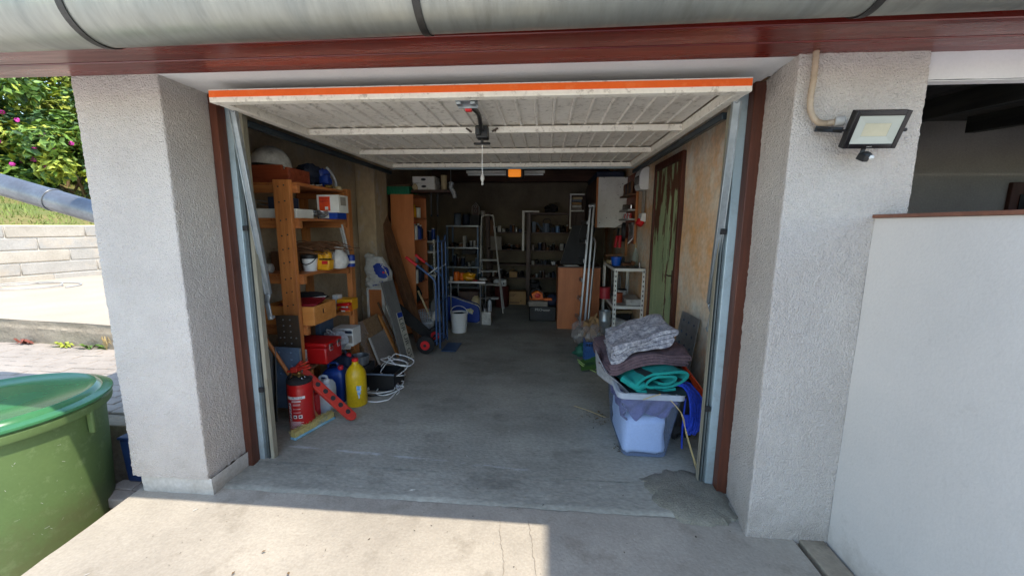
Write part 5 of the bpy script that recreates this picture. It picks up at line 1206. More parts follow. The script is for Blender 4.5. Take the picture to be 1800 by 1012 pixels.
b = MB(); b.tube(smooth_path([(-1.26,5.35,2.07),(-1.28,5.36,2.0),(-1.24,5.36,1.94),(-1.22,5.35,1.86)],6), [.028]*18+[.015], 8); b.tube(smooth_path([(-1.30,5.40,2.08),(-1.27,5.42,1.98),(-1.275,5.40,1.93)],6), .02, 8); b.cyl((-1.28,5.38,2.05),(-1.28,5.38,2.59),.003,n=5)
simple('hanging_plastic', 'crumpled grey plastic strip hanging from the ceiling beside the shelf', 'plastic', b, M['bubble'])
# spades, basket, dustpan in front of the cabinet
b = MB(); b.sheet(lambda u,v: (-1.80+.36*v+.02*u, 4.62+.15*v+.02*math.sin(u*3), .36-.34*v+.20*u*(1-.3*v)-.02*math.sin(u*3.1)), 10, 14, .006); simple('black_shovel', 'large black snow shovel blade lying slanted below the leaning beam', 'shovel', b, M['rubber'])
WBK = thing('mesh_basket', 'white perforated plastic basket with a broken bucket behind the sack truck', 'basket', (-1.57,5.0,.1))
b = MB()
for i in range(22):
    a = 2*math.pi*i/22; b.cyl((-1.56+.105*math.cos(a),5.02+.10*math.sin(a),.25),(-1.56+.12*math.cos(a),5.02+.115*math.sin(a),.37),.004,n=5)
for z, r in ((.25,.106),(.28,.109),(.31,.113),(.34,.117),(.37,.121)): b.tube([(-1.56+r*math.cos(R(a)),5.02+.96*r*math.sin(R(a)),z) for a in range(0,360,15)], .0045, 5, True)
b.build('basket', M['bubble'], WBK); MB().lathe((-1.56,5.02,0),[(.05,0),(.065,.02),(.11,.235),(.105,.24)],22).build('bucket', M['bubble'], WBK)
simple('broom_stick', 'pale wooden stick leaning in the mesh basket', 'stick', MB().cyl((-1.50,5.03,.26),(-1.70,5.14,.62),.014,n=8), M['tan'])
b = MB(); b.sheet(lambda u,v: (-1.47+.13*u-.05*v, 5.0+.10*v, .22+.33*v*(1-.35*abs(u-.5)*2)+.02*u), 8, 12, .006); simple('grey_shovel', 'grey pointed shovel blade standing beside the mesh basket', 'shovel', b, M['grey_plank'])
simple('trowel', 'white plastic trowel beside the grey shovel', 'trowel', slab((-1.47,4.97,.24),(-1.42,5.0,.26),(-1.40,5.0,.41),(-1.45,4.98,.36),.006)[0], M['white_dirty'])
tin('small tin with pink and white label on the floor below the number plate', -1.43,4.55,0,.045,.13,mat('pinkish', (150,110,130), .5, c2=(190,190,200), scale=14),M['blue_grey'])
# sack truck
ST = thing('sack_truck', 'blue steel sack truck with red grips and red wheel hubs', 'sack truck', (-1.25,4.6,0))
for y in (4.42, 4.76):
    MB().tube(smooth_path([(-1.255,y,.10),(-1.255,y,.5),(-1.255,y,.80),(-1.275,y,.88),(-1.335,y,.935),(-1.43,y,1.01),(-1.49,y,1.055)],6), .0125, 10).build('handle_tube', M['blue_steel'], ST)
    MB().cyl((-1.47,y,1.04),(-1.595,y,1.135),.018,n=12).build('grip', M['red_bright'], ST, bevel=.004)
    MB().tube(smooth_path([(-1.215,y,.06),(-1.215,y,1.27),(-1.215,y+(.04 if y<4.6 else -.04),1.315)],8), .0115, 10).build('upright', M['blue_steel'], ST)
for y in (4.585,): MB().cyl((-1.215,y,.10),(-1.215,y,1.31),.009,n=8).build('slat', M['blue_steel'], ST)
for z in (.12,.60,1.315): MB().cyl((-1.218,4.42,z),(-1.218,4.76,z),.011,n=8).build('crossbar', M['blue_steel'], ST)
for y in (4.42,4.76): MB().bar((-1.34,y,.935),(-1.215,y,1.03),.018,.010).build('brace', M['galv'], ST); MB().bar((-1.255,y,.15),(-1.37,y,.11),.02,.012).build('wheel_arm', M['blue_steel'], ST)
MB().box(-1.205,4.42,.02,-1.03,4.76,.028).build('toe_plate', M['blue_steel'], ST)
MB().cyl((-1.375,4.36,.11),(-1.375,4.82,.11),.010,n=8).build('axle', M['dark_metal'], ST)
for y in (4.37,4.80):
    wh = MB().lathe((-1.375,y-.03,.11),[(.058,0),(.090,.004),(.108,.018),(.108,.042),(.090,.056),(.058,.06)],32,(0,1,0)).build('wheel', M['rubber'], ST)
    hb_ = MB(); hb_.lathe((-1.375,y-.034,.11),[(.053,0),(.056,.004),(.056,.064),(.053,.068)],24,(0,1,0)); hb_.build('hub', M['red_bright'], wh)
    MB().cyl((-1.375,y-.040,.11),(-1.375,y+.04,.11),.018,n=10).build('hub_cap', M['dark_metal'], wh)
# white bucket, blue case, table
WB2 = thing('white_bucket', 'white plastic bucket with a bail handle on the floor behind the sack truck', 'bucket', (-1.195,5.38,0))
c = Vector((-1.195,5.38,0)); MB().lathe(c,[(.098,0),(.104,.004),(.118,.26),(.124,.262),(.124,.285),(.112,.286),(.10,.05),(.02,.04)],36).build('pail', M['white_plastic'], WB2)
MB().tube([c+Vector((.125*math.cos(R(a)), -.02*math.sin(R(a)), .265+.115*math.sin(R(a)))) for a in range(0,181,12)], .005, 6).build('handle', M['white_plastic'], WB2)
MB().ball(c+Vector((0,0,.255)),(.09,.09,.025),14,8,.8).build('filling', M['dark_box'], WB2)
BCs = thing('blue_case', 'blue rounded case with white piping and a yellow emblem under the table', 'case', (-1.16,5.95,0))
pts = [(-1.50,5.9,.02),(-1.03,5.9,.0),(-.985,5.9,.03),(-.97,5.9,.08),(-.985,5.9,.24),(-1.04,5.9,.29),(-1.20,5.9,.34),(-1.45,5.9,.42),(-1.52,5.9,.40)]
MB().prism(pts, (0,.14,0)).build('body', M['blue'], BCs, bevel=.02); MB().tube(smooth_path([Vector(p)+Vector((0,-.004,0)) for p in pts[1:]],4), .008, 6).build('piping', M['white_dirty'], BCs)
b = MB(); b.prism([(-1.20,5.892,.22),(-1.12,5.892,.235),(-1.08,5.892,.20),(-1.10,5.892,.14),(-1.15,5.892,.16)], (0,-.002,0)); b.build('emblem', mat('emblem', (200,190,90), .5, c2=(220,220,220), scale=40), BCs)
FT = thing('folding_table', 'camping table with a thin aluminium edge crowded with odds and ends', 'table', (-1.15,6.0,0))
MB().box(-1.42,5.72,.655,-.87,6.30,.675).build('tabletop', M['dark_wood'], FT); MB().box(-1.425,5.708,.650,-.865,5.7195,.680).build('edge', M['alu'], FT, bevel=.002)
for x in (-1.40,-.95):
    for y in (5.76,6.26): MB().cyl((x,y,0),(x,y,.654),.011,n=8).build('leg', M['alu'], FT)
tz = .676
tin('tall orange can on the camping table', -1.32,5.80,tz,.042,.135,M['orange'],M['orange'],name='can')
tin('second orange can right behind the tall one on the camping table', -1.25,5.85,tz,.038,.115,M['orange'],M['orange'],name='can')
YG = thing('yellow_bag', 'crumpled yellow bag with dark tools in the middle of the camping table', 'bag', (-1.14,5.83,tz))
MB().ball((-1.14,5.84,tz+.06),(.105,.07,.062),18,12,.5).build('bag', M['yellow_tool'], YG); MB().ball((-1.13,5.87,tz+.12),(.06,.05,.05),12,8,.6).build('contents', M['dark_box'], YG)
simple('red_saucer', 'flat red dish at the front of the camping table', 'dish', MB().lathe((-1.03,5.76,tz),[(.03,0),(.05,.018),(.046,.02),(.02,.008)],18), M['red_dull'])
bottle('small green bottle at the right end of the camping table', -.98,5.86,tz,.026,.12,M['teal_dark'],M['white_plastic'])
simple('white_plate', 'stack of pale plates at the right corner of the camping table', 'plate', MB().lathe((-.92,5.85,tz),[(.04,0),(.065,.012),(.065,.03),(.055,.04)],20), M['white_dirty'])
tin('small jar at the left corner of the camping table', -1.40,5.80,tz,.022,.06,M['white_dirty'],name='jar')
WT = thing('paint_tin', 'square white paint tin on the floor right of the blue case', 'tin', (-.88,5.86,0))
MB().box(-.945,5.80,0,-.80,5.93,.20).build('body', M['white_dirty'], WT, bevel=.006); MB().lathe((-.90,5.85,.2001),[(.03,0),(.03,.05),(.02,.06)],14).build('lid', M['alu'], WT)
bottle('slim grey spray can standing on the square white paint tin', -.825,5.87,.2005,.032,.20,M['bubble'],M['dark_box'],.5)
simple('brown_box', 'brown cardboard box in the dark under the camping table', 'box', MB().box(-1.36,6.1,0,-1.05,6.4,.46), M['dark_wood'], bevel=.004)
simple('beige_jug', 'beige jug behind the blue case under the camping table', 'jug', MB().ball((-1.07,6.08,.30),(.08,.06,.10),12,8,.3), M['tan'])
# step ladder
SL = thing('step_ladder', 'small pale metal step ladder standing behind the camping table', 'step ladder', (-.95,6.7,0))
P = smooth_path([(-1.12,6.62,0),(-1.09,6.62,.9),(-1.065,6.62,1.58),(-1.04,6.62,1.655),(-.98,6.62,1.67),(-.90,6.62,1.665),(-.86,6.62,1.60),(-.80,6.62,1.0),(-.745,6.62,.45),(-.70,6.62,0)],6); MB().tube(P,.012,8).build('frame', M['white_dirty'], SL)
for x, xx in ((-1.08,-1.10),(-.86,-.72)): MB().cyl((x,6.62,1.5),(xx,7.0,0),.010,n=8).build('rear_leg', M['white_dirty'], SL)
for z in (.26,.50,.73,.92): MB().box(-1.10+.0*z,6.60,z-.012,-.80+.03*(.9-z),6.72,z+.012).build('step', M['white_dirty'], SL, bevel=.003)
# white slotted rack behind the sack truck
WRk = thing('slotted_rack', 'narrow white slotted-angle rack behind the sack truck', 'shelf', (-1.85,6.3,0))
for x in (-1.79,-2.15): 
    MB().box(x-.014,6.26,0,x+.014,6.29,1.27).build('upright', M['white_paint'], WRk)
    h = MB(); [h.box(x-.005,6.2575,.1+.06*i,x+.005,6.2595,.125+.06*i) for i in range(19)]; stuff(h.build('slots', M['dark_box'], WRk))
for z in (.70,1.08,1.25): MB().box(-2.15,6.256,z-.03,-1.78,6.60,z).build('shelf_board', M['white_paint'], WRk)
for i, (x, z, r, hh, mm) in enumerate([(-1.88,1.25,.04,.16,'dark_blue'),(-1.82,1.25,.03,.20,'blue'),(-1.86,1.08,.04,.11,'grey_blue'),(-1.86,.70,.05,.15,'dark_box')]):
    tin(['dark jar on top of the white slotted rack','slim blue can on top of the white slotted rack','grey blue tin on the middle shelf of the white slotted rack','black tin on the lower shelf of the white slotted rack'][i], x, 6.36, z, r, hh, M[mm])
# ================================================================== BACK OF THE GARAGE
MS = thing('metal_rack', 'grey metal rack in the dark rear left corner with a toy house on top', 'shelf', (-1.6,7.75,0))
for x in (-1.90,-1.30):
    for y in (7.60,8.05): MB().box(x-.015,y,0,x+.015,y+.03,1.50).build('upright', M['blue_grey'], MS)
for z in (.30,.70,1.08,1.50): MB().box(-1.92,7.585,z-.03,-1.28,8.10,z).build('shelf_board', M['galv'], MS, bevel=.002)
tin('grey tall drum on top of the metal rack', -1.72,7.75,1.50,.07,.24,M['grey_blue'],M['dark_box'],name='drum')
tin('dark blue drum on top of the metal rack beside the grey one', -1.56,7.80,1.50,.07,.22,M['dark_blue'],M['dark_box'],name='drum')
simple('grey_box', 'dark grey box under the toy house on the metal rack', 'box', MB().box(-1.46,7.66,1.50,-1.28,7.95,1.70), M['dark_box'], bevel=.004)
TH = thing('toy_house', 'little dark bird house with pale outlines on the metal rack', 'bird house', (-1.36,7.72,1.70))
b = MB(); b.prism([(-1.42,7.68,1.701),(-1.28,7.68,1.701),(-1.28,7.68,1.85),(-1.35,7.68,1.935),(-1.42,7.68,1.85)], (0,.12,0)); b.build('body', M['dark_wood'], TH)
b = MB(); b.tube([(-1.42,7.674,1.705),(-1.42,7.674,1.85),(-1.35,7.674,1.935),(-1.28,7.674,1.85),(-1.28,7.674,1.705)], .006, 5); b.tube([(-1.35+.024*math.cos(R(a)),7.674,1.86+.024*math.sin(R(a))) for a in range(0,360,24)], .004, 5, True); b.tube([(-1.372,7.674,1.75),(-1.372,7.674,1.79),(-1.35,7.674,1.81),(-1.328,7.674,1.79),(-1.328,7.674,1.75)], .004, 5, True); b.build('outline', M['white_dirty'], TH)
tin('white rounded pot beside the toy house', -1.22,7.75,1.70,.045,.08,M['white_dirty'],M['white_dirty'],name='pot')
rn = random.Random(31)
def clutter(where, x0, x1, y, z, n, group, hmax=.18):
    cols = ['dark_box','grey_blue','dark_wood','white_dirty','dark_blue','dark_box','old_wood','rubber','alu']
    x = x0; i = 0
    nms = ['jar','small box','tin','bundle']
    while x < x1-.05 and i < n:
        w = rn.uniform(.04,.09); hh = rn.uniform(.06,hmax); kind = rn.randrange(4); m = M[rn.choice(cols)]
        col = {id(M[c]): n_ for c, n_ in zip(cols, ['dark grey','grey blue','dark brown','off-white','dark blue','dark grey','brown','black','silver'])}[id(m)]
        lab = f"{ORD[i]} item from the left, {col} {nms[kind]} {where}"
        if kind in (0,2): tin(lab, x+w/2, y+rn.uniform(-.03,.05), z, w/2*.9, hh, m, M[rn.choice(['alu','dark_box','white_dirty'])], group, 'jar' if kind == 0 else 'tin')
        elif kind == 1: tag(MB().rbox((x+w/2, y+.04, z+hh/2), (w*.92,.14,hh), rz=rn.uniform(-.15,.15)).build('small_box', m, bevel=.003), lab, 'box', group)
        else: tag(MB().ball((x+w/2, y+.04, z+hh*.32), (w*.55,.07,hh*.36), 12, 8, .6).build('bundle', m), lab, 'bundle', group)
        x += w + rn.uniform(.002,.010); i += 1
ORD = ['first','second','third','fourth','fifth','sixth','seventh','eighth','ninth','tenth','eleventh','twelfth']
clutter('middle board of the metal rack', -1.88,-1.32,7.68,1.08,9,'clutter on the metal rack',.22)
clutter('lower board of the metal rack', -1.88,-1.32,7.68,.70,9,'clutter on the metal rack',.24)
simple('radio', 'dark flat device with a bright display strip on the metal rack', 'radio', MB().box(-1.62,7.52,.80,-1.34,7.60,.93) if False else MB().box(-1.62,7.60,.945,-1.34,7.9,1.03), M['dark_box'], bevel=.004)
# wooden shelf unit along the back wall
WS = thing('rear_shelf', 'wide dark wooden shelf unit along the back wall with a brown upright', 'shelf', (-.3,7.9,0))
for x in (-1.15,-.36,.50): MB().box(x,7.68,0,x+.075,7.72,1.745).build('upright', M['dark_wood'], WS, bevel=.003)
for x in (-1.15,-.36,.50): MB().box(x,8.10,0,x+.075,8.14,1.745).build('upright', M['dark_wood'], WS)
LVB = [.14,.49,.745,1.03,1.375]
for z in LVB: MB().box(-1.16,7.722,z-.022,.58,8.098,z).build('shelf_board', M['dark_wood'], WS, bevel=.002)
MB().box(-.30,7.70,1.72,.58,8.098,1.745).build('shelf_board', M['dark_wood'], WS)
simple('white_batten', 'white angled batten fixed round the corner of the rear shelf', 'batten', MB().box(-.445,7.655,1.02,-.40,7.679,1.785).box(-.399,7.655,1.755,-.12,7.679,1.785), M['white_paint'], bevel=.002)
for k, (z, wh, hm) in enumerate([(1.375,'top rear shelf left of upright',.16),(1.03,'second rear shelf left of upright',.12),(.49,'lower rear shelf left of upright',.2)]):
    clutter(wh, -1.05,-.40,7.78,z,12,'clutter on the rear shelf',hm)
for k, (z, wh, hm) in enumerate([(1.375,'top rear shelf right of upright',.22),(1.03,'second rear shelf right of upright',.16),(.745,'third rear shelf right of upright',.14),(.49,'lower rear shelf right of upright',.14)]):
    clutter(wh, -.26,.46,7.78,z,12,'clutter on the rear shelf',hm)
for i in range(6):
    simple('dark_board', f'dark board lying flat in the stack on the third rear shelf board, {ORD[i]} from the bottom', 'board', MB().rbox((.10,7.88,.505+.024*i),(.62,.28,.02),rz=rn.uniform(-.05,.05)), M[['old_wood','dark_wood','grey_plank'][i%3]], 'boards stacked on the rear shelf') if False else None
tin('pale blue can right of the watering can on the top rear shelf board', .235,7.70,1.375,.035,.13,mat('sky_can', (120,160,210), .5),M['white_dirty'],name='can')
WCn = thing('watering_can', 'dark watering can with a round handle on the top board of the rear shelf', 'watering can', (.02,7.75,1.375))
MB().lathe((.02,7.745,1.375),[(.075,0),(.08,.005),(.07,.17),(.06,.175)],20).build('body', M['grey_blue'], WCn); MB().tube(smooth_path([(-.05,7.74,1.53),(-.02,7.74,1.62),(.08,7.74,1.62),(.12,7.74,1.50)],6), .009, 6).build('handle', M['dark_box'], WCn)
MB().cyl((-.05,7.74,1.42),(-.17,7.74,1.56),.014,.02,10).build('spout', M['grey_blue'], WCn)
simple('grey_panel_box', 'grey square box leaning behind the step ladder', 'box', MB().box(-1.03,7.45,1.04,-.82,7.52,1.30), M['grey_panel'], bevel=.003)
simple('brown_upright', 'short brown plank standing behind the top of the step ladder', 'plank', MB().box(-1.05,7.53,1.29,-.98,7.57,1.60), M['old_wood'])
b = MB()
for i in range(14):
    y = 7.55+.02*i; b.tube(smooth_path([(-1.1,y,1.06),(-.9+rn.uniform(-.1,.1),y,1.09+rn.uniform(-.02,.02)),(-.6,y-.02,1.07),(-.45,y,1.055)],5), .008, 5)
simple('cable_bundle', 'bundle of black cables with bright ends hanging over the rear shelf edge', 'cable', b, M['black_gloss'])
DM = thing('red_drum', 'dark red drum standing on the floor below the step ladder', 'drum', (-.79,7.22,0)); MB().lathe((-.79,7.25,0),[(.125,0),(.13,.01),(.13,.13),(.134,.135),(.13,.14),(.13,.27),(.134,.275),(.13,.28),(.13,.385),(.11,.39)],28).build('body', mat('maroon_dark', (88,34,28), .6, spots=(60,40,30)), DM)
WH = thing('white_canister_low', 'white flat canister lying on top of the dark red drum', 'canister', (-.81,7.2,.39)); MB().box(-.935,7.12,.391,-.69,7.32,.52).build('body', M['white_plastic'], WH, bevel=.035); MB().cyl((-.74,7.119,.45),(-.74,7.112,.45),.014,n=10).build('cap', M['dark_box'], WH)
CBx = thing('cardboard_box', 'printed cardboard box on the floor in front of the rear shelf', 'box', (-.51,7.5,0))
MB().box(-.67,7.42,0,-.345,7.66,.255).build('carton', M['cardboard'], CBx, bevel=.004)
b = MB(); [b.box(-.65,7.4175,.20-.02*i,-.65+.12-.02*i,7.4195,.208-.02*i) for i in range(3)]; b.box(-.655,7.4175,.03,-.47,7.4195,.05); b.box(-.45,7.4175,.06,-.43,7.4195,.08); b.build('print', M['dark_wood'], CBx)
simple('open_carton', 'open brown carton with papers on the lower rear shelf', 'carton', MB().box(-.69,7.70,.49,-.54,7.9,.60).obox((-.64,7.72,.63),(.05,0,.012),(0,.03,.01),(0,0,.004)), M['cardboard'], bevel=.003)
for lab, c, r, mm in (('dark grey sack slumped on the floor under the metal rack',(-1.72,7.78,.12),(.15,.16,.14),'dark_box'),('dark blue sack beside the grey one under the metal rack',(-1.45,7.80,.11),(.13,.15,.12),'dark_blue'),('dark bag on the floor behind the printed cardboard box',(-.2,7.86,.28),(.14,.14,.13),'dark_box'),('black bundle on the very top of the rear shelf',(.1,7.88,1.82),(.13,.14,.08),'rubber')):
    simple('sack', lab, 'sack', MB().ball(c, r, 16, 10, .6), M[mm])
# black case with chainsaw
BT = thing('black_toolcase', 'black plastic tool case with white lettering on the floor', 'case', (-.0,6.3,0))
MB().box(-.23,6.12,0,.20,6.44,.245).build('body', M['black'], BT, bevel=.02); MB().box(-.215,6.113,.05,.185,6.119,.20).build('panel', M['dark_box'], BT, bevel=.003)
t_ = MB(); t_.text('PRO', (-.14,6.1115,.17), (1,0,0), (0,0,1), .06); t_.box(-.03,6.11,.185,.10,6.1119,.193); t_.box(-.01,6.11,.168,.09,6.1119,.174); t_.build('lettering', M['white_dirty'], BT)
simple('grey_tray', 'grey tray lying on the black tool case', 'tray', MB().box(-.24,6.08,.246,.06,6.40,.33), M['grey_panel'], bevel=.01)
CSW = thing('chainsaw', 'orange and white chainsaw resting on the grey tray', 'chainsaw', (-.05,6.2,.331))
b = MB(); b.prism([(-.22,6.14,.335),(.0,6.14,.335),(.02,6.14,.40),(-.03,6.14,.46),(-.10,6.14,.49),(-.18,6.14,.455),(-.23,6.14,.40)], (0,.14,0)); b.build('body', M['orange'], CSW, bevel=.02)
MB().tube(smooth_path([(-.19,6.13,.36),(-.21,6.12,.46),(-.12,6.12,.515),(-.02,6.12,.46),(-.0,6.13,.38)],6), .014, 8).build('handle', M['black'], CSW); MB().box(.0,6.13,.335,.13,6.16,.375).build('guide_bar', M['orange'], CSW, bevel=.006); MB().ball((-.10,6.135,.41),(.045,.012,.04),12,8).build('cover', M['red_dull'], CSW)
simple('dark_sack', 'dark grey sack on the floor beside the black tool case', 'sack', MB().ball((.14,6.3,.32),(.12,.12,.09),14,10,.5), M['dark_blue'])

# ================================================================== RIGHT SIDE, REAR
BCb = thing('low_cabinet', 'low orange brown cabinet under the ladder on the right', 'cabinet', (.6,5.9,0))
MB().box(.20,5.69,0,.80,5.71,.905).build('side', M['veneer_dark'], BCb, bevel=.001); MB().box(.20,5.7105,0,.22,6.5,.905).build('door', M['veneer_dark'], BCb); MB().box(.19,5.68,.906,.81,6.52,.928).build('top', M['dark_wood'], BCb, bevel=.002); MB().box(.221,6.48,0,.80,6.5,.90).build('side', M['veneer_dark'], BCb)
b, n_ = slab((.24,5.98,.93),(.64,5.85,.93),(.75,6.05,1.5),(.42,6.15,1.5),.03); FRm = thing('leaning_window', 'dark framed window leaning behind the ladder on the low cabinet', 'frame', (.5,6.0,.93)); b.build('pane', M['dark_box'], FRm, bevel=.002)
for p, q in (((.24,5.965,.935),(.42,6.135,1.5)),((.36,5.925,.935),(.55,6.09,1.5))): MB().bar(p,q,.02,.02).build('frame', M['grey_panel'], FRm)
simple('magazine', 'thin pale magazine on top of the low cabinet', 'magazine', MB().rbox((.38,5.78,.934),(.2,.15,.008),rz=.2), M['paper'])
# wall cabinets
WCb = thing('wall_cabinet', 'wall cabinet with a bare white end and dark wooden doors', 'cabinet', (.97,6.8,1.48))
MB().box(.765,6.0,1.48,1.19,6.02,2.205).build('end_panel', M['white_paint'], WCb, bevel=.002)
h = MB(); [h.cyl((x,5.9995,z),(x,5.9975,z),.006,n=8) for x, z in ((.84,2.195),(1.15,2.195),(1.08,2.06),(1.05,1.95),(.90,1.62),(.80,1.55),(1.11,2.11))]; stuff(h.build('holes', M['dark_box'], WCb))
MB().box(.738,6.0,1.48,.764,6.03,2.205).build('edge', M['pine'], WCb, bevel=.002); MB().box(.765,6.021,1.48,1.19,7.56,1.50).build('bottom', M['dark_wood'], WCb); MB().box(.765,6.021,2.185,1.19,7.56,2.205).build('top', M['dark_wood'], WCb)
for i in range(4): MB().box(.742,6.035+i*.382,1.485,.762,6.035+i*.382+.376,2.20).build('door', M['dark_wood'], WCb, bevel=.003)
OCb = thing('glazed_cabinet', 'white framed open wall cabinet with books deep on the right', 'cabinet', (.6,7.5,1.45))
for p in ((.44,7.4,1.45,.465,7.44,2.08),(.466,7.4,1.45,.70,7.44,1.475),(.466,7.4,2.055,.70,7.44,2.08),(.466,7.4,1.76,.70,7.44,1.785)): MB().box(*p).build('frame', M['white_paint'], OCb, bevel=.002)
MB().box(.44,7.80,1.45,.76,7.82,2.08).build('back', M['dark_wood'], OCb)
for i, z in enumerate((1.79,1.84,1.89,1.94,1.985)): MB().rbox((.58,7.6,z+.02),(.17,.24,.04),rz=rn.uniform(-.1,.1)).build('book', M[['grey_panel','white_dirty','cardboard','grey_blue','tan'][i]], OCb)
simple('black_bundle', 'black bundle on top of the wall cabinet', 'bundle', MB().box(.74,6.1,2.206,1.15,7.3,2.30), M['dark_blue'], bevel=.02)
# aluminium ladder
LD = thing('folding_ladder', 'folded aluminium ladder leaning in front of the wall cabinet', 'ladder', (.6,5.6,0))
for a, b_ in (((.50,5.45,0),(.615,5.62,1.78)),((.56,5.35,0),(.655,5.58,1.76))): MB().bar(a,b_,.05,.027,(1,0,0)).build('rail', M['alu'], LD, bevel=.003)
MB().tube(smooth_path([(.60,5.32,0),(.655,5.42,.8),(.685,5.48,1.22),(.68,5.50,1.30),(.655,5.53,1.345)],8), .014, 8).build('support', M['alu'], LD)
for i in range(6):
    t = .12+.15*i; p = Vector((.50,5.45,0)).lerp(Vector((.615,5.62,1.78)),t); MB().bar(p+Vector((-.012,.02,0)), p+Vector((-.06,.33,.0)), .03,.05).build('rung', M['alu'], LD, bevel=.003)
MB().cyl((.60,5.60,1.775),(.67,5.57,1.775),.032,n=14).build('hinge', M['galv'], LD)
b = MB(); p0, p1 = Vector((.50,5.45,0)), Vector((.615,5.62,1.78))
for t0,t1 in ((.62,.70),(.72,.79)): b.bar(p0.lerp(p1,t0)+Vector((-.003,-.030,0)), p0.lerp(p1,t1)+Vector((-.003,-.030,0)), .024,.003,(1,0,0))
b.build('sticker', M['dark_blue'], LD)
# tool board
TBd = thing('tool_board', 'orange brown tool board with holders for spanners on the right wall', 'tool board', (1.19,5.65,1.3))
MB().box(1.172,5.33,1.27,1.192,5.97,2.20).build('board', M['red_wood'], TBd, bevel=.002); MB().box(1.16,5.31,1.27,1.192,5.329,2.20).build('edge', M['pine'], TBd, bevel=.002)
for z, mm in ((1.90,'old_wood'),(1.70,'white_dirty'),(1.58,'white_dirty')): MB().box(1.07,5.33,z,1.171,5.96,z+.022).build('ledge', M[mm], TBd, bevel=.002)
def tool(name, label, b, m): return tag(b.build(name, m), label, 'tool', 'tools on the tool board')
for i in range(7): tool('plane_tool', f'dark wooden handled tool in the top row of the board, {ORD[i]} from the door', MB().lathe((1.12,5.40+.08*i,1.925),[(.015,0),(.02,.01),(.012,.06),(.018,.08),(.02,.13),(.01,.16)],10), M[['old_wood','dark_box','dark_wood'][i%3]])
for i in range(8): tool('socket_wrench', f'bright socket standing on the middle ledge of the board, {ORD[i]} from the door', MB().lathe((1.12,5.38+.07*i,1.723),[(.020,0),(.022,.01),(.022,.05+.004*i),(.015,.055+.004*i)],10), M['chrome'])
for i in range(6): tool('wrench', f'small steel tool on the lower ledge of the board, {ORD[i]} from the door', MB().lathe((1.12,5.40+.085*i,1.603),[(.018,0),(.02,.03),(.012,.05),(.012,.07)],8), M['alu' if i%2 else 'red_dull'])
for i in range(7):
    y = 5.40+.045*i; b = MB(); b.bar((1.165,y,1.53),(1.163,y,1.33-.012*i),.006,.014,(1,0,0)); b.cyl((1.168,y,1.535),(1.158,y,1.535),.016,n=10); b.cyl((1.168,y,1.33-.012*i),(1.158,y,1.33-.012*i),.013,n=10)
    tool('spanner', f'chrome spanner hanging on the lower board, {ORD[i]} from the door', b, M['chrome'])
b = MB()
for k in range(4): b.tube([(1.10+.01*k,5.80+.06*math.sin(R(a))*1.0,1.42+.13*math.cos(R(a))) for a in range(0,360,20)], .006, 6, True)
b.tube(smooth_path([(1.10,5.82,1.52),(1.06,5.9,1.50),(1.0,5.95,1.45)],6), .005, 6); simple('cable_coil', 'black cable coil hanging from the corner of the wall cabinet', 'cable', b, M['black'])
b = MB(); b.cyl((1.0,5.75,1.2),(1.03,5.78,1.36),.022,n=10); b.cyl((1.06,5.75,1.2),(1.07,5.78,1.37),.022,n=10); PL = thing('pliers', 'pair of pliers with red grips hanging under the wall cabinet', 'pliers', (1.02,5.76,1.2)); b.build('grips', M['rubber_red'], PL); b = MB(); b.bar((1.03,5.78,1.36),(1.05,5.79,1.47),.03,.02); b.build('jaws', M['dark_metal'], PL)
simple('hammer', 'orange wooden hammer handle hanging beside the red pliers', 'handle', MB().cyl((1.13,5.62,1.10),(1.13,5.66,1.33),.014,n=8), M['pine'])
# fuse box, socket
FB = thing('fuse_box', 'white fuse box with a dark window on the right wall', 'fuse box', (1.13,4.95,1.91))
sec = [(1.192,1.925),(1.11,1.925),(1.085,1.97),(1.085,2.10),(1.115,2.185),(1.192,2.185)]
MB().prism([(x,4.83,z) for x,z in sec], (0,.27,0)).build('body', M['white_plastic'], FB, bevel=.006)
MB().box(1.080,4.87,1.99,1.0845,5.06,2.09).build('window', M['black_gloss'], FB, bevel=.002)
cd_ = thing('cable_conduits', 'pair of grey conduits between the fuse box and the red socket', 'conduit', (1.18,4.95,1.65))
for y in (4.93,5.0): MB().cyl((1.175,y,1.66),(1.175,y,1.924),.012,n=10).build('pipe', M['grey_panel'], cd_)
SK = thing('power_socket', 'white and red power socket below the fuse box', 'socket', (1.14,4.95,1.5))
MB().prism([(1.192,4.87,1.55),(1.13,4.87,1.57),(1.14,4.87,1.655),(1.192,4.87,1.66)], (0,.14,0)).build('body', M['white_plastic'], SK, bevel=.006); MB().cyl((1.155,4.94,1.575),(1.118,4.93,1.515),.047,.044,20).build('cap', M['red_bright'], SK, bevel=.005)
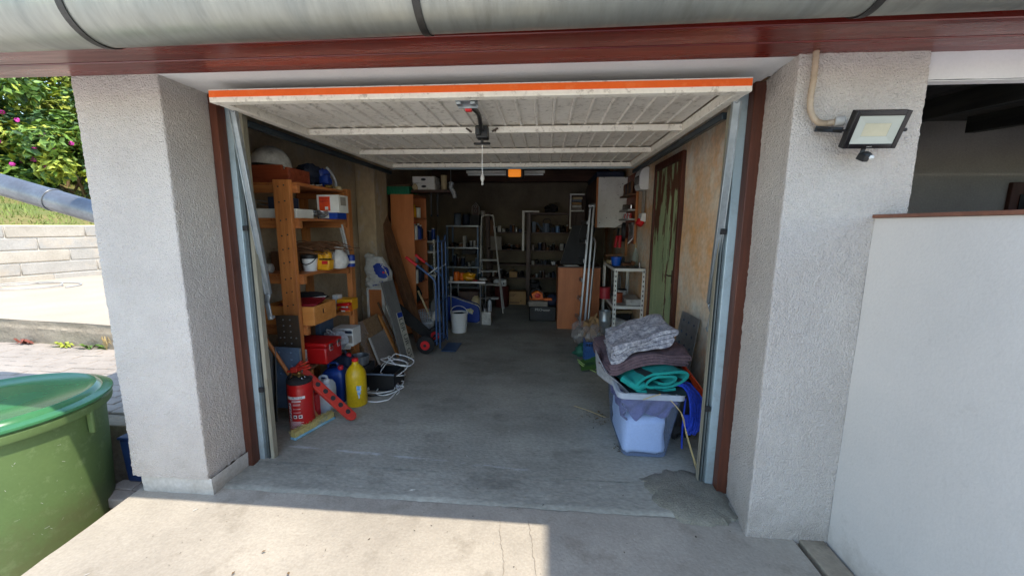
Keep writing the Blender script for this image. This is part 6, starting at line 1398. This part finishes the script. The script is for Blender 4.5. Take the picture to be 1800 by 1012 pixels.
# white slotted shelf
WSh = thing('white_rack', 'waist high white slotted steel rack on the right wall', 'shelf', (1.01,5.15,0))
X0, X1, Y0, Y1 = .825, 1.182, 4.70, 5.62
for x, sx in ((X0,1),(X1,-1)):
    for y, sy in ((Y0,1),(Y1,-1)):
        a, b_ = sorted((x, x+sx*.036)); c_, d_ = sorted((y, y+sy*.036)); e = .003
        L_ = MB(); L_.box(a, min(y,y+sy*e), 0, b_, max(y,y+sy*e), 1.01); L_.box(min(x,x+sx*e), c_+(e if sy>0 else 0), 0, max(x,x+sx*e), d_-(0 if sy>0 else e), 1.01)
        up_ = L_.build('upright', M['white_paint'], WSh)
        h = MB()
        for i in range(17):
            z = .05+.057*i
            h.box((a+b_)/2-.006, y-sy*.0012 if sy>0 else y, z, (a+b_)/2+.006, y-sy*.0002 if sy>0 else y+.001, z+.022)
            h.box(x-sx*.0012 if sx>0 else x+.0002, (c_+d_)/2-.006, z, x-.0002 if sx>0 else x+.0012, (c_+d_)/2+.006, z+.022)
        stuff(h.build('slots', M['dark_box'], up_, smooth=False))
for z in (1.01,.56,.20): 
    MB().box(X0+.004,Y0+.004,z-.006,X1-.004,Y1-.004,z).build('shelf_board', M['white_dirty'] if z < 1 else M['grey_plank'], WSh)
    MB().box(X0+.037,Y0-.002,z-.034,X1-.037,Y0+.002,z+.001).build('lip', M['white_paint'], WSh); MB().box(X0-.002,Y0+.037,z-.034,X0+.002,Y1-.037,z+.001).build('lip', M['white_paint'], WSh)
BL = thing('blue_bowl', 'bright blue plastic bowl on top of the white rack', 'bowl', (.90,5.0,1.011)); MB().lathe((.895,5.02,1.011),[(.045,0),(.052,.004),(.066,.10),(.070,.102),(.070,.108),(.060,.108),(.048,.012),(.01,.01)],28).build('bowl', mat('bowl_blue', (20,90,190), .4), BL)
GBt = thing('glass_bottle', 'dusty clear glass bottle at the wall end of the white rack', 'bottle', (1.12,4.95,1.011)); MB().lathe((1.12,5.0,1.011),[(.032,0),(.036,.005),(.036,.13),(.028,.165),(.014,.19),(.014,.225),(.011,.225)],20).build('bottle', M['glass'], GBt); MB().cyl((1.12,5.0,1.236),(1.12,5.0,1.30),.011,n=10).build('cork', M['tan'], GBt)
b = MB(); b.rbox((1.0,4.93,1.04),(.10,.05,.035),rz=.3); b.rbox((1.07,4.90,1.055),(.05,.03,.05),rz=.4,ry=.4); simple('wooden_plane', 'small brown wooden tool lying right of the blue bowl', 'tool', b, M['old_wood'], bevel=.004)
simple('wood_block', 'pale wooden block left of the blue bowl on the white rack', 'block', MB().rbox((.87,5.30,1.035),(.07,.12,.045),rz=.2), M['tan'], bevel=.003)
simple('wooden_strip', 'short brown strip lying across behind the blue bowl', 'slat', MB().rbox((.92,5.38,1.12),(.22,.06,.022),rz=.1,ry=-.08), M['old_wood'], bevel=.002); simple('dark_pack', 'dark packet holding up the brown strip on the white rack', 'packet', MB().box(.98,5.33,1.011,1.06,5.43,1.10), M['dark_box'], bevel=.003)
b = MB(); b.cyl((1.13,4.78,1.011),(1.13,4.78,1.02),.02,n=10); b.cyl((1.13,4.78,1.02),(1.125,4.78,1.065),.006,n=8); b.ball((1.125,4.78,1.07),.012,10,6); simple('steel_hook', 'little bright steel knob at the front corner of the white rack', 'knob', b, M['alu'])
b = MB(); [b.rbox((.95+.05*i,4.80+.03*(i%2),1.016),(.03,.022,.010),rz=.7*i) for i in range(4)]; simple('metal_scrap', 'scatter of dark metal scraps at the front of the white rack', 'scrap', b, M['dark_metal'])
tin('crimson plastic pot sticking out on the left of the white rack', .80,5.20,.561,.07,.15,M['pot_red'],M['pot_red'],name='pot')
tin('terracotta pot on the middle board of the white rack', .93,4.95,.561,.05,.12,M['pot_orange'],M['pot_orange'],name='pot')
simple('white_box_low', 'flat white box on the middle board of the white rack', 'box', MB().box(.99,4.76,.561,1.165,5.1,.63), M['white_dirty'], bevel=.003)
tin('white funnel shaped pot behind the terracotta pot', 1.03,5.25,.561,.06,.12,M['white_dirty'],M['dark_box'],name='pot')
b = MB(); [b.cyl((.93+.02*i,5.4,.561),(.91+.025*i,5.42,.98-.03*i),.009,n=6) for i in range(6)]; simple('rod_bundle', 'bundle of dark rods standing at the back of the middle board of the white rack', 'rods', b, M['dark_metal'])
PRl = thing('paper_roll', 'thick white roll lying on the bottom board of the white rack', 'roll', (1.0,4.9,.2)); MB().cyl((.90,5.05,.285),(1.10,4.76,.275),.062,n=22).build('roll', M['white_plastic'], PRl); MB().cyl((1.1006,4.7592,.275),(1.102,4.757,.275),.025,n=12).build('core', M['cardboard'], PRl)
simple('cardboard_sheet', 'brown cardboard lying under the white roll', 'cardboard', MB().box(.86,4.72,.2005,1.16,5.2,.215), M['cardboard'])
simple('pale_batten', 'pale batten lying behind the white roll on the bottom board', 'batten', MB().rbox((1.03,5.3,.36),(.32,.04,.04),rz=.25), M['tan'])
simple('dark_carton', 'dark carton at the back of the bottom board of the white rack', 'carton', MB().box(.87,5.2,.2005,1.15,5.5,.34), M['dark_box'], bevel=.004)
ZB = thing('zinc_bucket', 'dull zinc bucket standing in front of the left leg of the white rack', 'bucket', (.75,4.74,.18)); MB().lathe((.745,4.76,.22),[(.058,0),(.062,.004),(.068,.14),(.071,.145),(.068,.15),(.072,.255),(.076,.258),(.076,.266),(.068,.266),(.055,.03),(.01,.02)],28).build('pail', M['galv'], ZB)
OB = thing('orange_carton', 'dark carton with an orange patch under the zinc bucket', 'carton', (.75,4.75,0)); MB().box(.65,4.68,0,.84,4.86,.219).build('box', M['dark_box'], OB, bevel=.003); MB().box(.70,4.675,.10,.755,4.6795,.19).build('orange_patch', M['orange'], OB)
# ================================================================== RIGHT SIDE, FRONT
# bags and crate behind the tub
simple('clear_bag', 'clear plastic bag of rubbish on the floor at the foot of the ladder', 'bag', MB().ball((.48,4.95,.15),(.10,.12,.15),18,12,.6), M['film'])
simple('waste_in_bag', 'brown paper waste inside the clear bag by the ladder', 'waste', MB().ball((.48,4.97,.12),(.07,.09,.10),12,8,.7), M['grey_panel'])
b = MB().ball((.60,4.62,.20),(.11,.12,.14),18,12,.7); simple('film_bag', 'crumpled clear film over brown paper next to the zinc bucket', 'film', b, M['film']); simple('brown_paper', 'crumpled brown paper behind the crumpled film', 'paper', MB().ball((.62,4.85,.20),(.12,.14,.19),16,10,.5), M['cardboard'])
simple('green_net', 'green netting bag lying on the floor by the blue crate', 'net', MB().ball((.46,4.50,.06),(.09,.10,.07),14,10,.7), mat('net_green', (50,110,90), .7))
CRb = thing('blue_crate', 'small blue plastic basket on the floor behind the folded rugs', 'crate', (.56,4.28,0))
b = MB()
for z in (.0,.06,.12,.18,.235): b.box(.46,4.20,z,.66,4.208,z+.016); b.box(.46,4.208,z,.468,4.40,z+.016); b.box(.652,4.208,z,.66,4.40,z+.016)
for i in range(8): b.box(.462+.027*i,4.197,0,.470+.027*i,4.1995,.25)
for i in range(6): b.box(.457,4.21+.035*i,0,.4595,4.218+.035*i,.25)
b.box(.469,4.209,.0,.651,4.39,.20); b.build('basket', mat('crate_blue', (30,80,140), .5), CRb)
simple('green_foil', 'green plastic foil lying on the floor in front of the blue basket', 'foil', MB().sheet(lambda u,v: (.40+.25*u, 3.95+.28*v, .02+.11*u*(.4+v*.6)+.01*math.sin(v*7)), 8, 8, .004), mat('foil_green', (70,110,50), .6))
for i, y in enumerate((4.02,4.10)): simple('green_stalk', ('front','rear')[i]+' pale green stalk sticking out beside the green foil', 'stalk', MB().tube([(.38,y+.08,.06),(.44,y,.035),(.55,y-.10,.02)],.006,6), mat('stalk', (160,190,110), .6) if i == 0 else bpy.data.materials['stalk'])
# drilled plate leaning on the right wall
PLt = thing('embossed_plate', 'pale steel plate with raised knobs leaning on the ochre wall', 'plate', (1.16,3.2,0))
a, b_, c_, d_ = Vector((1.07,3.40,.0)), Vector((1.09,3.02,.0)), Vector((1.172,2.99,.81)), Vector((1.172,3.36,.80))
s_, n = slab(a,b_,c_,d_,.006); s_.build('sheet', M['galv'], PLt)
n = -n if n.x > 0 else n
h = MB()
for i in range(3):
    for j in range(8): p = a.lerp(b_, .2+.3*i).lerp(d_.lerp(c_, .2+.3*i), .08+.12*j); h.ball(p+n*.003, (.006,.016,.012), 8, 6)
stuff(h.build('knobs', M['blue_grey'], PLt))
# transparent tub
TB2 = thing('plastic_tub', 'see-through bluish plastic storage tub with a ribbed rim full of bedding', 'tub', (.69,2.72,0))
bx0,bx1,by0,by1 = .535,.815,2.44,2.95; tx0,tx1,ty0,ty1 = .495,.885,2.41,2.99; H_ = .425
def rr_loop(x0,x1,y0,y1,z,r,n=6):
    out = []
    for cx, cy, a0 in ((x1-r,y0+r,-90),(x1-r,y1-r,0),(x0+r,y1-r,90),(x0+r,y0+r,180)):
        for i in range(n+1): a = R(a0+90*i/n); out.append(Vector((cx+r*math.cos(a), cy+r*math.sin(a), z)))
    return out
def tub_at(t, ins=0): k = t; return (bx0+(tx0-bx0)*k+ins, bx1+(tx1-bx1)*k-ins, by0+(ty0-by0)*k+ins, by1+(ty1-by1)*k-ins)
b = MB(); rows = [rr_loop(*tub_at(0,.012),.006,.03)]+[rr_loop(*tub_at(t), .006+t*H_, .035) for t in (.03,.2,.4,.6,.8,1)]
n = len(rows[0]); vs = [p for r_ in rows for p in r_]
b.add(vs, [(j*n+i, j*n+(i+1)%n, (j+1)*n+(i+1)%n, (j+1)*n+i) for j in range(len(rows)-1) for i in range(n)]+[tuple(range(n-1,-1,-1))]); b.build('body', M['tub'], TB2, fix=False)
b = MB(); o1 = rr_loop(tx0-.016,tx1+.016,ty0-.016,ty1+.016,H_+.0,.045); o2 = [p+Vector((0,0,.036)) for p in o1]; i2 = rr_loop(tx0+.004,tx1-.004,ty0+.004,ty1-.004,H_+.036,.03); i1 = [p-Vector((0,0,.034)) for p in i2]
vs = o1+o2+i2+i1; b.add(vs, [(j*n+i, j*n+(i+1)%n, ((j+1)%4)*n+(i+1)%n, ((j+1)%4)*n+i) for j in range(4) for i in range(n)])
for i in range(6): x = tx0+.05+i*.058; b.box(x-.0025,ty0-.019,H_+.002,x+.0025,ty0-.0165,H_+.034)
for i in range(8): y = ty0+.06+i*.066; b.box(tx0-.019,y-.0025,H_+.002,tx0-.0165,y+.0025,H_+.034)
b.build('rim', M['tub_rim'], TB2)
def lump(c, r, jit, sc=3.0, n=40, m=24, sq=.6, seed=0):
    b = MB(); c = Vector(c); vs = []
    for j in range(m+1):
        ph = math.pi*j/m - math.pi/2
        for i in range(n):
            a = 2*math.pi*i/n; f = lambda t: math.copysign(abs(t)**sq, t)
            d = Vector((f(math.cos(a))*f(math.cos(ph)), f(math.sin(a))*f(math.cos(ph)), f(math.sin(ph))))
            k = 1 + jit*noise.noise(d*sc+Vector((seed,seed*2,0))) + jit*.4*noise.noise(d*sc*3+Vector((seed,0,5)))
            vs.append(c+Vector((d.x*r[0]*k, d.y*r[1]*k, d.z*r[2]*k)))
    b.add(vs, [(j*n+i, j*n+(i+1)%n, (j+1)*n+(i+1)%n, (j+1)*n+i) for j in range(m) for i in range(n)]); return b
simple('foam_block', 'crumpled bluish white foam filling the bottom of the see-through tub', 'foam', lump((.675,2.695,.145),(.139,.246,.136),.07,2.6,sq=.27,seed=5), M['foam'])
def drape(u, v):                         # cloth sagging just inside the tub's front
    x = .52+.335*u; sag = .36-.15*math.sin(math.pi*u)**1.2*(.75+.35*math.sin(u*9)); z = .415-(.415-sag)*v
    return (x+.008*math.sin(v*9+u*4), 2.436+.020*math.sin(u*22+v*5)*v+.012*v+.02*v*v, z)
b = MB(); b.sheet(drape, 50, 16, .006); b.sheet(lambda u,v: (.52+.018*math.sin(v*14)+.02*v, 2.45+.46*u, .415-.16*v*(.6+.5*math.sin(u*8+1)**2)), 30, 10, .006)
simple('violet_cloth', 'violet grey cloth sagging inside the upper half of the see-through tub', 'cloth', b, M['violet'])
simple('tub_filling', 'dark bedding stuffed in the top of the tub below the towel', 'bedding', lump((.70,2.72,.36),(.155,.225,.10),.2,3,sq=.6,seed=9), M['teal_dark'])
# folded textiles
def fold_profile(pts, th):               # constant-thickness outline of a polyline in (x,z)
    P = [Vector((p[0],p[1])) for p in pts]; L_, R_ = [], []
    for i in range(len(P)):
        t = (P[min(i+1,len(P)-1)]-P[max(i-1,0)]).normalized(); n = Vector((-t.y,t.x)); L_.append(P[i]+n*th/2); R_.append(P[i]-n*th/2)
    return L_, R_
def textile(name, label, pts, th, y0, y1, m, cat='blanket', nseg=26, skew=(0,0), wob=.006, sub=4, mirror=False, rise=0.0):
    P = smooth_path([(p[0],p[1],0) for p in pts], sub); L_, R_ = fold_profile([(p.x,p.y) for p in P], th); loop = L_+R_[::-1]; n = len(loop); vs = []
    for j in range(nseg+1):
        v = j/nseg; y = y0+(y1-y0)*v
        for q in loop:
            w = Vector((noise.noise((q.x*9,y*9,q.y*9)), noise.noise((q.x*9,y*9,q.y*9+20)), noise.noise((q.x*7,y*7,q.y*7+40))))*wob
            e = .012*noise.noise((q.x*6,q.y*14,3 if j < nseg/2 else 7))*(1 if j in (0,nseg) else .6)
            vs.append(Vector((q.x+skew[0]*v, y+e, q.y+skew[1]*v+rise*v*(1-v)*4))+w)
    b = MB().add(vs, [(j*n+i, j*n+(i+1)%n, (j+1)*n+(i+1)%n, (j+1)*n+i) for j in range(nseg) for i in range(n)]+[(i,i+1,n-2-i,n-1-i) for i in range(n//2-1)]+[(nseg*n+i,nseg*n+n-1-i,nseg*n+n-2-i,nseg*n+i+1) for i in range(n//2-1)])
    return tag(b.build(name, m, angle=60), label, cat)
# violet brown blanket, several layers, tilted up to the right
def zig(x0, x1, z0, z1, n, th, bulge=.0):
    pts = []
    for k in range(n):
        a, b_ = (x0+.012*(k%3), x1-.015*((k+1)%3)) if k % 2 == 0 else (x1-.015*(k%3), x0+.012*((k+1)%3))
        base = lambda x: z0+(z1-z0)*(x-x0)/(x1-x0)+k*th+bulge*math.sin(math.pi*(x-x0)/(x1-x0))
        for t in (0,.25,.5,.75,1): x = a+(b_-a)*t; pts.append((x, base(x)))
        if k < n-1: xe = b_+(.012 if b_ > a else -.012); pts.append((xe, base(b_)+th*.5))
    return pts
textile('folded_blanket', 'folded violet brown blanket under the grey rag rug', zig(.425,.93,.53,.625,4,.019,.02), .016, 2.54,3.02, M['purple'], skew=(-.035,.03), wob=.026)
textile('rag_rug', 'speckled grey rag rug folded on top of the pile over the tub', zig(.452,.835,.61,.75,4,.027,.015), .0225, 2.55,2.90, M['rug'], 'rug', skew=(.0,.03), wob=.030)
textile('rug_corner', 'second fold of speckled grey rug showing under the right end of the rag rug', zig(.60,.955,.607,.685,2,.022,.012), .020, 2.52,3.0, M['rug'], 'rug', skew=(0,.05), wob=.010) if False else None
simple('bubble_sheet', 'grey dimpled plastic sheet curling out of the left side of the tub', 'sheet', MB().sheet(lambda u,v: (.385+.02*v-.035*math.sin(u*2.6)+.155*u*v+.05*u, 2.52+.30*(1-u)+.03*math.sin(v*3), .625-.06*u-.185*v*(1-.2*u)+.05*math.sin(u*3.14)*(1-v)-.02), 22, 18, .004), M['bubble'])
# teal towel: flattened roll with black stripes
sp = []
for i in range(40):
    t = i/39; a = -2.2+t*2*math.pi*2.15; k = .25+.75*t
    sp.append((.765+.195*k*math.copysign(abs(math.cos(a))**.8, math.cos(a)), .535+.066*k*math.sin(a)+.26*(.195*k*math.cos(a))))
def towel():
    P = [Vector((x,z)) for x,z in sp]; L_, R_ = fold_profile([(p.x,p.y) for p in P], .017); loop = L_+R_[::-1]; n = len(loop); nseg = 34; b = MB(); vs = []
    for j in range(nseg+1):
        v = j/nseg; y = 2.44+.42*v
        for q in loop: vs.append(Vector((q.x-.10*v, y+.008*noise.noise((q.x*9,q.y*9,1)), q.y-.03*v))+Vector((noise.noise((q.x*10,y*10,0)),0,noise.noise((q.x*10,y*10,9))))*.007)
    fs = [(j*n+i, j*n+(i+1)%n, (j+1)*n+(i+1)%n, (j+1)*n+i) for j in range(nseg) for i in range(n)]; b.add(vs, fs)
    b.mi = []
    for j in range(nseg):
        for i in range(n):
            xs = loop[i].x; b.mi.append(1 if (abs((xs-.845))<.014 or abs(xs-.66)<.016) and j < 14 or abs(xs-.75) < .010 and j < 5 else 0)
    b.add([], []); b.f += [(i,i+1,n-2-i,n-1-i) for i in range(n//2-1)]; b.mi += [0]*(n//2-1)
    b.f += [(nseg*n+i,nseg*n+n-1-i,nseg*n+n-2-i,nseg*n+i+1) for i in range(n//2-1)]; b.mi += [0]*(n//2-1)
    return b
tag(towel().build('teal_towel', [M['teal'], M['teal_dark']], angle=60), 'rolled teal towel with black stripes on the rim of the tub', 'towel')
b = MB(); b.tube(smooth_path([(.52,2.50,.52),(.57,2.46,.50),(.61,2.45,.485),(.66,2.46,.50)],6), .022, 8); simple('teal_strap', 'short teal cloth end beside the dark bedding on the tub', 'cloth', b, M['teal'])
simple('green_plastic', 'dark green plastic sheet flat on the right rear of the tub rim', 'plastic', MB().sheet(lambda u,v: (.66+.24*u, 2.40+.14*v, .468+.01*math.sin(u*6+v*3)), 12, 6, .004), M['teal_dark'])
# blue rope hanging over the tub's right side
RP = thing('blue_rope', 'hank of bright blue rope hanging over the right side of the tub', 'rope', (.97,2.55,.1)); rn = random.Random(8)
for k in range(15):
    o = (k-7)*.010; dz = rn.uniform(-.02,.03); b = MB(); j = lambda s=.008: rn.uniform(-s,s)
    path = [(.80+j(),2.50+o*.4,.505+j()),(.87+j(),2.49+o*.5,.505+.005*(k%3)),(.935+o*.35,2.49+o*.5,.485+j()),(.975+o*.55,2.475+o*.4,.42+j()),(1.00+o*.7,2.47+o*.3,.32+dz),(.998+o*.6,2.47+j(),.23+dz),(.985+o*.5,2.47+j(),.185+dz)]
    if k % 2: path += [(.965+o*.5,2.485,.20+dz),(.955+o*.5,2.495,.29)]
    P = smooth_path(path,7); rr = [.0078+.0012*math.sin(i*1.9+k) for i in range(len(P))]
    b.tube(P, rr, 7).build('strand', M['blue_rope'], RP, angle=80)
MB().tube(smooth_path([(.93,2.50,.40),(.925,2.50,.2),(.93,2.5,.05)],6), .006, 6).build('strand', M['blue_rope'], RP)
simple('orange_cloth', 'orange red sheet hanging between the folded rugs and the door frame', 'sheet', MB().sheet(lambda u,v: (.865+.20*v+.05*u+.012*math.sin(u*7), 2.86-.30*v+.05*u, .625-.20*v-.16*u*v+.05*u*(1-v)+.03*math.sin(v*3.1)), 12, 18, .005), M['orange_red'])
simple('dark_heap', 'dark folded cloths heaped between the tub and the right wall', 'cloth', lump((.98,2.90,.22),(.13,.24,.24),.2,3,sq=.7,seed=4), M['dark_box'])
# straws, debris, leaves
STR = [('long straw hanging down in front of the right side of the tub',[(.80,2.395,.43),(.83,2.385,.40),(.88,2.38,.33),(.905,2.38,.22),(.935,2.33,.10),(.955,2.28,.012)]),('short straw lying across the front rim of the tub',[(.735,2.385,.472),(.68,2.385,.452),(.63,2.387,.43)]),('straw lying on the concrete left of the tub',[(.27,3.15,.008),(.38,3.07,.01),(.505,2.97,.008)]),('second long straw touching the floor by the tub',[(.865,2.385,.36),(.90,2.38,.25),(.94,2.325,.10),(.965,2.265,.012)])]
for lab, p in STR: simple('straw', lab, 'straw', MB().tube(smooth_path(p,6), .0026, 5), M['straw'])
db = MB(); rn = random.Random(12)
for i in range(720):
    if i < 60: x, y = rn.gauss(.42,.07), rn.gauss(2.96,.07)
    elif i < 85: x, y = rn.gauss(.52,.02), rn.gauss(2.55,.06)
    else: x, y = (rn.uniform(-2.0,1.2), rn.uniform(.9,5.5)) if i < 560 else (rn.uniform(-2.0,1.2), rn.uniform(1.1,2.4))
    if x < -1.5 and y > 2.2: continue
    z = (.004 if y > 2.2 else -.003 if y > 1.94 else -.014)
    s = rn.uniform(.002,.006)*(1.6 if i < 85 else 1) * (1.7 if rn.random() < .04 else 1); a = rn.uniform(0,3.14); d = Vector((math.cos(a),math.sin(a),0)); e = Vector((-d.y,d.x,0)); p = Vector((x,y,z+.002))
    s *= (.55 if i > 560 else 1); db.m = rn.choice([0,0,1,2,2,2]) if i > 560 else rn.choice([0,0,0,0,1,2]) if i > 60 else rn.choice([0,1,1]); el = rn.uniform(.4,2.2)
    t = Vector((0,0,s*.5)); db.add([p-d*s*el, p+e*s*.5, p+d*s*el, p-e*s*.5, p+t], [(0,1,4),(1,2,4),(2,3,4),(3,0,4)])
stuff(db.build('debris', [M['soil_dark'] if 'soil_dark' in M else mat('soil_dark', (70,56,40), .9), M['twig'], mat('lime', (176,172,162), .9)], smooth=False, fix=False))
for i, (x, y) in enumerate([(-1.28,1.52),(-1.33,1.40),(-1.09,1.42),(-.79,1.20),(-1.10,1.28),(-1.24,1.28)]):
    p = Vector((x,y,-.006)); a = .6+i*.9; d = Vector((math.cos(a),math.sin(a),0)); e = Vector((-d.y,d.x,0))
    simple('dry_leaf', f'small dark dry leaf on the sunlit apron, {ORD[i]} of six by the left pillar', 'leaf', MB().add([p-d*.010, p+e*.006+Vector((0,0,.003)), p+d*.011, p-e*.006+Vector((0,0,.004))], [(0,1,2,3)]), M['twig'], 'dry leaves on the apron', smooth=False)
